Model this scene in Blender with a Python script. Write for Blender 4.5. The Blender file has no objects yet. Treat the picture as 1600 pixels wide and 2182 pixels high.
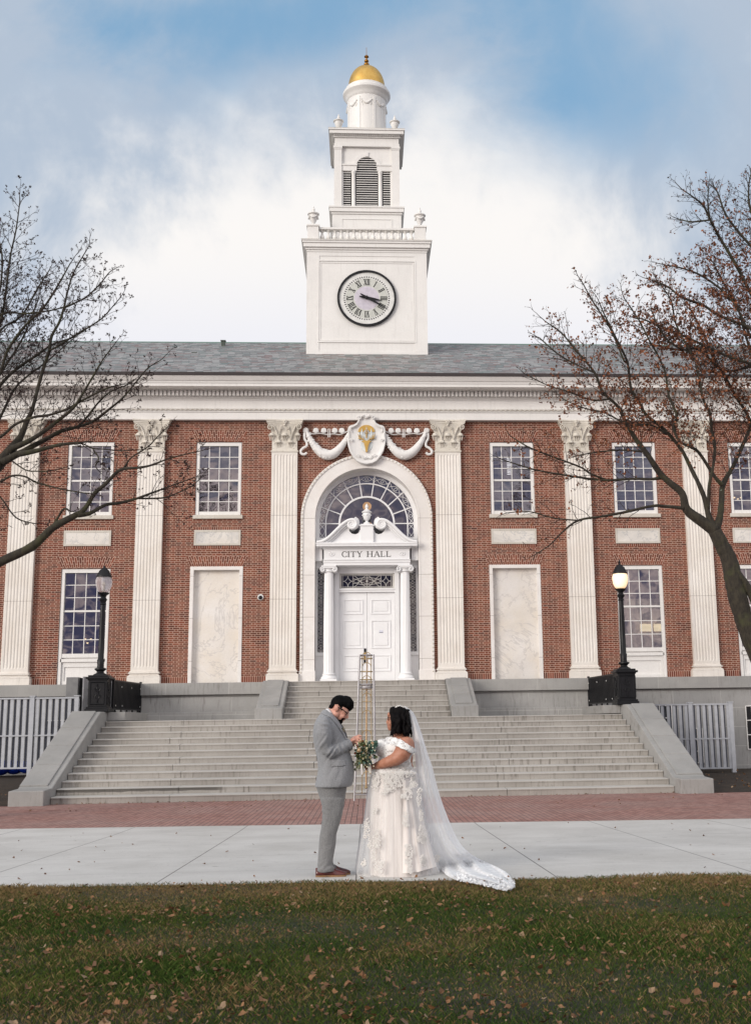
import bpy, math, random
import numpy as np
from mathutils import Vector, Matrix
R_ = math.radians
SC = bpy.context.scene
COL = SC.collection
PI = math.pi
# ---------------- camera (54 mm, lens axis a little right of the frame's centre as in a cropped frame)
EZ = 1.51
CP = dict(pitch=.185, yaw=.064, roll=-.015, ppx=931.5, cx=-.017, D=37.5, F=2400.0, PY=1091.0)
def cam_axes():
    cy, sy = math.cos(CP['yaw']), math.sin(CP['yaw']); cp, sp = math.cos(CP['pitch']), math.sin(CP['pitch'])
    f0 = Vector((sy, cy, 0)); r0 = Vector((cy, -sy, 0)); u0 = Vector((0, 0, 1))
    f = f0*cp + u0*sp; u = -f0*sp + u0*cp
    cr, sr = math.cos(CP['roll']), math.sin(CP['roll'])
    return r0*cr + u*sr, -r0*sr + u*cr, f
CR, CU, CF = cam_axes(); CC = Vector((CP['cx'], -CP['D'], EZ))
cam = bpy.data.cameras.new('camera'); co = bpy.data.objects.new('camera', cam); COL.objects.link(co)
cam.sensor_fit = 'HORIZONTAL'; cam.sensor_width = 36; cam.lens = 54
cam.shift_x = -(CP['ppx']-800)/1600; cam.shift_y = 0
cam.clip_start = .1; cam.clip_end = 3000
co.matrix_world = Matrix(((CR.x, CU.x, -CF.x, CC.x), (CR.y, CU.y, -CF.y, CC.y), (CR.z, CU.z, -CF.z, CC.z), (0, 0, 0, 1)))
SC.camera = co
def at(px, py, Y):
    "the point of the plane y=Y that measures (px,py) in the 1600 px photograph"
    d = CF + CR*((px-CP['ppx'])/CP['F']) - CU*((py-CP['PY'])/CP['F'])
    return CC + d*((Y-CC.y)/d.y)
# ---------------- view, world, sun
SC.view_settings.view_transform = 'Standard'; SC.view_settings.look = 'None'
SC.view_settings.exposure = 0; SC.view_settings.gamma = 1
class NT:
    def __init__(s, nt): s.nt = nt
    def n(s, typ, **kw):
        x = s.nt.nodes.new(typ)
        for k, v in kw.items(): setattr(x, k, v)
        return x
    def put(s, sock, v):
        if isinstance(v, bpy.types.NodeSocket): s.nt.links.new(v, sock)
        elif v is not None:
            if isinstance(v, (tuple, list)) and len(v) == 3 and sock.type == 'RGBA': v = (*v, 1)
            sock.default_value = v
    def m(s, op, a, b=None, c=None):
        x = s.n('ShaderNodeMath', operation=op)
        s.put(x.inputs[0], a)
        if b is not None: s.put(x.inputs[1], b)
        if c is not None: s.put(x.inputs[2], c)
        return x.outputs[0]
    def xyz(s, v):
        x = s.n('ShaderNodeSeparateXYZ'); s.put(x.inputs[0], v); return x.outputs
    def comb(s, a, b, c):
        x = s.n('ShaderNodeCombineXYZ')
        for i, v in enumerate((a, b, c)): s.put(x.inputs[i], v)
        return x.outputs[0]
    def mix(s, f, a, b, typ='MIX'):
        x = s.n('ShaderNodeMix', data_type='RGBA', blend_type=typ)
        s.put(x.inputs[0], f); s.put(x.inputs[6], a); s.put(x.inputs[7], b)
        return x.outputs[2]
    def noise(s, v, scale, detail=3, rough=.5, dist=0):
        x = s.n('ShaderNodeTexNoise'); s.put(x.inputs['Vector'], v)
        x.inputs['Scale'].default_value = scale; x.inputs['Detail'].default_value = detail
        x.inputs['Roughness'].default_value = rough; x.inputs['Distortion'].default_value = dist
        return x.outputs[0]
    def white(s, v):
        x = s.n('ShaderNodeTexWhiteNoise', noise_dimensions='3D'); s.put(x.inputs['Vector'], v); return x.outputs[0]
    def ramp(s, f, lo, hi, a=0., b=1., smooth=True):
        x = s.n('ShaderNodeMapRange', interpolation_type='SMOOTHSTEP' if smooth else 'LINEAR')
        for i, v in enumerate((f, lo, hi, a, b)): s.put(x.inputs[i], v)
        return x.outputs[0]
    def bump(s, h, strength=.3, dist=.01):
        x = s.n('ShaderNodeBump'); s.put(x.inputs['Height'], h)
        x.inputs['Strength'].default_value = strength; x.inputs['Distance'].default_value = dist
        return x.outputs[0]
    def scale(s, v, sc):
        x = s.n('ShaderNodeVectorMath', operation='MULTIPLY'); s.put(x.inputs[0], v); x.inputs[1].default_value = sc
        return x.outputs[0]
W = bpy.data.worlds.new('World'); SC.world = W; W.use_nodes = True
def build_world():
    nt = W.node_tree; nt.nodes.clear(); N = NT(nt)
    out = N.n('ShaderNodeOutputWorld'); bg = N.n('ShaderNodeBackground'); nt.links.new(bg.outputs[0], out.inputs[0])
    bg.inputs[1].default_value = .107
    sky = N.n('ShaderNodeTexSky', sky_type='NISHITA'); sky.sun_disc = False
    sky.sun_elevation = R_(14.5); sky.sun_rotation = R_(228); sky.dust_density = 2.0; sky.altitude = 60
    g = N.n('ShaderNodeTexCoord').outputs['Generated']
    x, y, z = N.xyz(g)
    ya = N.m('MAXIMUM', N.m('ABSOLUTE', y), .12)
    u = N.m('DIVIDE', x, ya); v = N.m('DIVIDE', z, ya)
    p = N.comb(u, v, N.m('SIGN', y))
    n1 = N.noise(N.scale(p, (1., 1.25, 1.)), 3.0, 9, .62, .5)
    n2 = N.noise(N.scale(p, (1., 1.5, 1.)), 1.7, 5, .5, .6)
    n3 = N.noise(N.scale(p, (1.6, 1., 1.)), 7.5, 6, .6, .3)
    us = N.m('ADD', u, N.m('MULTIPLY', N.m('SUBTRACT', n1, .5), .34)); vs = N.m('ADD', v, N.m('MULTIPLY', N.m('SUBTRACT', n2, .5), .34))
    def blob(cu, cv, ru, rv, uu=None, vv=None):
        du = N.m('DIVIDE', N.m('SUBTRACT', uu or us, cu), ru); dv = N.m('DIVIDE', N.m('SUBTRACT', vv or vs, cv), rv)
        d = N.m('SQRT', N.m('ADD', N.m('MULTIPLY', du, du), N.m('MULTIPLY', dv, dv)))
        return N.ramp(d, 0., 1., 1., 0.)
    blues = N.m('ADD', N.m('ADD', blob(-.15, .67, .22, .15), blob(.06, .73, .30, .12)), N.m('ADD', N.m('MULTIPLY', blob(.225, .62, .23, .17), .95), N.m('MULTIPLY', blob(-.30, .70, .16, .08), .35)))
    b = N.m('ADD', blues, N.m('ADD', N.m('MULTIPLY', N.m('SUBTRACT', n1, .5), 1.5), N.m('MULTIPLY', N.m('SUBTRACT', n3, .5), 1.1)))
    blue = N.m('MULTIPLY', N.ramp(b, .0, 1.25), N.ramp(v, .44, .60))
    wc = N.m('ADD', N.m('MULTIPLY', blob(.02, .38, .50, .32), 1.3), N.m('ADD', N.m('MULTIPLY', N.m('SUBTRACT', n1, .5), .9), N.m('MULTIPLY', N.m('SUBTRACT', n3, .5), 1.3)))
    cloud = N.mix(N.ramp(wc, .0, .85), (4.3, 5.1, 6.2, 1), (9.1, 8.85, 8.65, 1))
    low = N.ramp(v, .30, .46, 1., 0.)
    cloud = N.mix(N.m('MULTIPLY', low, .6), cloud, (7.2, 7.5, 8.7, 1))
    bluec = N.mix(.3, (2.7, 4.9, 7.3, 1), N.mix(1., sky.outputs[0], (1.0, 1.0, 1.0, 1), 'MULTIPLY'))
    front = N.mix(blue, cloud, bluec)
    # sky behind the camera: evening cloud bank, violet and rose low down, bright higher up
    nb = N.noise(N.scale(p, (1., 2.2, 1.)), 5.5, 6, .6, .7)
    lowc = N.mix(N.ramp(nb, .40, .64), (1.6, 1.6, 2.9, 1), (11.0, 8.8, 8.4, 1))
    back = N.mix(N.ramp(v, .12, .5), lowc, N.mix(N.ramp(n1, .35, .65), (9.6, 9.8, 10.4, 1), (12.5, 12.1, 11.6, 1)))
    side = N.ramp(y, -.12, .12)
    col = N.mix(side, back, front)
    # ground-side haze below the horizon
    col = N.mix(N.ramp(z, -.06, .0), (2.2, 2.2, 2.1, 1), col)
    nt.links.new(col, bg.inputs[0])
build_world()
sl = bpy.data.lights.new('sun', 'SUN'); so = bpy.data.objects.new('sun', sl); COL.objects.link(so)
sl.energy = 2.35; sl.angle = R_(26); sl.color = (1, .93, .84)
so.rotation_euler = Vector((-.70, -.67, .25)).to_track_quat('Z', 'Y').to_euler()
# ---------------- mesh helpers
class MB:
    def __init__(s): s.v = []; s.f = []; s.uv = {}
    def quad(s, a, b, c, d, uv=None):
        n = len(s.v); s.v += [tuple(a), tuple(b), tuple(c), tuple(d)]; s.f.append((n, n+1, n+2, n+3))
        if uv: s.uv[len(s.f)-1] = uv
        return s
    def poly(s, pts, uv=None):
        n = len(s.v); s.v += [tuple(p) for p in pts]; s.f.append(tuple(range(n, n+len(pts))))
        if uv: s.uv[len(s.f)-1] = uv
        return s
    def box(s, x0, x1, y0, y1, z0, z1):
        n = len(s.v)
        s.v += [(x, y, z) for z in (z0, z1) for y in (y0, y1) for x in (x0, x1)]
        s.f += [tuple(n+i for i in q) for q in ((0, 2, 3, 1), (4, 5, 7, 6), (0, 1, 5, 4), (2, 6, 7, 3), (0, 4, 6, 2), (1, 3, 7, 5))]
        return s
    def obox(s, a, b, w, d, up=(0, 1, 0)):
        "bar from a to b, width w sideways, depth d along up"
        a = Vector(a); b = Vector(b); t = (b-a).normalized(); upv = Vector(up); sd = t.cross(upv).normalized(); upv = sd.cross(t).normalized()
        n = len(s.v)
        for p in (a, b):
            for sx, sy in ((-1, -1), (1, -1), (1, 1), (-1, 1)): s.v.append(tuple(p + sd*(w/2*sx) + upv*(d/2*sy)))
        s.f += [tuple(n+i for i in q) for q in ((0, 1, 2, 3), (7, 6, 5, 4), (0, 4, 5, 1), (1, 5, 6, 2), (2, 6, 7, 3), (3, 7, 4, 0))]
        return s
    def prism(s, poly, y0, y1, plane='xz', off=0):
        "2D polygon (ccw) extruded"
        def P(a, b, c):
            return (a, c, b) if plane == 'xz' else ((c, a, b) if plane == 'yz' else (a, b, c))
        n = len(s.v); k = len(poly)
        s.v += [P(a, b, y0) for a, b in poly] + [P(a, b, y1) for a, b in poly]
        s.f.append(tuple(n+i for i in range(k))); s.f.append(tuple(n+k+i for i in reversed(range(k))))
        for i in range(k):
            j = (i+1) % k; s.f.append((n+i, n+k+i, n+k+j, n+j))
        return s
    def mould(s, prof, x0, x1):
        "profile of (y,z) extruded along x"
        return s.prism(prof, x0, x1, 'yz')
    def tube(s, pts, rad, n=6, cap=True, flat=1.0):
        pts = [Vector(p) for p in pts]; m = len(pts)
        if not hasattr(rad, '__len__'): rad = [rad]*m
        prev = None; base = len(s.v)
        for i, p in enumerate(pts):
            t = (pts[min(i+1, m-1)]-pts[max(i-1, 0)]).normalized()
            if prev is None:
                a = Vector((0, 0, 1)) if abs(t.z) < .9 else Vector((0, 1, 0)); u = t.cross(a).normalized()
            else: u = (prev - t*prev.dot(t)).normalized()
            prev = u; w = t.cross(u)
            for k in range(n):
                an = 2*PI*k/n; s.v.append(tuple(p + (u*math.cos(an)+w*math.sin(an)*flat)*rad[i]))
        for i in range(m-1):
            for k in range(n):
                a = base+i*n+k; b = base+i*n+(k+1) % n; s.f.append((a, b, b+n, a+n))
        if cap:
            s.f.append(tuple(base+k for k in reversed(range(n)))); s.f.append(tuple(base+(m-1)*n+k for k in range(n)))
        return s
    def lathe(s, prof, c=(0, 0, 0), n=16, sx=1, sy=1, ax='z'):
        base = len(s.v); m = len(prof)
        for r, h in prof:
            for k in range(n):
                a = 2*PI*k/n
                if ax == 'z': s.v.append((c[0]+r*math.cos(a)*sx, c[1]+r*math.sin(a)*sy, c[2]+h))
                else: s.v.append((c[0]+r*math.cos(a)*sx, c[1]-h, c[2]+r*math.sin(a)*sy))
        for i in range(m-1):
            for k in range(n):
                a = base+i*n+k; b = base+i*n+(k+1) % n; s.f.append((a, b, b+n, a+n))
        s.f.append(tuple(base+k for k in reversed(range(n)))); s.f.append(tuple(base+(m-1)*n+k for k in range(n)))
        return s
    def ball(s, c, r, sx=1, sy=1, sz=1, n=10, m=7):
        prof = [(max(1e-4, math.sin(PI*i/m))*r, -math.cos(PI*i/m)*r*sz) for i in range(m+1)]
        return s.lathe(prof, c, n, sx, sy)
    def loft(s, rings, closed=True, cap=True):
        base = len(s.v); n = len(rings[0])
        for r in rings: s.v += [tuple(p) for p in r]
        for i in range(len(rings)-1):
            for k in range(n if closed else n-1):
                a = base+i*n+k; b = base+i*n+(k+1) % n; s.f.append((a, b, b+n, a+n))
        if cap and closed:
            s.f.append(tuple(base+k for k in reversed(range(n)))); s.f.append(tuple(base+(len(rings)-1)*n+k for k in range(n)))
        return s
    def mesh(s, name, org=(0, 0, 0)):
        me = bpy.data.meshes.new(name)
        me.from_pydata([(a-org[0], b-org[1], c-org[2]) for a, b, c in s.v], [], s.f)
        if s.uv:
            l = me.uv_layers.new(name='UVMap')
            for fi, uv in s.uv.items():
                for k, li in enumerate(me.polygons[fi].loop_indices): l.data[li].uv = uv[k]
        return me
ORG = {}
def thing(name, label, cat, loc=(0, 0, 0), group=None):
    o = bpy.data.objects.new(name, None); COL.objects.link(o); o.location = loc
    o['label'] = label; o['category'] = cat
    if group: o['group'] = group
    o.empty_display_size = .2; ORG[o.name] = tuple(loc); return o
def tag(o, label, cat, group=None):
    o['label'] = label; o['category'] = cat
    if group: o['group'] = group
    return o
def put(mb, name, mat, parent=None, smooth=False, bevel=0, fixn=True, ang=40):
    org = ORG.get(parent.name, (0, 0, 0)) if parent else (0, 0, 0)
    me = mb.mesh(name, org) if isinstance(mb, MB) else mb
    if fixn and isinstance(mb, MB):
        import bmesh
        bm = bmesh.new(); bm.from_mesh(me); bmesh.ops.recalc_face_normals(bm, faces=bm.faces); bm.to_mesh(me); bm.free()
    for mt in (mat if isinstance(mat, (list, tuple)) else [mat]): me.materials.append(mt)
    o = bpy.data.objects.new(name, me); COL.objects.link(o)
    if parent: o.parent = parent
    ORG[o.name] = org
    if smooth:
        me.polygons.foreach_set('use_smooth', [True]*len(me.polygons))
        if ang < 180:
            me.set_sharp_from_angle(angle=R_(ang))
    if bevel:
        b = o.modifiers.new('b', 'BEVEL'); b.width = bevel; b.segments = 2; b.limit_method = 'ANGLE'
    return o
def struct(mb, name, mat, kind='structure', **k):
    o = put(mb, name, mat, **k); o['kind'] = kind; return o
def copy_tree(o, parent=None):
    c = o.copy(); COL.objects.link(c); c.parent = parent
    ORG[c.name] = ORG.get(o.name, (0, 0, 0))
    for ch in list(o.children): copy_tree(ch, c)
    return c
# ---------------- materials
def base_mat(name):
    m = bpy.data.materials.new(name); m.use_nodes = True; nt = m.node_tree
    b = nt.nodes['Principled BSDF']; return m, NT(nt), b
def pos(N): return N.n('ShaderNodeNewGeometry').outputs['Position']
def objc(N): return N.n('ShaderNodeTexCoord').outputs['Object']
def simple(name, col, rough=.6, metal=0, var=.06, scale=6, col2=None, bump=0, bscale=40, spec=None, sheen=0, stretch=(1, 1, 1)):
    m, N, b = base_mat(name)
    p = N.scale(objc(N), stretch)
    n = N.noise(p, scale, 5, .6)
    c2 = col2 if col2 else tuple(c*(1-var*3) for c in col)
    c = N.mix(N.ramp(n, .3, .7), (*c2, 1), (*col, 1))
    N.put(b.inputs['Base Color'], c); b.inputs['Roughness'].default_value = rough; b.inputs['Metallic'].default_value = metal
    if spec is not None: b.inputs['Specular IOR Level'].default_value = spec
    if sheen: b.inputs['Sheen Weight'].default_value = sheen
    if bump: N.put(b.inputs['Normal'], N.bump(N.noise(p, bscale, 4, .6), bump, .01))
    return m
def emit(name, col, strength):
    m, N, b = base_mat(name); b.inputs['Base Color'].default_value = (*col, 1)
    b.inputs['Emission Color'].default_value = (*col, 1); b.inputs['Emission Strength'].default_value = strength
    return m
def brick_cols(N, rnd, n):
    c = N.mix(N.ramp(rnd, 0, 1, smooth=False), (.075, .018, .010, 1), (.195, .046, .024, 1))
    c = N.mix(N.ramp(N.m('FRACT', N.m('MULTIPLY', rnd, 7.31)), .82, 1., 0, .8), c, (.055, .020, .016, 1))
    return N.mix(N.ramp(n, .35, .75, 0, .40), c, (.29, .105, .05, 1))
def m_brick():
    m, N, b = base_mat('brick_flemish')
    x, y, z = N.xyz(pos(N)); u = N.m('ADD', x, y)
    H = .0645; P = .335
    v = N.m('DIVIDE', z, H); row = N.m('FLOOR', v); fv = N.m('FRACT', v)
    odd = N.m('MULTIPLY', N.m('FLOORED_MODULO', row, 2.), .5)
    uu = N.m('ADD', N.m('DIVIDE', u, P), odd); cell = N.m('FLOOR', uu); fu = N.m('FRACT', uu)
    st = N.m('LESS_THAN', fu, .66)
    def near(val, edge, w): return N.m('LESS_THAN', N.m('ABSOLUTE', N.m('SUBTRACT', val, edge)), w)
    jw = .0062/P
    mort = N.m('MAXIMUM', N.m('MAXIMUM', near(fu, .66, jw), near(fu, 0., jw)), near(fu, 1., jw))
    mort = N.m('MAXIMUM', mort, N.m('MAXIMUM', near(fv, 0., .088), near(fv, 1., .088)))
    rnd = N.white(N.comb(cell, row, st))
    n = N.noise(pos(N), 2.2, 4)
    c = N.mix(mort, brick_cols(N, rnd, n), N.mix(n, (.45, .305, .235, 1), (.62, .45, .36, 1)))
    N.put(b.inputs['Base Color'], c); b.inputs['Roughness'].default_value = .85
    N.put(b.inputs['Normal'], N.bump(N.m('SUBTRACT', 1., mort), .5, .006))
    return m
def m_brick_uv(cross=True):
    m, N, b = base_mat('brick_arch' if cross else 'brick_soldier')
    uvn = N.n('ShaderNodeTexCoord').outputs['UV']; u, v, _ = N.xyz(uvn)
    cu = N.m('DIVIDE', u, .072); c0 = N.m('FLOOR', cu); fu = N.m('FRACT', cu)
    j = N.m('GREATER_THAN', N.m('ABSOLUTE', N.m('SUBTRACT', fu, .5)), .41)
    if cross:
        vv = N.m('ADD', N.m('DIVIDE', v, .22), N.m('MULTIPLY', N.m('FLOORED_MODULO', c0, 2.), .45)); r0 = N.m('FLOOR', vv)
        j = N.m('MAXIMUM', j, N.m('GREATER_THAN', N.m('ABSOLUTE', N.m('SUBTRACT', N.m('FRACT', vv), .5)), .465))
    else: r0 = 0.
    rnd = N.white(N.comb(c0, r0, 3.)); n = N.noise(pos(N), 2.2, 4)
    c = N.mix(j, brick_cols(N, rnd, n), (.58, .41, .33, 1))
    N.put(b.inputs['Base Color'], c); b.inputs['Roughness'].default_value = .85
    return m
def m_stone(name, c1, c2, vein=None, joints=None, streak=.0, vs=1.6, rough=.6, bump=.15, vstr=.5):
    m, N, b = base_mat(name); p = pos(N); x, y, z = N.xyz(p)
    n = N.noise(p, .9, 6, .6); c = N.mix(N.ramp(n, .3, .7), (*c1, 1), (*c2, 1))
    f = N.noise(p, 28, 4, .7); c = N.mix(N.ramp(f, .3, .75, .0, .16), c, (*[q*.55 for q in c1], 1))
    if streak:
        s = N.noise(N.scale(p, (9., 9., .7)), 1.6, 4, .6); c = N.mix(N.ramp(s, .52, .8, 0., streak), c, (.10, .085, .065, 1))
    if vein:
        w = N.noise(N.comb(N.m('ADD', x, N.m('MULTIPLY', z, -.35)), y, N.m('ADD', z, N.m('MULTIPLY', x, .45))), vs, 7, .62, 1.6)
        d = N.m('ABSOLUTE', N.m('SUBTRACT', w, .5)); c = N.mix(N.ramp(d, .0, .02, vstr, 0.), c, (*vein, 1))
        w2 = N.noise(p, vs*.5, 5, .6, 2.2); c = N.mix(N.ramp(w2, .44, .70, 0., .42), c, (*vein, 1))
    if joints:
        for zz in joints: c = N.mix(N.ramp(N.m('ABSOLUTE', N.m('SUBTRACT', z, zz)), .004, .012, .6, 0.), c, (.18, .15, .12, 1))
    N.put(b.inputs['Base Color'], c); b.inputs['Roughness'].default_value = rough
    if bump: N.put(b.inputs['Normal'], N.bump(f, bump, .008))
    return m
def m_granite(name, blocks=True, bh=.62, bw=1.6, col=((.30, .28, .255), (.385, .362, .335)), stain=.8):
    m, N, b = base_mat(name); p = pos(N); x, y, z = N.xyz(p)
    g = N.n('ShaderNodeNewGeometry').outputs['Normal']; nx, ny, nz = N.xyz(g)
    n = N.noise(p, .8, 5, .6); c = N.mix(N.ramp(n, .3, .7), (*col[0], 1), (*col[1], 1))
    f = N.noise(p, 60, 3, .75); c = N.mix(N.ramp(f, .35, .75, .0, .32), c, (.17, .16, .15, 1))
    s = N.noise(N.scale(p, (11., 1., 1.3)), 1.5, 4, .65); s2 = N.noise(p, .35, 3)
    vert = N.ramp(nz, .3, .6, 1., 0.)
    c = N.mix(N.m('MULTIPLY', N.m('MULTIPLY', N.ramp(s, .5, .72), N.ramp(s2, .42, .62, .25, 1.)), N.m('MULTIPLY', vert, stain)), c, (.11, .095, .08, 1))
    d2 = N.noise(p, 2.3, 6, .65); c = N.mix(N.ramp(d2, .5, .8, 0., .35), c, (.22, .205, .185, 1))
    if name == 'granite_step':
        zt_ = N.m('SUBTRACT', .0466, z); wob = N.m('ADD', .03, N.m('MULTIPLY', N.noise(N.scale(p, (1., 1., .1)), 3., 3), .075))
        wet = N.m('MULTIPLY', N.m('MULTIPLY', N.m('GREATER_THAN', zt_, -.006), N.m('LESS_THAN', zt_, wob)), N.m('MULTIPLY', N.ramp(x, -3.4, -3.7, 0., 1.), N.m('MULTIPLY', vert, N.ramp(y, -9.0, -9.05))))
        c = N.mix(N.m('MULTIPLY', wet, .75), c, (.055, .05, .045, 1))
        c = N.mix(N.ramp(nz, .5, .9, 0., .5), c, (.60, .58, .55, 1))  # upward faces lightened: sky light on the treads put into the colour
    if blocks:
        br = N.n('ShaderNodeTexBrick'); N.put(br.inputs['Vector'], N.comb(N.m('ADD', x, y), z, 0.))
        br.inputs['Scale'].default_value = 1.; br.inputs['Brick Width'].default_value = bw; br.inputs['Row Height'].default_value = bh
        br.inputs['Mortar Size'].default_value = .008; br.offset = .5
        br.inputs['Color1'].default_value = (1, 1, 1, 1); br.inputs['Color2'].default_value = (.86, .87, .88, 1); br.inputs['Mortar'].default_value = (1.25, 1.25, 1.25, 1)
        c = N.mix(1., c, br.outputs[0], 'MULTIPLY')
    N.put(b.inputs['Base Color'], c); b.inputs['Roughness'].default_value = .8
    N.put(b.inputs['Normal'], N.bump(f, .25, .006))
    return m
def m_glass(name='window_glass', refl=.27, tint=(.5, .52, .58)):
    m, N, b = base_mat(name); nt = m.node_tree; nt.nodes.remove(b); out = nt.nodes['Material Output']
    tr = N.n('ShaderNodeBsdfTransparent'); tr.inputs[0].default_value = (*tint, 1)
    gl = N.n('ShaderNodeBsdfGlossy'); gl.inputs[0].default_value = (.9, .9, .95, 1); gl.inputs['Roughness'].default_value = .02
    N.put(gl.inputs['Normal'], N.bump(N.noise(N.scale(pos(N), (1., 1., 1.)), .9, 2), .35, .05))
    mx = N.n('ShaderNodeMixShader'); mx.inputs[0].default_value = refl
    nt.links.new(tr.outputs[0], mx.inputs[1]); nt.links.new(gl.outputs[0], mx.inputs[2]); nt.links.new(mx.outputs[0], out.inputs[0])
    return m
def m_slate():
    m, N, b = base_mat('slate'); p = objc(N); x, y, z = N.xyz(pos(N))
    t = N.m('MULTIPLY', N.m('ADD', y, 1.), 1.13)
    n = N.noise(pos(N), .6, 3); t = N.m('ADD', t, N.m('MULTIPLY', n, .05))
    row = N.m('FLOOR', N.m('DIVIDE', t, .2)); fr = N.m('FRACT', N.m('DIVIDE', t, .2))
    wu = N.m('ADD', N.m('DIVIDE', x, .27), N.m('MULTIPLY', N.white(N.comb(row, 1., 1.)), 3.)); cu = N.m('FLOOR', wu)
    r = N.white(N.comb(cu, row, 0.)); r2 = N.white(N.comb(cu, row, 5.))
    c = N.mix(r, (.15, .15, .148, 1), (.35, .342, .335, 1)); c = N.mix(N.ramp(r2, .70, .95, 0., .75), c, (.20, .125, .115, 1)); c = N.mix(N.ramp(r2, .22, .0, 0., .7), c, (.12, .16, .15, 1))
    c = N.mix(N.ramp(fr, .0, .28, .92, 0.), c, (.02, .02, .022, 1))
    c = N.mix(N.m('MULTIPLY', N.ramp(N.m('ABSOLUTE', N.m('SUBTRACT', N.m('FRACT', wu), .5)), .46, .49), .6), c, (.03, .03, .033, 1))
    N.put(b.inputs['Base Color'], c); b.inputs['Roughness'].default_value = .55
    N.put(b.inputs['Normal'], N.bump(N.m('ADD', fr, r), .6, .02))
    return m
MT = {}
MT['brick'] = m_brick(); MT['arch'] = m_brick_uv(); MT['soldier'] = m_brick_uv(False)
MT['white'] = m_stone('white_paint', (.765, .75, .73), (.815, .80, .78), streak=.13, rough=.45, bump=.04)
MT['whited'] = simple('white_door_paint', (.82, .82, .83), .4, col2=(.78, .78, .79), scale=2)
MT['pil'] = m_stone('pilaster_marble', (.715, .665, .605), (.80, .765, .72), streak=.25, joints=(8.42, 5.6), rough=.55)
MT['cap'] = m_stone('capital_marble', (.58, .54, .47), (.74, .70, .63), streak=.35, rough=.7)
MT['orn'] = m_stone('white_ornament', (.74, .73, .72), (.83, .82, .81), streak=.12)
MT['portal'] = m_stone('portal_marble', (.76, .72, .69), (.82, .80, .78), vein=(.66, .62, .58), vstr=.3, joints=(3.6, 5.0, 6.4, 8.32), vs=.9)
MT['marble'] = m_stone('veined_marble', (.76, .70, .62), (.81, .78, .75), vein=(.50, .47, .45), vstr=.55, vs=.42, rough=.35, bump=.03)
MT['marble2'] = m_stone('veined_panel_marble', (.70, .66, .60), (.77, .74, .70), vein=(.34, .35, .37), vs=.9, rough=.4, bump=.03)
MT['sill'] = m_stone('sill_stone', (.55, .51, .45), (.63, .60, .54), streak=.3)
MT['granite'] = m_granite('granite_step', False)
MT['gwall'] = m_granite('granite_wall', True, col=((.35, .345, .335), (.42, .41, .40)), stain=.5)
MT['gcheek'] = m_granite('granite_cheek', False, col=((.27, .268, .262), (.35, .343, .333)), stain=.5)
MT['glass'] = m_glass(); MT['glassd'] = m_glass('fanlight_glass', .24, (.35, .36, .4)); MT['glassl'] = m_glass('leaded_glass', .10, (.22, .22, .22))
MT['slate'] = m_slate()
MT['gutter'] = simple('gutter_metal', (.07, .06, .062), .5)
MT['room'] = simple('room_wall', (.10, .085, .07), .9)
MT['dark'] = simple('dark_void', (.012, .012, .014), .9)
MT['black'] = simple('black_iron', (.006, .0065, .008), .42, col2=(.010, .010, .012), bump=.1, spec=.28)
MT['gold'] = simple('gilded', (.66, .43, .13), .45, metal=.8, var=.05, scale=4, col2=(.56, .34, .09))
MT['golddark'] = simple('aged_gilding', (.36, .17, .03), .3, metal=.9)
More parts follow.
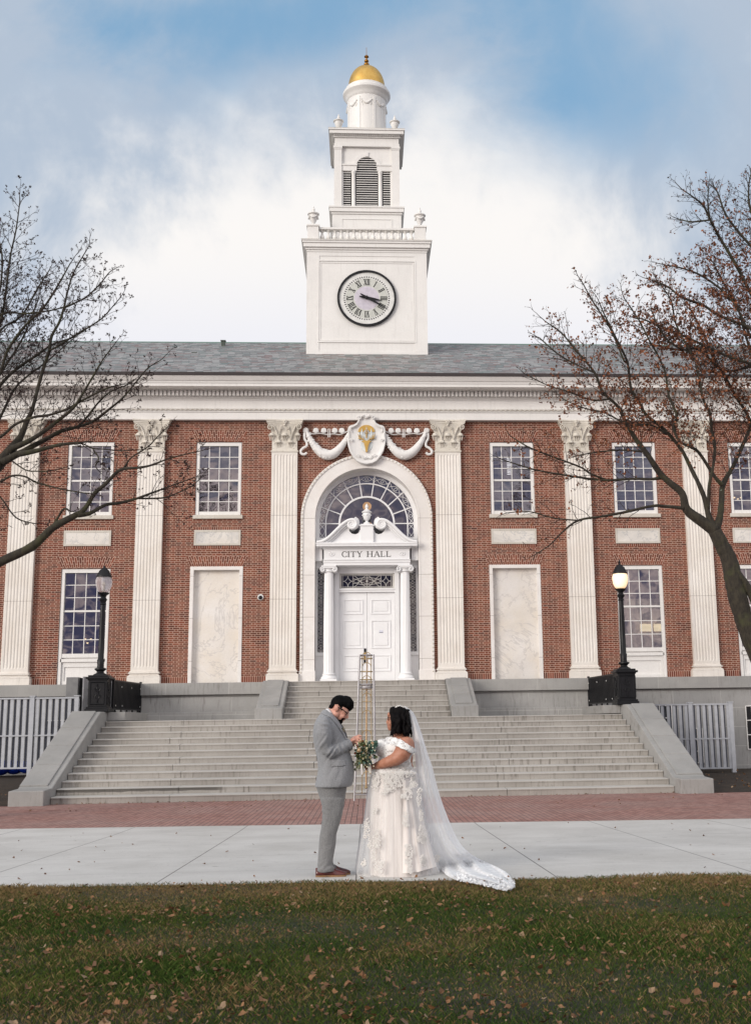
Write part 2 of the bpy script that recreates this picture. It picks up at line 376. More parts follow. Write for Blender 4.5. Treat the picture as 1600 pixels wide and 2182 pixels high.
# ======================= CITY HALL =======================
HALL = thing('city_hall', 'red brick civic building with marble pilasters, slate roof and white clock tower', 'building', (0, 0, 0))
XE = 22.0; ZB = 2.88; ZT = 11.72
UPX = [-13.32, -9.24, -4.98, 4.98, 9.24, 13.32]; UW = .765; UZ0, UZ1 = 8.46, 10.99
LPX = [-13.32, -9.24, 9.24, 13.32]; LW = .80; LZ1 = 6.68
NPX = [-4.98, 4.98]; NW = .865; NZ1 = 6.72
far = [-17.4, 17.4]
holes = []
for x in UPX+far: holes.append((x-UW, x+UW, UZ0, UZ1))
for x in LPX+far: holes.append((x-LW, x+LW, ZB, LZ1))
for x in NPX: holes.append((x-NW+.10, x+NW-.10, ZB, NZ1-.10))
AR = 1.95; AZ = 8.32
def hall_wall():
    b = MB(); xs = sorted({-XE, XE, -AR, AR}|{h[0] for h in holes}|{h[1] for h in holes}); zs = sorted({ZB, ZT, AZ, AZ+2.2}|{h[2] for h in holes}|{h[3] for h in holes})
    for i in range(len(xs)-1):
        for j in range(len(zs)-1):
            cx = (xs[i]+xs[i+1])/2; cz = (zs[j]+zs[j+1])/2
            if abs(cx) < AR and cz < AZ+2.2: continue
            if any(h[0] < cx < h[1] and h[2] < cz < h[3] for h in holes): continue
            b.quad((xs[i], 0, zs[j]), (xs[i+1], 0, zs[j]), (xs[i+1], 0, zs[j+1]), (xs[i], 0, zs[j+1]))
    ac = math.atan2(2.2, AR); AA = sorted([PI*k/32 for k in range(33)]+[ac, PI-ac])
    for a0, a1 in zip(AA[:-1], AA[1:]):   # round the arch
        def outer(a):
            c, s = math.cos(a), math.sin(a)
            t = min(AR/max(abs(c), 1e-6), 2.2/max(s, 1e-6)); return (c*t, s*t)
        p0 = (AR*math.cos(a0), AR*math.sin(a0)); p1 = (AR*math.cos(a1), AR*math.sin(a1)); q0 = outer(a0); q1 = outer(a1)
        b.quad(*[(x, 0, AZ+z) for x, z in (p0, q0, q1, p1)])
    for h in holes:
        x0, x1, z0, z1 = h; d = .30
        b.quad((x0, 0, z0), (x0, d, z0), (x0, d, z1), (x0, 0, z1)); b.quad((x1, 0, z0), (x1, 0, z1), (x1, d, z1), (x1, d, z0))
        b.quad((x0, 0, z1), (x0, d, z1), (x1, d, z1), (x1, 0, z1))
    for s in (-1, 1): b.quad((s*XE, 0, ZB), (s*XE, 12, ZB), (s*XE, 12, ZT), (s*XE, 0, ZT))
    b.quad((-XE, 12, ZB-3), (XE, 12, ZB-3), (XE, 12, ZT), (-XE, 12, ZT))
    return put(b, 'brick_wall', MT['brick'], HALL, fixn=False)
hall_wall()
# flat arches of rubbed brick, soldier courses
def flat_arch(x0b, x1b, z0, x0t, x1t, z1):
    b = MB(); n = 16; y = -.006; L = x1t-x0t
    for k in range(n):
        a, c = k/n, (k+1)/n
        P = [(x0b+(x1b-x0b)*a, y, z0), (x0b+(x1b-x0b)*c, y, z0), (x0t+L*c, y, z1), (x0t+L*a, y, z1)]
        U = [(L*a*.9, 0), (L*c*.9, 0), (L*c*.9, z1-z0), (L*a*.9, z1-z0)]
        b.quad(*P, uv=U)
    return put(b, 'flat_arch', MT['arch'], HALL, fixn=False)
for x in UPX+far: flat_arch(x-UW, x+UW, UZ1+.035, x-UW-.19, x+UW+.19, UZ1+.39)
for x in LPX+far: flat_arch(x-LW, x+LW, LZ1+.03, x-LW-.17, x+LW+.17, LZ1+.38)
for x in NPX: flat_arch(x-NW, x+NW, NZ1, x-NW-.16, x+NW+.16, NZ1+.345)
def soldier(x0, x1, z0, z1, y=-.004):
    b = MB(); b.quad((x0, y, z0), (x1, y, z0), (x1, y, z1), (x0, y, z1), uv=[(x0, z0), (x1, z0), (x1, z1), (x0, z1)])
    return put(b, 'soldier_course', MT['soldier'], HALL, fixn=False)
# ---- windows
def pane_wave(): pass
def window(xc, w, z0, z1, cols, rows, zsash, lights=None, apron=None, blind=False, curtain=0):
    f = MB(); fw = .085; y0, y1 = .05, .20
    zb = apron if apron else z0
    f.box(xc-w, xc-w+fw, y0, y1, zb, z1); f.box(xc+w-fw, xc+w, y0, y1, zb, z1); f.box(xc-w+fw, xc+w-fw, y0, y1, z1-.12, z1)
    f.box(xc-w+fw, xc+w-fw, y0, y1, z0, z0+.13)
    f.box(xc-w+.02, xc-w+fw+.03, y0-.02, y0, zb, z1-.02); f.box(xc+w-fw-.03, xc+w-.02, y0-.02, y0, zb, z1-.02); f.box(xc-w+fw+.03, xc+w-fw-.03, y0-.02, y0, z1-.14, z1-.02)
    if apron:
        f.box(xc-w+fw, xc+w-fw, .12, .2, apron, z0); f.box(xc-w+fw, xc+w-fw, .03, .12, z0-.14, z0-.04)
        f.box(xc-w+fw, xc+w-fw, .085, .12, apron, apron+.12); f.box(xc-w+fw, xc+w-fw, .085, .12, z0-.3, z0-.14)
        for s in (-1, 1): f.box(xc+s*(w-fw-.06)-.06, xc+s*(w-fw-.06)+.06, .085, .12, apron+.12, z0-.3)
    win = put(f, 'window', MT['white'], HALL)
    s = MB(); xa, xb = xc-w+fw, xc+w-fw; za, zc = z0+.13, z1-.12; t = .012
    s.box(xa, xb, .075, .13, zsash-.03, zsash+.03)
    s.box(xa, xa+.035, .09, .13, za, zc); s.box(xb-.035, xb, .09, .13, za, zc)
    for i in range(1, cols):
        x = xa+(xb-xa)*i/cols; s.box(x-t, x+t, .095, .125, za, zc)
    for lo, hi, r in ((za, zsash-.03, rows[0]), (zsash+.03, zc, rows[1])):
        for j in range(1, r):
            z = lo+(hi-lo)*j/r; s.box(xa+.035, xb-.035, .097, .123, z-t, z+t)
    put(s, 'sash', MT['white'], win)
    g = MB(); rr = random.Random(int(xc*100)+int(z0*10)); ncell = 0
    for i in range(cols):
        for lo, hi, r in ((za, zsash, rows[0]), (zsash, zc, rows[1])):
            for j in range(r):
                a, c_ = xa+(xb-xa)*i/cols, xa+(xb-xa)*(i+1)/cols; d, e = lo+(hi-lo)*j/r, lo+(hi-lo)*(j+1)/r
                tx, tz = rr.uniform(-.002, .002), rr.uniform(-.0025, .0025)   # each pane hangs slightly differently
                g.quad((a, .112-tx-tz, d), (c_, .112+tx-tz, d), (c_, .112+tx+tz, e), (a, .112-tx+tz, e))
    put(g, 'pane', MT['glass'], win, fixn=False)
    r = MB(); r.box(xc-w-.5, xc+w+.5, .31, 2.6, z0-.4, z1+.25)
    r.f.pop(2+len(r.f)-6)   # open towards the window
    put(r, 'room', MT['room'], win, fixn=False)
    if blind:
        bl_ = MB(); zz = z0+.15
        while zz < z1-.12: bl_.box(xa, xb, .20, .203, zz, zz+.028); zz += .05
        put(bl_, 'blind', MT['blind'], win)
    if curtain:
        cu = MB(); P0 = []; P1 = []
        for i in range(41): x_ = xa+(xb-xa)*i/40; y_ = .34+.03*math.sin(i*1.1); P0.append((x_, y_, z0)); P1.append((x_, y_, z0+(z1-z0)*curtain))
        cu.loft([P0, P1], closed=False); put(cu, 'curtain', MT['curtain'], win, fixn=False)
    if lights:
        for (a, c_, d, e, yy, mt) in lights:
            l = MB(); l.box(a, c_, yy, yy+.05, d, e); put(l, 'ceiling_light', mt, win)
    return win
MT['blind'] = simple('blind_slat', (.30, .30, .30), .6); MT['curtain'] = simple('pale_curtain', (.66, .56, .36), .8, col2=(.46, .38, .24)); MT['fluo'] = emit('fluorescent_tube', (1, .95, .85), 2.2); MT['warm'] = emit('warm_lamp', (1, .72, .36), 2.5); MT['shade'] = emit('lit_shade', (1, .82, .46), 1.1)
for x in UPX+far:
    L = None
    if x == 4.98: L = [(4.97, 5.10, 10.1, 10.78, 1.2, MT['fluo'])]
    if x == 13.32: L = [(12.9+.12*k, 12.94+.12*k, 9.15+.05*(k % 2), 9.19+.05*(k % 2), 1.0, MT['warm']) for k in range(4)]
    window(x, UW, UZ0, UZ1, 4, (3, 3), 9.66, L, blind=x in (4.98, 9.24))
for x in LPX+far:
    L = None
    if x == -9.24: L = [(-9.5, -9.45, 4.42, 4.47, 1.2, MT['warm']), (-9.31, -9.26, 4.42, 4.47, 1.2, MT['warm']), (-9.42, -9.37, 4.29, 4.34, 1.2, MT['warm']), (-9.3, -8.6, 3.95, 4.25, 1.6, simple('orange_screen', (.5, .14, .02), .6))]
    if x == 9.24: L = [(9.25, 9.62, 4.45, 4.7, .29, MT['shade']), (9.72, 10.0, 4.45, 4.7, .29, MT['shade'])]
    window(x, LW, 3.76, LZ1, 4, (3, 3), 5.28, L, apron=ZB, curtain=.62 if x > 0 else 0)
for x in UPX+far:
    s = MB(); s.box(x-UW-.06, x+UW+.06, -.07, .1, UZ0-.13, UZ0-.002); put(s, 'window_sill', MT['sill'], HALL, bevel=.008)
    p = MB(); z0, z1 = 7.43, 7.95; p.box(x-.77, x+.77, -.025, .1, z0, z1)
    pn = put(p, 'marble_panel', MT['marble2'], HALL)
    q = MB(); q.box(x-.77, x+.77, -.034, -.026, z1-.07, z1); q.box(x-.77, x+.77, -.034, -.026, z0, z0+.06); q.box(x-.77, x-.71, -.034, -.026, z0+.06, z1-.07); q.box(x+.71, x+.77, -.034, -.026, z0+.06, z1-.07)
    put(q, 'panel_border', MT['sill'], pn)
    soldier(x-.77, x+.77, z1+.002, z1+.10); soldier(x-.77, x+.77, z0-.10, z0-.002)
for x in NPX:
    p = MB(); d = .16; w = NW-.10
    p.quad((x-w, d, ZB), (x+w, d, ZB), (x+w, d, NZ1-.1), (x-w, d, NZ1-.1)); nb = put(p, 'marble_niche', MT['marble'], HALL, fixn=False)
    q = MB(); q.box(x-NW, x-NW+.115, -.02, .3, ZB, NZ1); q.box(x+NW-.115, x+NW, -.02, .3, ZB, NZ1); q.box(x-NW+.115, x+NW-.115, -.02, .3, NZ1-.115, NZ1)
    put(q, 'niche_frame', MT['portal'], nb, bevel=.006)
segs = [(-XE, -17.4-LW), (-17.4+LW, -13.32-LW), (-13.32+LW, -9.24-LW), (-9.24+LW, -4.98-NW), (-4.98+NW, -2.2), (2.2, 4.98-NW), (4.98+NW, 9.24-LW), (9.24+LW, 13.32-LW), (13.32+LW, 17.4-LW), (17.4+LW, XE)]
for a, c in segs: soldier(a, c, ZB, ZB+.21, -.006)
# ---- pilasters
def pilaster(x):
    root = None; hw = .435; b = MB(); nfl = 7
    z0, z1 = 3.30, 10.60
    prof = [(x-hw, 0)]; zlist = []
    # shaft with flutes as real grooves
    yf = -.16; fl = []; m = .075; step = (2*hw-2*m)/nfl
    fl.append((x-hw, .0)); fl.append((x-hw, yf))
    for k in range(nfl):
        a = x-hw+m+k*step+.016; c = a+step-.032
        fl.append((a, yf))
        for q in (.25, .5, .75): fl.append((a+(c-a)*q, yf+.020*math.sin(PI*q)))
        fl.append((c, yf))
    fl.append((x+hw, yf)); fl.append((x+hw, 0))
    def sect(z, flat):
        return [(px_, (yf if (flat and py_ > yf and abs(px_-x) < hw-.01) else py_), z) for px_, py_ in fl]
    b.loft([sect(z0, 1), sect(z0+.10, 1), sect(z0+.16, 0), sect(z1-.14, 0), sect(z1-.08, 1), sect(z1, 1)], closed=False)
    p = put(b, 'pilaster', MT['pil'], HALL, fixn=False)
    q = MB()
    q.box(x-.53, x+.53, -.26, -.001, ZB, 3.09)
    for (w_, y_, za, zb_) in ((.525, -.255, 3.09, 3.135), (.50, -.23, 3.135, 3.16), (.465, -.195, 3.16, 3.205), (.50, -.23, 3.205, 3.25), (.46, -.19, 3.25, 3.30)):
        q.box(x-w_, x+w_, y_, -.001, za, zb_)
    put(q, 'pilaster_base', MT['pil'], p, bevel=.02)
    # capital: bell, astragal, acanthus leaves, volutes, abacus with flower
    c = MB(); c.box(x-.46, x+.46, -.185, -.001, 10.60, 10.65)
    c.loft([[(x-w_, -.001, z), (x-w_, -y_, z), (x+w_, -y_, z), (x+w_, -.001, z)] for w_, y_, z in ((.425, .15, 10.65), (.425, .15, 11.1), (.45, .17, 11.3), (.52, .22, 11.5), (.56, .25, 11.56))])
    n = 9   # concave abacus
    ab = [(x-.60+1.2*k/(n-1), -.31+.09*math.sin(PI*k/(n-1))) for k in range(n)]
    for z_a, z_b, gg in ((11.56, 11.60, -.02), (11.60, 11.66, 0), (11.66, 11.712, .025)):
        n0 = len(c.v); P = [(px_+(gg if px_ > x else -gg), py_-gg) for px_, py_ in ab]+[(x+.6+gg, -.001), (x-.6-gg, -.001)]
        c.prism(P, z_a, z_b, 'xy')
    cp = put(c, 'capital', MT['cap'], p, smooth=True, ang=30)
    o = MB()
    def leaf(cx, z_a, h, w_, curl, y_):
        for s in (-1, 0, 1):
            pts = [(cx+s*w_*.36, y_, z_a), (cx+s*w_*.42, y_-.03, z_a+h*.5), (cx+s*w_*.44, y_-.06-curl*.4, z_a+h*.85), (cx+s*w_*.40, y_-.05-curl, z_a+h), (cx+s*w_*.36, y_-.055-curl*1.2, z_a+h*.86)]
            o.tube(pts, [w_*.17, w_*.22, w_*.2, w_*.15, w_*.06], 6)
        o.ball((cx, y_-.05-curl, z_a+h*.97), w_*.34, 1.25, .6, .45, 8, 5)
    def curl(cx, z, w_, y_):
        o.ball((cx, y_-.045, z), w_, 1.35, .75, .42, 10, 6); o.ball((cx, y_-.02, z+.05), w_*.75, 1.1, .5, .8, 8, 5)
        for q in (-1, 0, 1): o.tube([(cx+q*w_*.5, y_, z-.17), (cx+q*w_*.7, y_-.012, z-.08), (cx+q*w_*.9, y_-.03, z)], [.010, .017, .020], 5)
    for cx in (x-.20, x+.20): curl(cx, 10.93, .085, -.155)
    curl(x, 11.17, .095, -.165)
    for s in (-1, 1): curl(x+s*.44, 11.17, .085, -.17)
    rc = random.Random(5)
    for _ in range(46): o.ball((x+rc.uniform(-.40, .40), -.158, 10.70+rc.random()*.62), rc.uniform(.014, .026), 1.2, .6, .7, 6, 4)
    for s in (-1, 1):
        def spiral(cx, cz, r0, turns, y_, w_):
            pts = []; rad = []
            for k in range(22):
                t = k/21; a = PI*.5+s*-1*turns*2*PI*t; r = r0*(1-.85*t)
                pts.append((cx-s*0+r*math.cos(a), y_-.02*t, cz+r*math.sin(a))); rad.append(w_*(1-.4*t))
            o.tube(pts, rad, 6)
        spiral(x+s*.475, 11.44, .10, 1.4, -.27, .024)
        spiral(x+s*.10, 11.42, .06, 1.2, -.24, .016)
        o.tube([(x+s*.20, -.2, 11.02), (x+s*.26, -.21, 11.24), (x+s*.36, -.25, 11.46), (x+s*.475, -.28, 11.54)], [.02, .026, .026, .024], 6)
        o.tube([(x+s*.20, -.2, 11.1), (x+s*.17, -.21, 11.3), (x+s*.10, -.24, 11.48)], .017, 6)
    for k in range(6): o.ball((x+.05*math.cos(k*PI/3), -.30, 11.63+.05*math.sin(k*PI/3)), .034, 1, .6, 1, 7, 5)
    o.ball((x, -.32, 11.63), .028); o.ball((x, -.27, 11.52), .04)
    put(o, 'acanthus', MT['cap'], p, smooth=True, ang=60)
    return p
p0 = pilaster(-2.77)
for x in (2.77, -7.22, 7.22, -11.35, 11.35, -15.5, 15.5, -19.6, 19.6):
    c = copy_tree(p0, HALL); c.location.x = x+2.77
# ---- entablature
def entab():
    b = MB()
    P = lambda *pts: list(pts)
    b.mould([(-.0, 11.72), (-.20, 11.72), (-.20, 11.98), (0, 11.98)], -XE, XE)
    b.mould([(-.0, 11.98), (-.235, 11.98), (-.235, 12.0), (0, 12.0)], -XE, XE)
    b.mould([(-.0, 12.0), (-.21, 12.0), (-.25, 12.10), (0, 12.10)], -XE, XE)
    b.mould([(-.0, 12.10), (-.19, 12.10), (-.19, 12.41), (0, 12.41)], -XE, XE)
    fr = put(b, 'frieze', MT['white'], HALL)
    d = MB(); x = -16.
    while x < 16:    # carved running leaf on the architrave moulding
        d.tube([(x, -.245, 12.03), (x+.05, -.262, 12.07), (x+.12, -.262, 12.05), (x+.15, -.25, 12.02)], [.012, .018, .016, .01], 4)
        x += .165
    ob = put(d, 'leaf_moulding', MT['cap'], fr, smooth=True)
    c = MB()
    c.mould([(0, 12.41), (-.22, 12.41), (-.22, 12.44), (-.30, 12.48), (-.30, 12.50), (0, 12.50)], -XE, XE)
    c.mould([(0, 12.50), (-.34, 12.50), (-.34, 12.68), (0, 12.68)], -XE, XE)
    c.mould([(0, 12.68), (-.50, 12.68), (-.50, 12.70), (-.86, 12.70), (-.86, 12.80), (-.88, 12.80), (-.90, 12.87), (-.93, 12.88), (-1.01, 13.0), (-1.01, 13.03), (0, 13.03)], -XE, XE)
    cn = put(c, 'cornice', MT['white'], HALL)
    e = MB(); x = -16.
    while x < 16: e.box(x, x+.092, -.44, -.341, 12.505, 12.675); x += .135
    put(e, 'dentils', MT['white'], cn)
    g = MB(); g.mould([(-1.0, 13.031), (-1.06, 13.031), (-1.09, 13.12), (-1.0, 13.12)], -XE, XE); put(g, 'gutter', MT['gutter'], HALL)
entab()
# ---- roof
b = MB(); zr = 16.60
b.quad((-XE-.5, -1.03, 13.10), (XE+.5, -1.03, 13.10), (XE+.5, 6, zr), (-XE-.5, 6, zr)); b.quad((-XE-.5, 13, 13.10), (-XE-.5, 6, zr), (XE+.5, 6, zr), (XE+.5, 13, 13.10))
for s in (-1, 1): b.poly([(s*(XE+.5), -1.03, 13.10), (s*(XE+.5), 13, 13.10), (s*(XE+.5), 6, zr)])
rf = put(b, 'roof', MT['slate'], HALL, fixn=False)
b = MB(); b.mould([(5.9, zr-.06), (6, zr+.03), (6.1, zr-.06)], -XE-.5, XE+.5); put(b, 'ridge_cap', simple('copper_ridge', (.13, .22, .18), .6), rf)
MT['vent'] = simple('vent_metal', (.055, .075, .06), .6)
for px_, zz, yy, h in ((-6.42, 14.96, 3.4, .30), (-5.6, 16.1, 5.2, .27)):
    b = MB(); b.box(px_-.07, px_+.07, yy-.07, yy+.07, zz-.3, zz+h); b.box(px_-.10, px_+.10, yy-.10, yy+.10, zz+h, zz+h+.03); b.box(px_-.14, px_+.14, yy-.16, yy+.16, zz-.22, zz-.12); put(b, 'roof_vent', MT['vent'], rf)
# ---- granite base wall
b = MB(); b.box(-XE, XE, -.55, -.002, 2.50, 2.878); b.box(-XE, XE, -.40, -.002, 2.42, 2.50)
put(b, 'base_coping', m_granite('granite_coping', True, bh=9., bw=2.0, col=((.33, .325, .315), (.40, .39, .375)), stain=.35), HALL, bevel=.01)
b = MB(); b.box(-XE, XE, -.45, -.002, -1.2, 2.42); put(b, 'base_wall', MT['gwall'], HALL)
# ======================= PORTAL =======================
def arc_pts(r, a0, a1, n, cx=0, cz=AZ): return [(cx+r*math.cos(a0+(a1-a0)*k/n), cz+r*math.sin(a0+(a1-a0)*k/n)) for k in range(n+1)]
def arch_band(b, r0, r1, y0, y1, zb, n=40, cz=AZ, legs=True):
    "band following legs and semicircle; section r0..r1 by y0..y1"
    path_i = arc_pts(r0, 0, PI, n, cz=cz); path_o = arc_pts(r1, 0, PI, n, cz=cz)
    if legs: path_i = [(r0, zb)]+path_i+[(-r0, zb)]; path_o = [(r1, zb)]+path_o+[(-r1, zb)]
    rings = [[(a[0], y0, a[1]), (c[0], y0, c[1]), (c[0], y1, c[1]), (a[0], y1, a[1])] for a, c in zip(path_i, path_o)]
    b.loft(rings); return b
b = MB(); arch_band(b, 1.73, 2.13, -.10, .62, ZB); arch_band(b, 2.13, 2.21, -.13, -.001, ZB)
arch_band(b, 1.73, 1.79, -.115, -.10, ZB)
sur = put(b, 'arch_surround', MT['portal'], HALL, fixn=True)
b = MB(); rr = random.Random(3)
pp = [(2.17, ZB+.3+.13*k) for k in range(40) if ZB+.3+.13*k < AZ]+arc_pts(2.17, 0, PI, 52)
pp += [(-2.17, ZB+.3+.13*k) for k in range(41) if ZB+.3+.13*k < AZ]
for x, z in pp:
    b.ball((x, -.135, z), .032, 1, .6, 1, 6, 4)
put(b, 'bead_moulding', MT['cap'], sur, smooth=True)
b = MB()
for s in (-1, 1): b = MB(); b.box(s*1.97-.265, s*1.97+.265, -.125, -.001, ZB, ZB+.36); put(b, 'surround_plinth', MT['portal'], sur, bevel=.01)

# soffit lining and back wall of the recess
YD = .30
b = MB()
def wallpiece(x0, x1, z0, z1, y=YD, d=.12): b.box(x0, x1, y, y+d, z0, z1)
# sidelights at |x| 1.44..1.69, z 3.9..6.65 ; transom -.87....87, z 5.98..6.5 ; doors -.93...93, z 2.88..5.93
for s in (-1, 1):
    xa, xb = sorted((s*1.72, s*1.39)); wallpiece(xa, xb, ZB, 3.86); wallpiece(xa, xb, 6.66, 7.72)
    b.box(min(s*1.72, s*1.655), max(s*1.72, s*1.655), YD, YD+.12, 3.86, 6.66)
    xa, xb = sorted((s*1.42, s*.93)); wallpiece(xa, xb, ZB, 7.72)
    xa, xb = sorted((s*1.72, s*1.39)); b.box(xa, xb, YD-.05, YD, 3.74, 3.84); b.box(xa, xb, YD-.03, YD, 6.68, 6.76); b.box(xa, xb, YD-.03, YD, 7.0, 7.05)
    b.box(min(s*1.08, s*.93), max(s*1.08, s*.93), YD-.06, YD, ZB, 6.62)
wallpiece(-.93, .93, 6.50, 7.72)
b.box(-.93, .93, YD-.04, YD+.1, 5.86, 5.98)
b.box(-.93, .93, YD-.07, YD-.04, 5.93, 5.98)
dc = put(b, 'door_surround', MT['whited'], HALL, bevel=.004)
# doors
for s in (-1, 1):
    b = MB(); xa, xb = sorted((s*.004, s*.925)); y = YD+.05; b.box(xa, xb, y, y+.06, ZB+.01, 5.86)
    xa += .13 if s > 0 else .14; xb -= .14 if s > 0 else .13
    for z0, z1 in ((5.12, 5.62), (3.98, 4.92), (3.22, 3.76)):
        z0b = z0
        for (a, c_, d, e) in ((xa, xb, z1-.035, z1), (xa, xb, z0, z0+.035), (xa, xa+.035, z0+.035, z1-.035), (xb-.035, xb, z0+.035, z1-.035)): b.box(a, c_, y-.022, y-.001, d, e)
        b.box(xa+.10, xb-.10, y-.016, y-.001, z0+.10, z1-.10)
    dr = put(b, 'door', MT['whited'], HALL, bevel=.004)
    h = MB()
    if s < 0:
        h.box(-.11, -.035, y-.03, y-.002, 3.50, 3.98)
        put(h, 'lock_plate', MT['black'], dr, bevel=.006)
        k = MB(); k.ball((-.072, y-.08, 3.73), .05, 1, .8, 1, 10, 6); k.tube([(-.072, y-.03, 3.73), (-.072, y-.08, 3.73)], .018, 8); k.box(-.105, -.04, y-.045, y-.031, 3.60, 3.82); k.box(-.14, -.05, y-.09, y-.07, 3.745, 3.765)
        put(k, 'door_handle', MT['gold'], dr, smooth=True)
    else:
        h.box(.40, .53, y-.024, y-.017, 4.50, 4.585); put(h, 'notice', simple('notice_paper', (.75, .76, .85), .6), dr)
        k = MB(); k.box(.40, .53, y-.027, y-.025, 4.50, 4.515); put(k, 'notice_line', simple('notice_ink', (.05, .06, .14), .6), dr)
# columns, ionic capitals
def ionic(s):
    x = s*1.27; yc = .02
    b = MB(); n = 40; prof = [(3.13, .178), (3.3, .172), (4.5, .17), (5.6, .16), (6.52, .148)]
    rings = []
    for z, r in prof: rings.append([(x+(r-(.010 if k % 2 else 0))*math.cos(2*PI*k/n), yc+(r-(.010 if k % 2 else 0))*math.sin(2*PI*k/n), z) for k in range(n)])
    b.loft(rings); p = put(b, 'column', MT['whited'], HALL)
    c = MB(); c.box(x-.27, x+.27, yc-.27, yc+.26, ZB, 2.96); c.lathe([(.25, 0), (.26, .04), (.24, .08), (.20, .10), (.205, .14), (.22, .16), (.185, .19)], (x, yc, 2.96), 24)
    put(c, 'column_base', MT['whited'], p, smooth=True)
    c = MB(); c.lathe([(.175, 0), (.19, .02), (.175, .04), (.18, .07), (.21, .11)], (x, yc, 6.50), 20)
    for q in (-1, 1):
        pts = []; rad = []
        for k in range(26):
            t = k/25; a = PI/2-q*2.3*2*PI*t*.6; r = .085*(1-.8*t); pts.append((x+q*.20+r*math.cos(a), yc-.20, 6.575+r*math.sin(a))); rad.append(.022*(1-.3*t))
        c.tube(pts, rad, 6); c.lathe([(.09, 0), (.085, .1), (.06, .18), (.085, .28), (.09, .36)], (x+q*.20, yc+.18, 6.575), 14, ax='y')
    c.box(x-.20, x+.20, yc-.215, yc+.17, 6.62, 6.67); c.box(x-.24, x+.24, yc-.23, yc+.19, 6.67, 6.71)
    put(c, 'column_capital', MT['whited'], p, smooth=True, ang=50)
ionic(-1); ionic(1)
# entablature over the door with CITY HALL
b = MB()
b.box(-1.44, 1.44, -.17, YD, 6.712, 6.80); b.box(-1.45, 1.45, -.19, YD, 6.80, 6.88); b.box(-1.46, 1.46, -.205, YD, 6.88, 6.91)
b.box(-1.43, 1.43, -.16, YD, 6.91, 7.27); b.box(-1.47, 1.47, -.21, YD, 7.27, 7.30); b.box(-1.49, 1.49, -.24, YD, 7.30, 7.33)
b.box(-1.68, 1.68, -.36, YD, 7.33, 7.40); b.box(-1.69, 1.69, -.38, YD, 7.40, 7.455)
for s in (-1, 1): b.box(min(s*1.725, s*1.5), max(s*1.725, s*1.5), .05, YD, 6.9, 7.44)
en = put(b, 'door_entablature', MT['whited'], HALL, bevel=.006)
# lettering, serif capitals, 0.2 m tall
def letters(txt, x0, z0, h, y):
    b = MB(); x = x0; T = .030; t = .013; d = .008
    def bar(a, c, w): b.obox((a[0], y, a[1]), (c[0], y, c[1]), w, d)
    def ser(cx, z, w=.055): bar((cx-w/2, z), (cx+w/2, z), .011)
    def stem(cx, za=0, zb=None, w=T):
        zb = h if zb is None else zb; bar((cx, z0+za), (cx, z0+zb), w)
    for ch in txt:
        if ch == 'C':
            r = h*.5; cx = x+r*.92; pts = [(cx+r*.9*math.cos(a), y, z0+r+r*.97*math.sin(a)) for a in [R_(42+(276)*k/22) for k in range(23)]]
            for k in range(22):
                w = t+(T-t)*abs(math.cos(R_(42+276*(k+.5)/22))) if pts[k][0] < cx else t+.002
                b.obox(pts[k], (pts[k+1][0]+.001, y, pts[k+1][2]), w, d)
            bar((pts[0][0]+.003, z0+h*.72), (pts[0][0]+.003, z0+h*.97), .012); bar((pts[-1][0]+.003, z0+h*.05), (pts[-1][0]+.003, z0+h*.26), .010); x += h*.98
        elif ch == 'I': stem(x+.03); ser(x+.03, z0+.005, .07); ser(x+.03, z0+h-.005, .07); x += .10
        elif ch == 'T':
            stem(x+.085); ser(x+.085, z0+.005, .08); bar((x, z0+h-.007), (x+.17, z0+h-.007), .014)
            for q in (0, .17): bar((x+q, z0+h-.05), (x+q, z0+h), .010)
            x += .205
        elif ch == 'Y':
            bar((x+.02, z0+h), (x+.09, z0+h*.48), T); bar((x+.16, z0+h), (x+.09, z0+h*.48), t); stem(x+.09, 0, h*.5); ser(x+.09, z0+.005, .08); ser(x+.02, z0+h-.005, .07); ser(x+.16, z0+h-.005, .055); x += .20
        elif ch == 'H':
            for q in (.03, .17): stem(x+q); ser(x+q, z0+.005, .075); ser(x+q, z0+h-.005, .075)
            bar((x+.03, z0+h*.52), (x+.17, z0+h*.52), t); x += .235
        elif ch == 'A':
            bar((x+.02, z0), (x+.095, z0+h), t); bar((x+.18, z0), (x+.098, z0+h), T); bar((x+.05, z0+h*.34), (x+.15, z0+h*.34), t); ser(x+.02, z0+.005, .06); ser(x+.18, z0+.005, .07); x += .225
        elif ch == 'L':
            stem(x+.03); ser(x+.03, z0+h-.005, .075); bar((x, z0+.007), (x+.145, z0+.007), .014); bar((x+.145, z0), (x+.145, z0+.055), .011); x += .19
        elif ch == ' ': x += .13
    return b, x
bb, xe = letters('CITY HALL', 0, 0, .19, -.168); wtxt = xe-.04
bb, _ = letters('CITY HALL', -wtxt/2-.015, 6.99, .19, -.1625)
put(bb, 'lettering', simple('letter_paint', (.055, .05, .045), .5), en)
b = MB()
for s in (-1, 1):
    for k in range(10):
        a = 2*PI*k/10; b.ball((s*1.18+.085*math.cos(a), -.165, 7.09+.055*math.sin(a)), .03, 1, .5, .8, 6, 4)
    b.ball((s*1.18, -.165, 7.09), .035, 1, .6, 1, 8, 5)
x = -1.42
while x < 1.42: b.ball((x, -.21, 6.895), .018, 1.2, .5, 1, 5, 3); x += .06
put(b, 'rosette', MT['whited'], en, smooth=True)
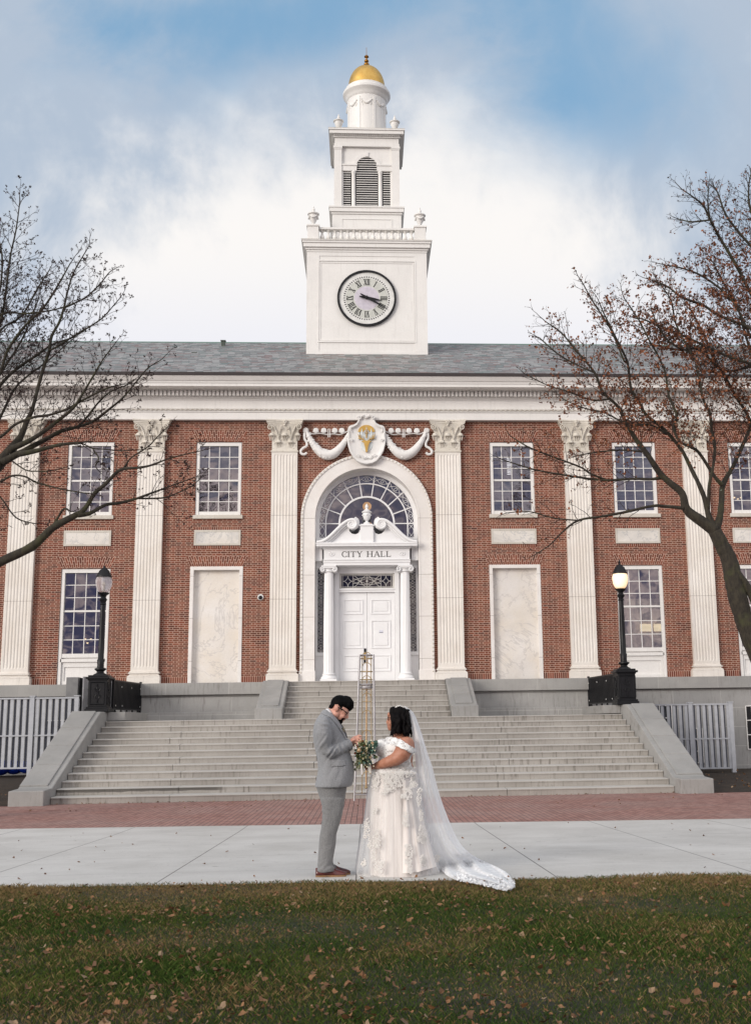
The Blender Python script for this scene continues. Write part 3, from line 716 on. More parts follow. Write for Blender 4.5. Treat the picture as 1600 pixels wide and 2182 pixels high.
# broken swan neck pediment
def swan(s):
    b = MB(); pts = []; n = 30
    for k in range(n):     # ogee from the corner up to the scroll
        t = k/(n-1); x = 1.67-1.20*t; z = 7.47+.76*(.5-.5*math.cos(PI*min(1, t*1.0)))**1.12; pts.append((x, z))
    cx, cz = .50, 8.07; r0 = .155
    a0 = math.atan2(pts[-1][1]-cz, pts[-1][0]-cx)
    for k in range(1, 46):
        t = k/45; a = a0+t*2.05*2*PI*1.0; r = (math.hypot(pts[n-1][0]-cx, pts[n-1][1]-cz))*(1-.80*t); pts.append((cx+r*math.cos(a), cz+r*math.sin(a)))
    for (w0, y_, off) in ((.055, -.34, 0), (.04, -.29, -.075), (.03, -.24, -.13)):
        P = []; Rr = []
        for i, (x, z) in enumerate(pts):
            if off and i > n+8: break
            j = min(i+1, len(pts)-1); h = max(i-1, 0); tx, tz = pts[j][0]-pts[h][0], pts[j][1]-pts[h][1]; L = math.hypot(tx, tz) or 1
            nx, nz = tz/L, -tx/L    # outward left of travel
            if nz > 0 and i < n: nx, nz = -nx, -nz
            sc = 1 if i < n else max(.35, 1-(i-n)/45*.7)
            k2 = off*(1 if i < n else max(0, 1-(i-n)/9))
            P.append((s*(x+(-nx if False else nx)*abs(k2)), y_, z+nz*abs(k2))); Rr.append(w0*sc)
        b.tube(P, Rr, 8)
    b.ball((s*cx, -.33, cz), .04, 1, .8, 1, 8, 6)
    b.lathe([(.150, 0), (.150, .55)], (s*cx, .2, cz), 20, ax='y')
    # tympanum
    poly = [(s*x, z-.03) for x, z in pts[:n]]
    base = [(s*.60, 7.98), (s*.58, 7.86), (s*.50, 7.78), (s*.38, 7.75), (s*.28, 7.80), (s*.24, 7.90), (s*.21, 7.90), (s*.21, 7.455), (s*1.67, 7.455)]
    full = poly+base
    q = MB(); q.prism(full, -.20, .20)
    a = put(b, 'swan_neck', MT['whited'], HALL, smooth=True, ang=50); put(q, 'tympanum', MT['whited'], a)
swan(-1); swan(1)
b = MB(); b.box(-.215, .215, -.30, .18, 7.455, 8.02); b.box(-.25, .25, -.33, .2, 8.02, 8.06); b.box(-.20, .20, -.30, .15, 8.06, 8.09)
pl = put(b, 'urn_pedestal', MT['whited'], HALL, bevel=.005)
b = MB(); b.lathe([(r, h*.8) for r, h in [(.16, 0), (.17, .03), (.12, .09), (.06, .13), (.05, .17), (.07, .19), (.12, .25), (.155, .36), (.165, .47), (.15, .50), (.20, .53), (.205, .56), (.15, .59), (.10, .64), (.055, .68), (.05, .72), (.075, .76), (.06, .82), (.03, .88), (.005, .92)]], (0, -.08, 8.09), 24, sx=.85, sy=.85)
for k in range(8):
    a = 2*PI*k/8; b.ball((.125*math.cos(a), -.08+.125*math.sin(a), 8.42), .042, 1, 1, .7, 6, 4)
put(b, 'urn', MT['whited'], pl, smooth=True)
# fanlight
b = MB(); yf = .46
arch_band(b, 1.60, 1.735, yf-.06, yf+.06, 7.70)
arch_band(b, 1.375, 1.415, yf-.03, yf+.03, 7.70, cz=8.23); arch_band(b, .90, .96, yf-.03, yf+.03, 7.70, cz=8.23)
b.box(-1.62, 1.62, yf-.06, yf+.06, 7.66, 7.74)
for k in range(0, 10):
    a = PI*k/9; c_, s_ = math.cos(a), math.sin(a); b.obox((.95*c_, yf, 8.23+.95*s_), (1.63*c_, yf, 8.23+(1.63+.09*abs(s_))*s_), .034, .05)
fl = put(b, 'fanlight', MT['whited'], HALL)
b = MB(); rr = random.Random(9)
for k in range(9):
    a0, a1 = PI*k/9, PI*(k+1)/9; am = (a0+a1)/2; rm = 1.52+.04*math.sin(am)
    cx, cz = rm*math.cos(am), 8.23+rm*math.sin(am)
    # crossing arcs of tracery in each outer cell
    for q in (-1, 1):
        pts = []
        for j in range(9):
            t = j/8; a = a0+(a1-a0)*t; r = rm+q*(.085-.17*math.sin(PI*t)); pts.append((r*math.cos(a), yf, 8.23+r*math.sin(a)))
        b.tube(pts, .0085, 4)
    b.tube([(cx+.05*math.cos(j*PI/5), yf, cz+.05*math.sin(j*PI/5)) for j in range(11)], .0085, 4)
for s in (-1, 1):
    for q in (-1, 1): b.tube([(s*1.515+q*(.085-.17*math.sin(PI*j/8)), yf, 7.74+.47*j/8) for j in range(9)], .0085, 4)
put(b, 'tracery', MT['whited'], fl, smooth=True)
b = MB(); g = arc_pts(1.62, 0, PI, 36)
b.poly([(x, yf+.02, z) for x, z in [(1.62, 7.70)]+g+[(-1.62, 7.70)]]); put(b, 'fanlight_pane', MT['glassd'], fl, fixn=False)
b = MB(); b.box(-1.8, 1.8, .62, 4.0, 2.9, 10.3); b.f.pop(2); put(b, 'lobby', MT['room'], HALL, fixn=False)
b = MB(); g1 = at(782, 1079, 1.6); g2 = at(786, 1120, 2.4); b.ball(g1, .155, n=20, m=14); b.ball(g2, .12, n=14, m=10)
MT['globe'] = emit('lit_globe', (1, .50, .12), 1.6); put(b, 'hall_globe', MT['globe'], HALL, smooth=True)
# lattice lights: sidelights and transom
MT['lead'] = simple('lattice_paint', (.62, .60, .57), .5)
for s in (-1, 1):
    x0, x1 = sorted((s*1.655, s*1.42)); z0, z1 = 3.86, 6.66; y = YD+.06
    g = MB(); g.quad((x0, y+.02, z0), (x1, y+.02, z0), (x1, y+.02, z1), (x0, y+.02, z1)); sdl = put(g, 'sidelight', MT['glassl'], HALL, fixn=False)
    b = MB(); n = 10; h = (z1-z0)/n; xm = (x0+x1)/2; w = (x1-x0)/2
    for k in range(n):
        za = z0+k*h
        for q in (-1, 1):
            b.tube([(xm+q*w*(1-2*math.sin(PI*j/8)), y, za+h*j/8) for j in range(9)], .008, 4)
            b.tube([(xm+q*w*(-math.cos(PI*j/6)), y, za+h*j/6) for j in range(7)], .008, 4)
        if k % 2 == 0: b.tube([(xm, y, za), (xm, y, za+h)], .007, 4)
        if k % 3 == 0: b.ball((xm, y, za), .022, 1.6, .6, .8, 7, 5)
    put(b, 'lattice', MT['lead'], sdl)
x0, x1, z0, z1, y = -.87, .87, 6.0, 6.48, YD+.06
g = MB(); g.quad((x0, y+.02, z0), (x1, y+.02, z0), (x1, y+.02, z1), (x0, y+.02, z1)); tr = put(g, 'transom_window', MT['glassl'], HALL, fixn=False)
b = MB(); zc = (z0+z1)/2; hh = (z1-z0)/2
b.box(x0, x1, y-.02, y+.01, z0-.02, z0+.02); b.box(x0, x1, y-.02, y+.01, z1-.02, z1+.02); b.box(x0-.06, x0+.01, y-.02, y+.03, z0-.02, z1+.02); b.box(x1-.01, x1+.06, y-.02, y+.03, z0-.02, z1+.02)
for z in (z0+.05, z1-.05): b.tube([(x0, y, z), (x1, y, z)], .009, 4)
for x in (-.82, -.47, .47, .82): b.tube([(x, y, z0), (x, y, z1)], .009, 4)
for s in (-1, 1):
    cx = s*.64
    for qx in (-1, 1):
        for qz in (-1, 1): b.tube([(cx+qx*(.16-.16*math.sin(PI/2*j/6)), y, zc+qz*(.19-.19*math.cos(PI/2*j/6))) for j in range(7)], .009, 4)
for amp, lo in ((.19, .0), (.08, .0)):
    for q in (-1, 1):
        b.tube([(-.47+.94*j/24, y, zc+q*amp*math.cos(2*PI*j/24*1.0)) for j in range(25)], .009, 4)
b.tube([(.44*math.cos(2*PI*j/28), y, zc+.12*math.sin(2*PI*j/28)) for j in range(29)], .009, 4); b.ball((0, y-.01, zc), .035, 1, .6, 1, 10, 6)
b.tube([(0, y, z0), (0, y, z1)], .008, 4)
put(b, 'lattice', MT['lead'], tr)
# ---- security dome camera
b = MB(); b.lathe([(.10, 0), (.105, .03), (.10, .06), (.02, .065)], (-3.52, 0, 5.68), 18, ax='y'); sc_ = put(b, 'security_camera', simple('camera_shell', (.78, .78, .77), .4), HALL, smooth=True)
b = MB(); b.ball((-3.52, -.06, 5.665), .068, n=14, m=9); put(b, 'camera_dome', MT['black'], sc_, smooth=True)
# ======================= CREST AND GARLANDS =======================
def outline(half): return [(x, z) for x, z in half]+[(-x, z) for x, z in reversed(half)]
half = [(0, 11.90), (.12, 11.885), (.22, 11.85), (.255, 11.74), (.33, 11.60), (.44, 11.53), (.56, 11.50), (.62, 11.44), (.645, 11.30), (.625, 11.17), (.65, 11.02), (.64, 10.86), (.58, 10.62), (.47, 10.42), (.34, 10.26), (.20, 10.18), (0, 10.14)]
full = [(x, z) for x, z in half]+[(-x, z) for x, z in half[-2:0:-1]]
b = MB(); cx0, cz0 = 0, 11.0
def ring(sc, y, lift=0): return [(x*sc, y, cz0+(z-cz0)*sc) for x, z in full]
b.loft([ring(1.0, -.14), ring(1.0, -.26), ring(.985, -.30), ring(.93, -.305), ring(.87, -.27), ring(.80, -.245), ring(.40, -.275), ring(.02, -.285)])
crest = put(b, 'crest', MT['orn'], HALL, smooth=True, ang=50)
for s in (-1, 1):
    o = MB()
    def spir(cx, cz, r0, turns, w, st=0, y=-.32):
        o.tube([(cx+s*r0*(1-.85*k/20)*math.cos(st+turns*2*PI*k/20), y, cz+r0*(1-.85*k/20)*math.sin(st+turns*2*PI*k/20)) for k in range(21)], [w*(1-.4*k/20) for k in range(21)], 6)
    spir(s*.235, 11.76, .075, 1.3, .024); spir(s*.52, 10.97, .055, 1.4, .02); spir(s*.27, 10.43, .06, 1.2, .02)
    o.tube([(s*.25, -.31, 11.66), (s*.32, -.33, 11.52), (s*.44, -.32, 11.45), (s*.53, -.32, 11.42), (s*.55, -.31, 11.30), (s*.48, -.3, 11.25)], [.02, .028, .03, .026, .024, .012], 6)
    o.tube([(s*.20, -.30, 10.46), (s*.12, -.31, 10.34), (s*.04, -.31, 10.36), (0, -.31, 10.40)], .022, 6)
    o.tube([(s*.02, -.30, 11.80), (s*.10, -.33, 11.83), (s*.18, -.31, 11.82)], [.03, .045, .03], 6)
    put(o, 'scrollwork', MT['orn'], crest, smooth=True)
o = MB(); o.ball((0, -.30, 11.80), .07, 1.3, .6, .9); put(o, 'shell_boss', MT['orn'], crest, smooth=True)
# gilded device: sun, peaks, stag head
yc = -.292
b = MB()
b.loft([[(r0*math.cos(a), yc, 11.27+r0*.86*math.sin(a)), (r1*math.cos(a), yc, 11.27+r1*.86*math.sin(a)), (r1*math.cos(a), yc+.05, 11.27+r1*.86*math.sin(a)), (r0*math.cos(a), yc+.05, 11.27+r0*.86*math.sin(a))] for a in [PI*k/20 for k in range(21)] for r0, r1 in ((.10, .285),)])
put(b, 'gilded_sun', MT['gold'], crest)
b = MB()
for x, w, z0, z1 in ((0, .13, 11.0, 11.46), (-.16, .12, 11.0, 11.40), (.16, .12, 11.0, 11.40), (-.245, .07, 11.0, 11.28), (.245, .07, 11.0, 11.28), (-.08, .08, 11.0, 11.31), (.08, .08, 11.0, 11.31)): b.prism([(x-w*.6, z0), (x+w*.6, z0), (x, z1)], yc-.014-.02*abs(x), yc+.03)
b.lathe([(.20, 0), (.19, .012)], (0, yc+.012, 10.83), 20, sx=1, sy=1.25, ax='y')
put(b, 'pale_peaks', simple('pale_peaks_paint', (.72, .79, .82), .6), crest)
b = MB()
head = [(0, 10.55), (.032, 10.565), (.038, 10.64), (.055, 10.74), (.082, 10.83), (.09, 10.88), (.17, 10.935), (.09, 10.945), (.04, 10.95), (0, 10.945)]
b.prism(head+[(-x, z) for x, z in head[-2:0:-1]], yc-.07, yc)
for s in (-1, 1):
    b.tube([(s*.045, yc-.045, 10.94), (s*.11, yc-.045, 10.99), (s*.20, yc-.045, 11.02), (s*.265, yc-.045, 11.09), (s*.285, yc-.045, 11.19)], [.022, .020, .018, .016, .007], 5)
    for (a, c_) in (((.11, 10.99), (.105, 11.12)), ((.17, 11.01), (.185, 11.15)), ((.23, 11.05), (.225, 11.20)), ((.21, 11.02), (.30, 11.03))): b.tube([(s*a[0], yc-.045, a[1]), (s*c_[0], yc-.045, c_[1])], [.015, .006], 5)
b.tube([(0, yc-.05, 11.05), (0, yc-.05, 11.36)], [.026, .012], 5); b.tube([(-.07, yc-.05, 11.23), (0, yc-.05, 11.20), (.07, yc-.05, 11.23)], .014, 5); b.tube([(-.045, yc-.05, 11.30), (0, yc-.05, 11.27), (.045, yc-.05, 11.30)], .011, 5)
put(b, 'stag_head', MT['gold'], crest, smooth=True, ang=50)
# garlands
def garland(s):
    b = MB(); P = []; Rr = []; n = 26
    for k in range(n):
        t = k/(n-1); x = .60+(2.02-.60)*t; z = 11.28-.02*t-.80*(math.sin(PI*t))**.80+.05*t; P.append((s*x, -.13, z)); Rr.append(.05+.12*math.sin(PI*t)**.8)
    b.tube(P, Rr, 10)
    rr = random.Random(5)
    for k in range(1, n-1):
        for j in range(6):
            a = rr.uniform(-2.6, -.5); r = Rr[k]; p = P[k]; q = (p[0]+r*.85*math.cos(a)*.4+rr.uniform(-.03, .03), p[1]+r*.85*math.sin(a)*.8, p[2]+r*.9*math.cos(a)); b.ball(q, .042+.016*rr.random(), 1.3, .9, .8, 6, 4)
    g = put(b, 'garland', MT['orn'], HALL, smooth=True, ang=60)
    c = MB(); c.lathe([(.095, -.06), (.10, .0), (.09, .04), (.06, .05), (.05, .03), (.02, .05)], (s*2.06, -.13, 11.36), 18, ax='y')
    # hanging ribbon
    rb = [(2.10, 11.28), (2.10, 11.08), (2.17, 10.95), (2.17, 10.82), (2.05, 10.74), (1.97, 10.64), (2.0, 10.55), (2.10, 10.53), (2.18, 10.58)]
    def sm(pts, m=5):
        out = []
        for i in range(len(pts)-1):
            p0, p1, p2, p3 = pts[max(i-1, 0)], pts[i], pts[i+1], pts[min(i+2, len(pts)-1)]
            for j in range(m):
                t = j/m; out.append(tuple(.5*((2*p1[a])+(-p0[a]+p2[a])*t+(2*p0[a]-5*p1[a]+4*p2[a]-p3[a])*t*t+(-p0[a]+3*p1[a]-3*p2[a]+p3[a])*t**3) for a in (0, 1)))
        return out+[pts[-1]]
    rbm = [(2*2.10-x, z) if True else (x, z) for x, z in rb]
    c.tube([(s*x, -.12, z) for x, z in sm(rbm)], .042, 8, flat=.6)
    # swagged band with shell bows
    c.tube([(s*x, -.11, z) for x, z in sm([(1.98, 11.32), (1.82, 11.24), (1.62, 11.26), (1.50, 11.25), (1.32, 11.22), (1.1, 11.24), (.9, 11.22), (.64, 11.34)])], .036, 6, flat=.6)
    for xb in (1.72, 1.45, 1.08, .84):
        c.lathe([(.085, -.04), (.10, 0), (.085, .04), (.02, .05)], (s*xb, -.12, 11.36), 12, ax='y'); c.box(s*xb-.10, s*xb+.10, -.15, -.09, 11.30, 11.335)
    for xb in (1.30, 1.24): c.tube([(s*xb, -.12, 11.42), (s*xb, -.12, 11.12)], .018, 5)
    put(c, 'ribbon', MT['orn'], g, smooth=True, ang=60)
garland(-1); garland(1)
# ======================= CLOCK TOWER =======================
TX = .04; TYC = 5.5
def sbox(b, hw, z0, z1, cx=TX, cy=TYC, hy=None): hy = hw if hy is None else hy; b.box(cx-hw, cx+hw, cy-hy, cy+hy, z0, z1)
b = MB(); sbox(b, 2.27, 13.2, 19.36)
tw = put(b, 'clock_stage', MT['white'], HALL)
b = MB(); yf = TYC-2.27
sbox(b, 2.29, 15.0, 15.32); sbox(b, 2.29, 18.98+.16, 19.36)
for s in (-1, 1): b.box(TX+s*2.05-.24, TX+s*2.05+.24, yf-.022, yf-.001, 15.32, 19.14)
for i, w in enumerate((.0, .07)):
    y = yf-.035+.018*i; a = 1.87-w; z0, z1 = 15.67+w, 18.98-w; t = .055
    b.box(TX-a, TX+a, y, yf-.001, z1-t, z1); b.box(TX-a, TX+a, y, yf-.001, z0, z0+t); b.box(TX-a, TX-a+t, y, yf-.001, z0+t, z1-t); b.box(TX+a-t, TX+a, y, yf-.001, z0+t, z1-t)
put(b, 'panel_moulding', MT['white'], tw)
b = MB()
for hw, z0, z1 in ((2.31, 19.30, 19.38), (2.35, 19.38, 19.46), (2.42, 19.46, 19.62), (2.46, 19.62, 19.70), (2.49, 19.70, 19.73)): sbox(b, hw, z0, z1)
put(b, 'tower_cornice', MT['white'], HALL)
b = MB(); sbox(b, 2.50, 19.731, 19.745); put(b, 'lead_edge', MT['sill'], HALL)
# clock
YK = yf-.03; KZ = 17.43; KX = TX-.01
def disc(b, r, y0, y1, n=64, r0=0):
    if r0: b.loft([[(KX+r0*math.cos(a), y0, KZ+r0*math.sin(a)), (KX+r*math.cos(a), y0, KZ+r*math.sin(a)), (KX+r*math.cos(a), y1, KZ+r*math.sin(a)), (KX+r0*math.cos(a), y1, KZ+r0*math.sin(a))] for a in [2*PI*k/n for k in range(n+1)]])
    else: b.prism([(KX+r*math.cos(2*PI*k/n), KZ+r*math.sin(2*PI*k/n)) for k in range(n)], y0, y1)
b = MB(); disc(b, 1.05, YK-.02, YK+.04)
ck = put(b, 'clock', simple('clock_face', (.78, .78, .76), .5), HALL)
b = MB(); disc(b, .80, YK-.024, YK-.021, r0=.48); put(b, 'numeral_ring', simple('clock_ring', (.60, .61, .57), .5), ck)
b = MB(); disc(b, .47, YK-.024, YK-.021); put(b, 'clock_centre', simple('clock_centre_paint', (.62, .58, .66), .5), ck)
b = MB(); disc(b, 1.12, YK-.07, YK+.05, r0=1.045); put(b, 'clock_rim', MT['black'], ck)
b = MB()
for k in range(60):
    a = 2*PI*k/60; c_, s_ = math.cos(a), math.sin(a); b.obox((KX+.825*c_, YK-.026, KZ+.825*s_), (KX+.875*c_, YK-.026, KZ+.875*s_), .036, .006)
num = {12: 'XII', 1: 'I', 2: 'II', 3: 'III', 4: 'IIII', 5: 'V', 6: 'VI', 7: 'VII', 8: 'VIII', 9: 'IX', 10: 'X', 11: 'XI'}
for hnum, tx in num.items():
    a = PI/2-hnum*PI/6; er = Vector((math.cos(a), 0, math.sin(a))); et = Vector((math.sin(a), 0, -math.cos(a)))
    wd = {'X': .13, 'V': .12, 'I': .056}; tot = sum(wd[c_] for c_ in tx); x = -tot/2; O = Vector((KX, YK-.029, KZ))
    def L(x0, r0, x1, r1, w): b.obox(O+er*r0+et*x0, O+er*r1+et*x1, w, .006)
    for ch in tx:
        w = wd[ch]; xm = x+w/2
        if ch == 'I': L(xm, .53, xm, .76, .030)
        if ch == 'X': L(x+.02, .76, x+w-.02, .53, .032); L(x+w-.02, .76, x+.02, .53, .014)
        if ch == 'V': L(x+.015, .76, xm, .53, .032); L(x+w-.015, .76, xm, .53, .014)
        x += w
    L(-tot/2, .762, tot/2, .762, .012); L(-tot/2, .528, tot/2, .528, .012)
put(b, 'numerals', MT['black'], ck)
def hand(ang, ln, w, y):
    b = MB(); a = R_(90-ang); e = Vector((math.cos(a), 0, math.sin(a))); t = Vector((-math.sin(a), 0, math.cos(a))); O = Vector((KX, 0, KZ))
    pts = [(-.26, -w*.5), (-.30, 0), (-.26, w*.5), (0, w), (ln*.55, w*.75), (ln*.8, w*.4), (ln, 0), (ln*.8, -w*.4), (ln*.55, -w*.75), (0, -w)]
    P = [O+e*p[0]+t*p[1] for p in pts]; n = len(P); base = len(b.v)
    b.v += [(p.x, y, p.z) for p in P]+[(p.x, y-.02, p.z) for p in P]
    b.f.append(tuple(range(n))); b.f.append(tuple(reversed(range(n, 2*n))))
    for i in range(n): j = (i+1) % n; b.f.append((i, n+i, n+j, j))
    return b
put(hand(101, .60, .055, YK-.07), 'hour_hand', MT['black'], ck); put(hand(120, .90, .045, YK-.11), 'minute_hand', MT['black'], ck)
b = MB(); b.lathe([(.06, 0), (.06, .12), (.03, .14)], (KX, YK-.02, KZ), 14, ax='y'); put(b, 'clock_boss', MT['black'], ck)
# balustrade and urns
BF = 2.26; yb = TYC-BF
b = MB()
for sx in (-1, 1):
    for sy in (-1, 1):
        cx, cy = TX+sx*(BF-.2), TYC+sy*(BF-.2); b.box(cx-.215, cx+.215, cy-.215, cy+.215, 19.745, 20.36); b.box(cx-.25, cx+.25, cy-.25, cy+.25, 20.36, 20.42)
for sy in (-1, 1):
    y = TYC+sy*(BF-.2); b.box(TX-1.845, TX+1.845, y-.12, y+.12, 19.745, 19.83); b.box(TX-1.83, TX+1.83, y-.13, y+.13, 20.28, 20.36)
    x = TX+sy*(BF-.2); b.box(x-.12, x+.12, TYC-1.845, TYC+1.845, 19.745, 19.83); b.box(x-.13, x+.13, TYC-1.83, TYC+1.83, 20.28, 20.36)
bal = put(b, 'balustrade', MT['white'], HALL, bevel=.006)
proto = None
for side in range(4):
    for k in range(15):
        u = -1.72+3.44*k/14
        x, y = ((TX+u, TYC-BF+.2), (TX+u, TYC+BF-.2), (TX-BF+.2, TYC+u), (TX+BF-.2, TYC+u))[side]
        if proto is None:
            b = MB(); b.lathe([(.085, 0), (.085, .03), (.05, .05), (.045, .07), (.085, .13), (.09, .18), (.06, .25), (.04, .31), (.045, .36), (.075, .38), (.05, .41), (.085, .42), (.085, .45)], (x, y, 19.83), 10); proto = put(b, 'baluster', MT['white'], bal, smooth=True); px0, py0 = x, y
        else:
            c = proto.copy(); COL.objects.link(c); c.location = (x-px0, y-py0, 0)
def tower_urn(x, y, z, s, name='tower_urn'):
    b = MB(); k = s
    b.box(x-.15*k, x+.15*k, y-.15*k, y+.15*k, z, z+.07*k)
    b.lathe([(r*k, h*k) for r, h in ((.08, .07), (.05, .12), (.06, .15), (.12, .25), (.19, .42), (.20, .48), (.17, .50), (.245, .54), (.25, .57), (.15, .61), (.08, .66), (.05, .70), (.07, .75), (.06, .80), (.03, .84), (.035, .87), (.01, .93))], (x, y, z), 16)
    u = put(b, name, MT['white'], HALL, smooth=True)
    return u
for sx in (-1, 1):
    for sy in (-1, 1):
        u = tower_urn(TX+sx*(BF-.2), TYC+sy*(BF-.2), 20.42, .93)
        b = MB(); cx, cy = TX+sx*(BF-.2), TYC+sy*(BF-.2)
        for q in range(4):
            a0 = q*PI/2+PI/4; b.tube([(cx+.185*math.cos(a0+PI/2*j/6), cy+.185*math.sin(a0+PI/2*j/6), 20.42+.43-.10*math.sin(PI*j/6)) for j in range(7)], .028, 5)
        put(b, 'swag', MT['white'], u, smooth=True)
# second plinth
b = MB(); sbox(b, 1.36, 19.74, 21.36); sbox(b, 1.40, 21.30, 21.38); sbox(b, 1.46, 21.38, 21.54); sbox(b, 1.49, 21.54, 21.60)
y = TYC-1.36; a = 1.0
b.box(TX-a, TX+a, y-.02, y-.001, 21.08, 21.12); b.box(TX-a, TX-a+.04, y-.02, y-.001, 20.2, 21.08); b.box(TX+a-.04, TX+a, y-.02, y-.001, 20.2, 21.08)
put(b, 'belfry_plinth', MT['white'], HALL)
# belfry with palladian louvres on each side
BX = .05; HB = 1.30
b = MB(); sbox(b, HB-.17, 21.60, 24.25, BX)   # core (dark behind louvres is separate)
for sx in (-1, 1):
    for sy in (-1, 1): b.box(BX+sx*(HB-.15)-.15, BX+sx*(HB-.15)+.15, TYC+sy*(HB-.15)-.15, TYC+sy*(HB-.15)+.15, 21.6, 24.25)
bf = put(b, 'belfry', MT['white'], HALL)
def side_map(side):
    "front face coordinates (u across, d outwards) to world"
    if side == 0: return lambda u, d, z: (BX+u, TYC-d, z)
    if side == 1: return lambda u, d, z: (BX+d, TYC+u, z)
    if side == 2: return lambda u, d, z: (BX-u, TYC+d, z)
    return lambda u, d, z: (BX-d, TYC-u, z)
def mapped(src, fn):
    o = MB(); o.f = list(src.f); o.v = [fn(x, -y, z) for x, y, z in src.v]; return o
f = MB(); d0 = HB-.17
# face furniture in local (u, -d, z)
def fb(x0, x1, da, db, z0, z1): f.box(x0, x1, -db, -da, z0, z1)
for s in (-1, 1):
    xa, xb = sorted((s*1.0, s*.72)); 
    fb(min(s*1.005, s*.93), max(s*1.005, s*.93), d0, d0+.08, 21.6, 24.25)
    fb(min(s*1.0, s*.40), max(s*1.0, s*.40), d0, d0+.12, 23.22, 23.44); fb(min(s*1.0, s*.38), max(s*1.0, s*.38), d0, d0+.15, 23.44, 23.50)
    f.lathe([(.10, 0), (.10, .05), (.085, .08), (.08, 1.50), (.09, 1.53), (.10, 1.56), (.10, 1.62)], (s*.53, -(d0+.03), 21.6), 14)
arch = MB()
n = 24
for r0, r1, da, db in ((.42, .56, d0, d0+.09),):
    f.loft([[(r0*math.cos(a), -da, 23.42+r0*math.sin(a)), (r1*math.cos(a), -da, 23.42+r1*math.sin(a)), (r1*math.cos(a), -db, 23.42+r1*math.sin(a)), (r0*math.cos(a), -db, 23.42+r0*math.sin(a))] for a in [PI*k/n for k in range(n+1)]])
# spandrel wall above the arch
ac = math.atan2(.83, .93); AA = sorted([PI*k/n for k in range(n+1)]+[ac, PI-ac])
for a0, a1 in zip(AA[:-1], AA[1:]):
    def ou(a):
        t = min(.93/max(abs(math.cos(a)), 1e-6), .83/max(math.sin(a), 1e-6)); return (t*math.cos(a), t*math.sin(a))
    P = [(.43*math.cos(a0), .43*math.sin(a0)), ou(a0), ou(a1), (.43*math.cos(a1), .43*math.sin(a1))]
    f.prism([(x, 23.42+z) for x, z in P], -(d0+.05), -d0)
fb(-.06, .06, d0+.06, d0+.13, 23.84, 24.05)
for side in range(4): put(mapped(f, side_map(side)), 'belfry_face', MT['white'], bf, smooth=True, ang=30)
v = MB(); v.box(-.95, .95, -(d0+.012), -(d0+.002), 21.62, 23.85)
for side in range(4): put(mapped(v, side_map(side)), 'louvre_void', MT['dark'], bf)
l = MB(); z = 21.66
while z < 23.84:
    w = .42 if z < 23.42 else math.sqrt(max(0, .42**2-(z-23.42)**2))
    if w > .06: l.quad((-w, -(d0+.075), z), (w, -(d0+.075), z), (w, -(d0+.02), z+.062), (-w, -(d0+.02), z+.062)); l.quad((-w, -(d0+.075), z), (w, -(d0+.075), z), (w, -(d0+.075), z+.022), (-w, -(d0+.075), z+.022))
    if z < 23.18:
        for s in (-1, 1):
            a, c_ = sorted((s*.645, s*.93)); l.quad((a, -(d0+.075), z), (c_, -(d0+.075), z), (c_, -(d0+.02), z+.062), (a, -(d0+.02), z+.062)); l.quad((a, -(d0+.075), z), (c_, -(d0+.075), z), (c_, -(d0+.075), z+.022), (a, -(d0+.075), z+.022))
    z += .098
for side in range(4): put(mapped(l, side_map(side)), 'louvres', MT['white'], bf, fixn=False)
b = MB()
for sx in (-1, 1):
    for sy in (-1, 1):
        cx, cy = BX+sx*(HB-.15), TYC+sy*(HB-.15); b.box(cx-.18, cx+.18, cy-.18, cy+.18, 24.16, 24.25); b.box(cx-.165, cx+.165, cy-.165, cy+.165, 24.11, 24.16)
sbox(b, HB, 24.25, 24.38, BX); sbox(b, HB-.02, 24.38, 24.62, BX); sbox(b, HB+.04, 24.62, 24.66, BX); sbox(b, HB+.18, 24.72, 24.86, BX); sbox(b, HB+.22, 24.86, 24.92, BX); sbox(b, HB+.05, 24.66, 24.72, BX)
bc = put(b, 'belfry_cornice', MT['white'], HALL)
b = MB()
for side in range(4):
    mm = side_map(side); u = -HB
    q = MB()
    while u < HB: q.box(u, u+.05, -(HB+.10), -(HB+.05), 24.665, 24.715); u += .088
    m2 = mapped(q, mm); nb_ = len(b.v); b.v += m2.v; b.f += [tuple(i+nb_ for i in fc) for fc in m2.f]
put(b, 'belfry_dentils', MT['white'], bc)
b = MB(); sbox(b, HB+.225, 24.921, 24.935, BX); put(b, 'belfry_lead', MT['sill'], bc)
for sx in (-1, 1):
    for sy in (-1, 1): tower_urn(BX+sx*1.13, TYC+sy*1.13, 24.93, .86)
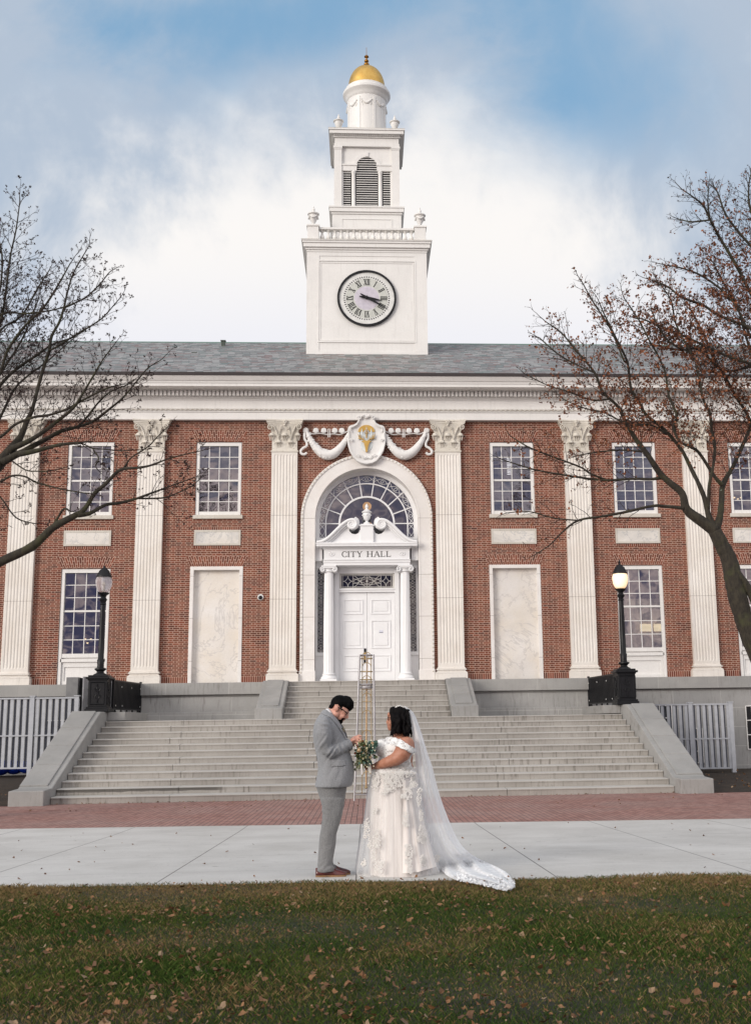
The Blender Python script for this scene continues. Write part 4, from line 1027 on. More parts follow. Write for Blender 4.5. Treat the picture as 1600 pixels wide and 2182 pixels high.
# drum and dome
DX = .055
b = MB(); prof = [(.92, 0), (.92, .14), (.86, .18), (.83, .24), (.80, .26), (.80, 1.95), (.84, 2.0), (.86, 2.06), (.90, 2.14), (.96, 2.20), (.985, 2.24), (.985, 2.34), (.93, 2.40), (.88, 2.42), (.88, 2.52), (.82, 2.56)]
b.lathe(prof, (DX, TYC, 24.93), 56); dm = put(b, 'drum', MT['white'], HALL, smooth=True, ang=25)
b = MB()
for k in range(8):
    a = -PI/2+PI/4*k+PI/8; c_, s_ = math.cos(a), math.sin(a)
    e = Vector((c_, s_, 0)); t = Vector((-s_, c_, 0)); O = Vector((DX, TYC, 0))
    p = O+e*.80; b.obox(p+Vector((0, 0, 25.3)), p+Vector((0, 0, 26.8)), .09, .05, up=tuple(e))
for k in range(8):
    a = -PI/2+PI/4*k
    P = []
    for j in range(9):
        q = a+(j/8-.5)*.46; P.append((DX+.815*math.cos(q), TYC+.815*math.sin(q), 26.62-.16*math.sin(PI*j/8)))
    b.tube(P, [.018, .03, .04, .045, .048, .045, .04, .03, .018], 6)
    for s in (-1, 1):
        q = a+s*.25; b.ball((DX+.815*math.cos(q), TYC+.815*math.sin(q), 26.63), .03, n=6, m=4); q2 = a+s*.22
        b.tube([(DX+.812*math.cos(q2), TYC+.812*math.sin(q2), 26.58), (DX+.812*math.cos(q2+s*.03), TYC+.812*math.sin(q2+s*.03), 26.46), (DX+.812*math.cos(q2-s*.03), TYC+.812*math.sin(q2-s*.03), 26.38)], .012, 4)
put(b, 'drum_swags', MT['white'], dm, smooth=True, ang=50)
b = MB(); prof = [(.79, 0)]+[(.76*math.cos(PI/2*k/14)**.92 if k < 14 else .05, .12+.98*math.sin(PI/2*k/14)) for k in range(15)]
b.lathe(prof, (DX, TYC, 27.45), 48); do = put(b, 'dome', MT['gold'], HALL, smooth=True, ang=60)
b = MB(); b.lathe([(.07, 0), (.10, .03), (.07, .07), (.11, .12), (.115, .17), (.08, .21), (.045, .24), (.095, .29), (.09, .34), (.04, .37), (.03, .44), (.055, .46), (.10, .50), (.085, .54), (.03, .57), (.012, .62), (.008, .95)], (DX, TYC, 28.52), 18)
put(b, 'finial', MT['golddark'], do, smooth=True, ang=60)
# ======================= GROUND =======================
G0 = EZ-1.235
def gz(y):    # lawn and walk fall gently towards the steps, the brick plaza is nearly level
    if y < -17.6: return G0-.0245*(y+37.5)
    z = G0-.0245*19.9; return z-.006*(min(y, -9.6)+17.6)
def m_sidewalk():
    m, N, b = base_mat('concrete_walk'); p = pos(N); x, y, z = N.xyz(p)
    n = N.noise(p, .7, 6, .6); c = N.mix(N.ramp(n, .3, .7), (.49, .47, .445, 1), (.59, .57, .545, 1))
    c = N.mix(N.ramp(N.noise(p, 45, 4, .7), .35, .8, 0., .22), c, (.26, .25, .24, 1))
    sp = N.noise(N.scale(p, (1., 2.2, 1.)), 5.5, 3, .5); c = N.mix(N.ramp(sp, .70, .76, 0., .55), c, (.12, .10, .09, 1))
    c = N.mix(N.ramp(N.noise(p, .5, 6, .65), .48, .72, 0., .45), c, (.36, .34, .315, 1))
    fx = N.m('ABSOLUTE', N.m('SUBTRACT', N.m('FRACT', N.m('ADD', N.m('DIVIDE', N.m('ADD', x, .13), 1.97), .5)), .5))
    j = N.ramp(fx, .0022, .005, .85, 0.)
    fy = N.m('ABSOLUTE', N.m('SUBTRACT', N.m('FRACT', N.m('DIVIDE', N.m('ADD', y, 25.7), 1.9)), .5)); j2 = N.ramp(fy, .001, .004, .6, 0.)
    c = N.mix(N.m('MAXIMUM', j, j2), c, (.07, .06, .055, 1))
    e = N.m('ADD', N.m('ADD', y, N.m('MULTIPLY', x, .0668)), 26.17); c = N.mix(N.ramp(N.m('SUBTRACT', e, N.m('MULTIPLY', N.noise(p, 9, 4, .6), .14)), -.03, .06, .85, 0.), c, (.075, .062, .04, 1))
    cr = N.noise(p, 1.1, 5, .6, 1.5); c = N.mix(N.ramp(N.m('ABSOLUTE', N.m('SUBTRACT', cr, .5)), .0, .0035, .35, 0.), c, (.12, .11, .10, 1))
    N.put(b.inputs['Base Color'], c); b.inputs['Roughness'].default_value = .85
    N.put(b.inputs['Normal'], N.bump(N.noise(p, 60, 4, .7), .2, .004)); return m
def m_pavers():
    m, N, b = base_mat('brick_pavers'); p = pos(N); x, y, z = N.xyz(p)
    W_, L_ = .104, .205
    cu = N.m('DIVIDE', x, W_); c0 = N.m('FLOOR', cu); fu = N.m('FRACT', cu)
    cv = N.m('ADD', N.m('DIVIDE', y, L_), N.m('MULTIPLY', N.m('FLOORED_MODULO', c0, 2.), .5)); r0 = N.m('FLOOR', cv); fv = N.m('FRACT', cv)
    j = N.m('GREATER_THAN', N.m('ABSOLUTE', N.m('SUBTRACT', fu, .5)), .445)
    j2 = N.m('MULTIPLY', N.m('GREATER_THAN', N.m('ABSOLUTE', N.m('SUBTRACT', fv, .5)), .475), .45)
    r = N.white(N.comb(c0, r0, 2.)); n = N.noise(p, .8, 5)
    c = N.mix(r, (.235, .105, .085, 1), (.36, .185, .155, 1)); c = N.mix(N.ramp(n, .35, .7, 0., .4), c, (.33, .24, .215, 1))
    c = N.mix(N.ramp(N.noise(p, 2.4, 5), .55, .75, 0, .35), c, (.17, .10, .085, 1))
    c = N.mix(N.m('MAXIMUM', j, j2), c, (.045, .03, .026, 1))
    N.put(b.inputs['Base Color'], c); b.inputs['Roughness'].default_value = .8
    N.put(b.inputs['Normal'], N.bump(N.m('SUBTRACT', 1., j), .5, .004)); return m
def m_soil(name, a, c_, sc=3):
    m, N, b = base_mat(name); p = pos(N)
    c = N.mix(N.ramp(N.noise(p, sc, 8, .7), .35, .7), (*a, 1), (*c_, 1)); c = N.mix(N.ramp(N.noise(p, 38, 4, .7), .45, .7, 0., .6), c, (a[0]*.4, a[1]*.4, a[2]*.4, 1))
    N.put(b.inputs['Base Color'], c); b.inputs['Roughness'].default_value = .95
    N.put(b.inputs['Normal'], N.bump(N.noise(p, 25, 5, .7), .8, .04)); return m
MT['walk'] = m_sidewalk(); MT['pavers'] = m_pavers(); MT['turf'] = m_soil('turf_soil', (.018, .018, .009), (.055, .045, .022)); MT['mulch'] = m_soil('mulch', (.018, .012, .008), (.050, .032, .020))
def lline(x0, y0, x1, y1, x): return y0+(y1-y0)*(x-x0)/(x1-x0)
lawn_y = lambda x: lline(-3.63, -25.93, 3.7, -26.42, max(-9, min(9, x)))      # far edge of the lawn
walk_y = lambda x: lline(-6.5, -16.6, 6.4, -17.7, max(-9, min(9, x)))         # far edge of the concrete
def sheet(name, mat, ya, yb, x0=-60, x1=60, dz=0, zf=gz, nx=24, ny=3, bulge=None):
    b = MB(); xs = sorted({x0, x1, -9, 9}|{x0+(x1-x0)*i/nx for i in range(nx+1)})
    for i in range(len(xs)-1):
        for j in range(ny):
            P = []
            for x, t in ((xs[i], j/ny), (xs[i+1], j/ny), (xs[i+1], (j+1)/ny), (xs[i], (j+1)/ny)):
                A, B = (ya(x) if callable(ya) else ya), (yb(x) if callable(yb) else yb); y = A+(B-A)*t; P.append((x, y, zf(y)+dz))
            b.quad(*P)
    return struct(b, name, mat, fixn=False)
# far ground to the horizon, the lawn, the walk, the plaza
b = MB(); b.quad((-900, -900, -1.6), (900, -900, -1.6), (900, 900, -1.6), (-900, 900, -1.6)); struct(b, 'ground', MT['turf'], fixn=False)
sheet('lawn', MT['turf'], -62., lambda x: lawn_y(x)+.02, dz=.012)
sheet('sidewalk', MT['walk'], lawn_y, walk_y, dz=.004, ny=6)
sheet('plaza', MT['pavers'], walk_y, -9.55, dz=0, ny=4)
def bed(name, x0, x1, zback):
    b = MB(); n = 14; rr = random.Random(int(x1*7)); 
    xs = [x0+(x1-x0)*i/n for i in range(n+1)]; ys = [-10.0+9.5*j/8 for j in range(9)]
    H = {}
    for i, x in enumerate(xs):
        for j, y in enumerate(ys):
            t = j/8; z = gz(-10)+.0+(zback-gz(-10))*min(1, t*1.5)**.8+(rr.uniform(-.03, .03) if 0 < j else 0); H[i, j] = (x, y, z+(.006 if j == 0 else .03))
    for i in range(n):
        for j in range(8): b.quad(H[i, j], H[i+1, j], H[i+1, j+1], H[i, j+1])
    return struct(b, name, MT['mulch'], fixn=False, smooth=True)
bed('planting_bed', 8.3, 24, -.14); bed('planting_bed', -24, -8.3, .05)
# ======================= STEPS =======================
ST = thing('stone_staircase', 'wide grey granite staircase with two flights and sloping cheek walls below the white door', 'staircase', (0, -9.6, gz(-9.6)))
ZL = 1.68; NR = 12; rise = (ZL-gz(-9.6))/NR; YB, YT = -9.6, -4.2; run = (YT-YB)/(NR-1)
rr = random.Random(11)
def step_course(x0, x1, y0, y1, z0, z1, name, joints):
    "one course of separate granite blocks, worn nosing, treads with a slight fall"
    b = MB(); xs = [x0]+sorted(joints)+[x1]
    for a, c_ in zip(xs[:-1], xs[1:]):
        dz = rr.uniform(-.003, .003); dy = rr.uniform(-.006, .006); g = .006; n = 6
        sec = lambda x, o, s: [(x, y0+dy, z0), (x, y0+dy, z1-.045+dz), (x, y0+dy-.014, z1-.038+dz), (x, y0+dy-.014, z1-.012+dz), (x, y0+dy+.010, z1+dz), (x, y1, z1+dz+.014), (x, y1, z0)]
        b.loft([sec(a+g, 0, 0), sec(c_-g, 0, 0)])
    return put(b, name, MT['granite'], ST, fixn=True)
HWD = 7.48
for k in range(NR):
    z0 = gz(-9.6)+k*rise; z1 = z0+rise; y0 = YB+k*run
    base = [(-5.05, -1.15, 2.35, 5.2), (-3.55, -.2, 3.4)][k % 2]; sh = (k//2)*.20
    js = [x+(sh if x < 0 else -sh)*(-.8)+rr.uniform(-.08, .08) for x in ((-4.55, -.95, 3.15) if k % 2 else (-4.7, -1.05, 3.3))] 
    y1 = y0+run+.15 if k < NR-1 else -.5
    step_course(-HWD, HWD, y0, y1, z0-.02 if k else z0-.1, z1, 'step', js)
rise2 = (2.878-ZL)/7; run2 = .39; Y2 = -.80-6*run2
for k in range(7):
    z0 = ZL+k*rise2; y0 = Y2+k*run2
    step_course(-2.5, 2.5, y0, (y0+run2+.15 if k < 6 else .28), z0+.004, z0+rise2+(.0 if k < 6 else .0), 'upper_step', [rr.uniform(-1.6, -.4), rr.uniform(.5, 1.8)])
# infill below the flights
b = MB(); b.box(-7.4, 7.4, -9.3, -.6, -1.2, gz(-9.6)-.11); put(b, 'footing', MT['gwall'], ST)
def cheek(s, xi, xo, yf, yt, zf0, zf1, ztop, yback, bl, name, flat=.55):
    "sloping cheek: low pier in front, raked coping with raised panel"
    xa, xb = sorted((s*xi, s*xo)); b = MB()
    prof = [(yf, zf0), (yf, zf1), (yf+bl, zf1+.02), (yt, ztop), (yback, ztop), (yback, zf0)]
    b.mould(prof, xa, xb); c = put(b, name, MT['gcheek'], ST, bevel=.02)
    L = math.hypot(yt-(yf+bl), ztop-zf1-.02); ty, tz = (yt-yf-bl)/L, (ztop-zf1-.02)/L; ny, nz = -tz, ty
    def rp(u, h): return (yf+bl+ty*u+ny*h, zf1+.02+tz*u+nz*h)
    q = MB(); n = 3 if L > 3 else 2; m = .14
    for k in range(n+1):
        u0 = .10+(L-.1)*k/(n+1)+.010; u1 = .10+(L-.1)*(k+1)/(n+1)-.010
        p0, p1 = rp(u0, -.02), rp(u1, -.02); p2, p3 = rp(u1, .035), rp(u0, .035)
        xi_, xo_ = (xa+m, xb-.01) if s > 0 else (xa+.01, xb-m)
        if L < 3: xi_, xo_ = xa+m, xb-m
        q.mould([p0, p1, p2, p3], xi_, xo_)
    put(q, 'coping_panel', MT['gcheek'], c, bevel=.015)
    return c
for s in (-1, 1):
    cheek(s, 7.49, 8.30, -10.15, -4.75, gz(-9.6)-.12, .09, 1.95, -.46, .72, 'cheek_wall')
    cheek(s, 2.51, 3.31, -3.55, -1.05, ZL-.03, 2.0, 2.90, -.30, .30, 'upper_cheek_wall')
# plinth along the landing
for s in (-1, 1):
    b = MB(); xa, xb = sorted((s*6.98, s*7.485)); b.box(xa, xb, -4.0, -.605, ZL+.02, 1.945); put(b, 'landing_kerb', MT['gcheek'], ST, bevel=.01)
    b = MB(); xa, xb = sorted((s*3.315, s*7.47)); b.box(xa, xb, -.60, -.455, ZL-.02, 1.95); put(b, 'landing_plinth', MT['gwall'], ST, bevel=.01)
# basement windows behind the fences
for xc, w, z0, z1 in ((9.35, .62, .75, 1.95), (10.7, .25, .1, 1.2), (-9.6, .55, .5, 1.75), (12.75, .3, .5, 1.9)):
    b = MB(); b.box(xc-w, xc+w, -.475, -.44, z0, z1); bw = put(b, 'basement_window', MT['dark'], HALL)
    b = MB()
    for k in range(4): x = xc-w+2*w*k/3; b.box(x-.015, x+.015, -.49, -.476, z0, z1)
    for k in range(4): z = z0+(z1-z0)*k/3; b.box(xc-w, xc+w, -.492, -.474, z-.015, z+.015)
    put(b, 'window_bars', MT['white'], bw)
# ======================= FENCES =======================
MT['fence'] = simple('fence_paint', (.44, .455, .49), .5, col2=(.38, .395, .43)); MT['fence_shade'] = simple('fence_gap_shade', (.11, .12, .15), .6)  # second, darker copy: shade in the gaps put into the back boards' colour
def fence(name, label, x0, x1, y, zb, zt, posts, step):
    t = thing(name, label, 'fence', ((x0+x1)/2, y, zb-.12)); 
    b = MB(); b.box(x0, x1, y-.05, y+.05, zt-.045, zt); b.box(x0, x1, y-.05, y+.05, zb, zb+.045); b.box(x0, x1, y-.045, y+.03, (zb+zt)/2-.10, (zb+zt)/2-.06)
    put(b, 'fence_rail', MT['fence'], t)
    for px_ in posts:
        b = MB(); b.box(px_-.06, px_+.06, y-.08, y+.06, zb-.35, zt+.02); b.box(px_-.085, px_+.085, y-.10, y+.085, zt+.02, zt+.05); put(b, 'fence_post', MT['fence'], t)
    x = x0+.06; k = 0
    while x < x1-.05:    # upright boards set on alternate faces
        b = MB(); f = k % 2 == 0
        yy = (y-.030, y-.012) if f else (y+.035, y+.05); w = .092 if f else .06
        b.box(x, x+w, yy[0], yy[1], zb+.045, zt-.046); put(b, 'fence_board', MT['fence'] if f else MT['fence_shade'], t); x += step; k += 1
    return t
fence('louvred_fence', 'grey upright board fence right of the staircase, by the wall corner', 8.45, 11.28, -2.5, -.02, 1.97, (8.6, 10.0, 11.28), .094)
fence('louvred_fence', 'grey upright board fence left of the staircase, with a blue bag behind it', -14.5, -8.66, -2.5, .34, 2.43, (-8.72, -10.03, -11.6, -13.1), .094)
# grey cabinet and screen wall behind the left fence
t = thing('screen_wall', 'grey panelled screen wall standing behind the left lamp pedestal', 'screen wall', (-8.8, -1.9, 0))
MT['greyp'] = simple('grey_panel', (.20, .20, .20), .6, col2=(.16, .16, .165)); MT['greyp2'] = simple('grey_panel_light', (.30, .30, .315), .6)
b = MB(); b.box(-9.18, -8.82, -2.1, -1.7, -.3, 3.04); put(b, 'screen_pier', MT['greyp'], t, bevel=.01)
b = MB(); b.box(-8.82, -8.66, -1.9, -1.80, -.3, 3.02); put(b, 'screen_post', MT['dark'], t)
b = MB(); b.prism([(-8.66, -2.2), (-8.62, -2.2), (-8.06, -.7), (-8.10, -.7)], -.3, 3.05, 'xy')
for k in range(8): z = .3+.34*k; b.prism([(-8.645, -2.2), (-8.615, -2.215), (-8.045, -.7), (-8.07, -.7)], z, z+.02, 'xy')
put(b, 'screen_panel', MT['greyp2'], t)
t = thing('refuse_bag', 'blue plastic bag slumped behind the grey fence at the left', 'bag', (-11.0, -1.7, .1))
b = MB(); rr = random.Random(2)
for cx, cy, r in ((-11.15, -1.7, .30), (-10.75, -1.6, .27), (-10.35, -1.7, .24)): b.ball((cx, cy, .36), r, 1.1, .8, .8, 14, 9)
put(b, 'bag_body', simple('blue_plastic', (.01, .05, .42), .3, col2=(.005, .02, .25), scale=12), t, smooth=True)
b = MB(); b.tube([(-11.2, -1.75, .55), (-11.3, -1.75, .9), (-11.25, -1.7, 1.15)], [.05, .03, .02], 8); put(b, 'bag_neck', MT['black'], t, smooth=True)
# ======================= LAMP POSTS =======================
def lamp(x, lit, label):
    y = -3.95; z0 = 1.951
    t = thing('lamp_post', label, 'street lamp', (x, y, z0), 'lamp posts on the cheek walls'); o = lambda p: p
    b = MB(); B = lambda hw, a, c_: b.box(x-hw, x+hw, y-hw, y+hw, z0+a, z0+c_)
    B(.335, 0, .10); B(.31, .10, .15); B(.265, .15, .92); B(.29, .90, .94); B(.335, .94, 1.0); B(.28, 1.0, 1.05)
    p = put(b, 'pedestal', MT['black'], t, bevel=.012)
    q = MB()
    for fx, fy in ((0, -1), (1, 0), (-1, 0)):
        e = Vector((fx, fy, 0)); r_ = Vector((-fy, fx, 0)); O = Vector((x, y, z0))+e*.272
        def P(u, v): return O+r_*u+Vector((0, 0, v))
        for a, c_ in (((-.2, .22), (.2, .22)), ((.2, .22), (.2, .84)), ((.2, .84), (-.2, .84)), ((-.2, .84), (-.2, .22))): q.tube([P(*a), P(*c_)], .014, 4)
        for s in (-1, 1):
            q.tube([P(s*(.10*math.cos(k*.55)*(1-.07*k)), .42+.05*s*0+.10*math.sin(k*.55)*(1-.07*k)) for k in range(12)], .014, 5)
            q.tube([P(s*(.09*math.cos(-k*.55)*(1-.07*k)), .66+.09*math.sin(-k*.55)*(1-.07*k)) for k in range(12)], .014, 5)
        q.tube([P(0, .26), P(.03, .5), P(-.02, .8)], .018, 5)
    put(q, 'pedestal_relief', MT['black'], p, smooth=True)
    b = MB(); b.lathe([(.20, 1.05), (.19, 1.08), (.11, 1.12), (.10, 1.16), (.17, 1.22), (.165, 1.25), (.10, 1.27), (.095, 1.35), (.105, 1.50), (.085, 1.52), (.082, 2.2), (.072, 3.05), (.07, 3.10), (.10, 3.12), (.07, 3.16), (.085, 3.20), (.12, 3.26), (.085, 3.30), (.07, 3.34), (.10, 3.38), (.16, 3.43), (.175, 3.46), (.12, 3.47)], (x, y, z0), 18)
    put(b, 'pole', MT['black'], t, smooth=True, ang=50)
    b = MB(); b.lathe([(.12, 3.47), (.17, 3.52), (.215, 3.62), (.235, 3.74), (.235, 3.83), (.215, 3.90), (.205, 3.92)], (x, y, z0), 24)
    put(b, 'globe', MT['lampon'] if lit else MT['lampoff'], t, smooth=True, ang=80)
    b = MB(); b.lathe([(.225, 3.915), (.225, 3.96), (.20, 3.99), (.195, 4.03), (.16, 4.07), (.15, 4.11), (.10, 4.15), (.09, 4.18), (.04, 4.20), (.03, 4.23), (.02, 4.26)]+([(.05, 4.28), (.02, 4.31), (.008, 4.38)] if lit else []), (x, y, z0), 20)
    put(b, 'lamp_cap', MT['black'], t, smooth=True, ang=50)
    if not lit:
        b = MB(); b.ball((x, y, z0+3.72), .05, 1, 1, 1.5, 10, 8); b.tube([(x, y, z0+3.47), (x, y, z0+3.66)], .03, 8); put(b, 'bulb', simple('bulb', (.7, .62, .5), .3), t, smooth=True)
        b.v
def m_lampglass(on):
    m, N, b = base_mat('lamp_glass_on' if on else 'lamp_glass_off'); x, y, z = N.xyz(objc(N))
    if on:
        b.inputs['Base Color'].default_value = (.8, .72, .6, 1)
        lw = N.n('ShaderNodeLayerWeight'); lw.inputs[0].default_value = .45
        N.put(b.inputs['Emission Color'], N.mix(lw.outputs['Facing'], (1, .80, .52, 1), (1, .56, .20, 1))); b.inputs['Emission Strength'].default_value = .88
    else:
        b.inputs['Base Color'].default_value = (.80, .78, .82, 1); b.inputs['Transmission Weight'].default_value = .75; b.inputs['Roughness'].default_value = .28; b.inputs['IOR'].default_value = 1.12
    return m
MT['lampon'] = m_lampglass(True); MT['lampoff'] = m_lampglass(False)
lamp(-7.74, False, 'black lamp post on the left cheek wall, its pale globe unlit')
lamp(7.66, True, 'black lamp post on the right cheek wall, its globe glowing warm')
# ======================= BLACK RAILINGS =======================
def railing(s, label):
    y0, y1 = -3.62, -.47; zb, zt = 2.02, 2.90; X = lambda y: s*(7.435-.19*(y-y0)/(y1-y0))
    t = thing('railing', label, 'railing', (X(-2), (y0+y1)/2, 1.951), 'black railings beside the lamps')
    for z in (zb+.02, zt-.03): b = MB(); b.obox((X(y0), y0, z), (X(y1), y1, z), .05, .04, up=(0, 0, 1)); put(b, 'rail', MT['black'], t)
    for y in (y0+.03, y1-.03):
        x = X(y); b = MB(); b.box(x-.035, x+.035, y-.035, y+.035, 1.951, zt+.03); put(b, 'post', MT['black'], t)
    n = 44
    for k in range(n):
        y = y0+.12+(y1-y0-.24)*k/(n-1); x = X(y); b = MB(); b.box(x-.014-.012*(k % 2), x+.014+.012*(k % 2), y-.022, y+.022, zb+.04, zt-.051); put(b, 'baluster_bar', MT['black'], t)
    for k in range(5):
        b = MB(); y = y0+.3+(y1-y0-.6)*k/4; x = X(y); b.box(x-.02, x+.02, y-.03, y+.03, 1.951, zb); b.tube([(x, y-.12, 1.955), (x, y-.08, 2.0), (x, y, 1.96), (x, y+.08, 2.0), (x, y+.12, 1.955)], .012, 5)
        put(b, 'foot_scroll', MT['black'], t)
    m_ = simple('bolt_steel', (.75, .75, .72), .3)
    for y, z in ((y0+.8, zt-.20), (y1-.2, zt-.20), (y0+.2, zb+.12), (y0+.9, zb+.12), (y1-.2, zb+.12), (y0+1.9, zt-.2)): b = MB(); b.ball((X(y)-s*.045, y, z), .022, .5, 1, 1, 8, 5); put(b, 'bolt_head', m_, t, smooth=True)
railing(-1, 'black iron railing beside the unlit lamp post'); railing(1, 'black iron railing beside the glowing lamp post')
# ======================= METAL SCULPTURE TOWER =======================
def sculpture():
    Y = -10.35; zb = gz(-10.3); xc = at(781, 1700, Y).x
    t = thing('metal_obelisk', 'slender silver and gold metal frame tower standing before the granite steps', 'sculpture', (xc, Y, zb))
    silver = simple('brushed_silver', (.42, .41, .42), .35, metal=.6, col2=(.34, .33, .34)); gold = simple('brass_rod', (.62, .42, .24), .35, metal=.5, col2=(.5, .33, .17)); gold2 = simple('pale_brass_wire', (.50, .38, .20), .4, metal=.5)
    ztop = at(781, 1395, Y).z; zm = at(781, 1459, Y).z
    xl0, xl1 = at(766.5, 1395, Y).x, at(755, 1700, Y).x; xr0, xr1 = at(795.5, 1395, Y).x, at(800, 1700, Y).x
    for a, c_, yy in ((xl0, xl1, 0), (xr0, xr1, 0)):
        b = MB(); b.tube([(a, Y, ztop), (c_, Y-.12, zb)], [.024, .024], 10); put(b, 'leg', silver, t, smooth=True)
    b = MB(); xm = (xl0+xr0)/2; b.tube([(xm, Y+.28, ztop), (xm-.01, Y+.42, zb)], .018, 8); put(b, 'rear_leg', silver, t, smooth=True)
    def hoop(z, hw, dpt, r, mat, name):
        b = MB(); pts = [(xm+hw*math.cos(a), Y+.14+dpt*math.sin(a), z) for a in [2*PI*k/24 for k in range(25)]]; b.tube(pts, r, 6); return put(b, name, mat, t, smooth=True)
    hoop(ztop-.01, .17, .17, .016, silver, 'hoop')
    for z in (ztop-.09, ztop-.40, zm+.12): hoop(z, .16, .16, .010, gold2, 'hoop')
    hoop(zm, .19, .19, .022, silver, 'hoop')
    b = MB(); b.lathe([(.17, 0), (.18, .02), (.17, .05)], (xm, Y+.14, zm-.09), 24); put(b, 'tray', silver, t, smooth=True)
    b = MB(); b.tube([(xm+.02, Y+.14, ztop-.1), (xm, Y+.14, zm)], .013, 6); b.tube([(xm, Y+.14, zm-.1), (xm-.02, Y+.13, at(778, 1679, Y).z)], .017, 8); put(b, 'spindle', gold, t, smooth=True)
    b = MB(); b.ball((xm-.02, Y+.13, at(778, 1679, Y).z), .035, n=12, m=8); put(b, 'spindle_bob', gold2, t, smooth=True)
    for q in (-1, 1):
        b = MB(); b.tube([(xm+q*.105, Y+.05, ztop-.05), (xm+q*.105, Y+.05, zm), (xm+q*.115, Y+.05, zb+.15)], .009, 6); put(b, 'upright_wire', gold2, t, smooth=True)
    for py_ in (1390, 1412, 1440, 1477, 1514, 1556, 1600, 1645):
        z = at(781, py_, Y).z; b = MB(); b.tube([(xm+.105*math.cos(PI*k/12), Y+.05, z-.105+.105*math.sin(PI*k/12)) for k in range(13)], .009, 6); put(b, 'wire_arch', gold2, t, smooth=True)
    for py_ in (1495, 1470): z = at(781, py_, Y).z; b = MB(); b.tube([(xm-.105, Y+.05, z), (xm+.105, Y+.05, z)], .008, 5); put(b, 'cross_wire', gold2, t)
    b = MB(); b.tube([(xl1, Y-.12, zb+.14), (xr1, Y-.12, zb+.14)], .012, 5); b.tube([(xl1, Y-.12, zb+.14), (xm-.01, Y+.42, zb+.14), (xr1, Y-.12, zb+.14)], .012, 5); put(b, 'base_tie', silver, t)
sculpture()
# ======================= TREES =======================
def catmull(pts, m=4):
    out = []
    for i in range(len(pts)-1):
        p0, p1, p2, p3 = pts[max(i-1, 0)], pts[i], pts[i+1], pts[min(i+2, len(pts)-1)]
        for j in range(m):
            t = j/m; out.append(tuple(.5*((2*p1[a])+(-p0[a]+p2[a])*t+(2*p0[a]-5*p1[a]+4*p2[a]-p3[a])*t*t+(-p0[a]+3*p1[a]-3*p2[a]+p3[a])*t**3) for a in range(len(p1))))
    return out+[tuple(pts[-1])]
def m_bark():
    m, N, b = base_mat('bark'); p = objc(N)
    n = N.noise(N.scale(p, (1., 1., .35)), 14, 5, .7); c = N.mix(N.ramp(n, .3, .7), (.014, .011, .008, 1), (.042, .034, .022, 1))
    c = N.mix(N.ramp(N.noise(p, 2.2, 4, .6), .5, .7, 0., .6), c, (.052, .054, .018, 1))     # moss
    c = N.mix(N.ramp(N.noise(p, 7.5, 2, .5), .74, .78, 0., .6), c, (.30, .32, .27, 1))   # lichen
    N.put(b.inputs['Base Color'], c); b.inputs['Roughness'].default_value = .9; N.put(b.inputs['Normal'], N.bump(n, .8, .03)); return m
MT['bark'] = m_bark(); MT['twig'] = simple('twig_bark', (.035, .022, .017), .85, col2=(.016, .011, .009), scale=3)
MT['bud'] = simple('seed_bud', (.045, .020, .016), .8, col2=(.018, .010, .009), scale=8)
def m_leaf(name, a, c_, d):
    m, N, b = base_mat(name); p = objc(N); r = N.n('ShaderNodeNewGeometry').outputs['Random Per Island']
    c = N.mix(r, (*a, 1), (*c_, 1)); c = N.mix(N.ramp(N.white(N.comb(r, 1., 2.)), .75, 1., 0., .8), c, (*d, 1))
    N.put(b.inputs['Base Color'], c); b.inputs['Roughness'].default_value = .7; return m
MT['rust'] = m_leaf('withered_leaf', (.11, .034, .013), (.27, .090, .032), (.05, .020, .011))
YTREE = -14.0
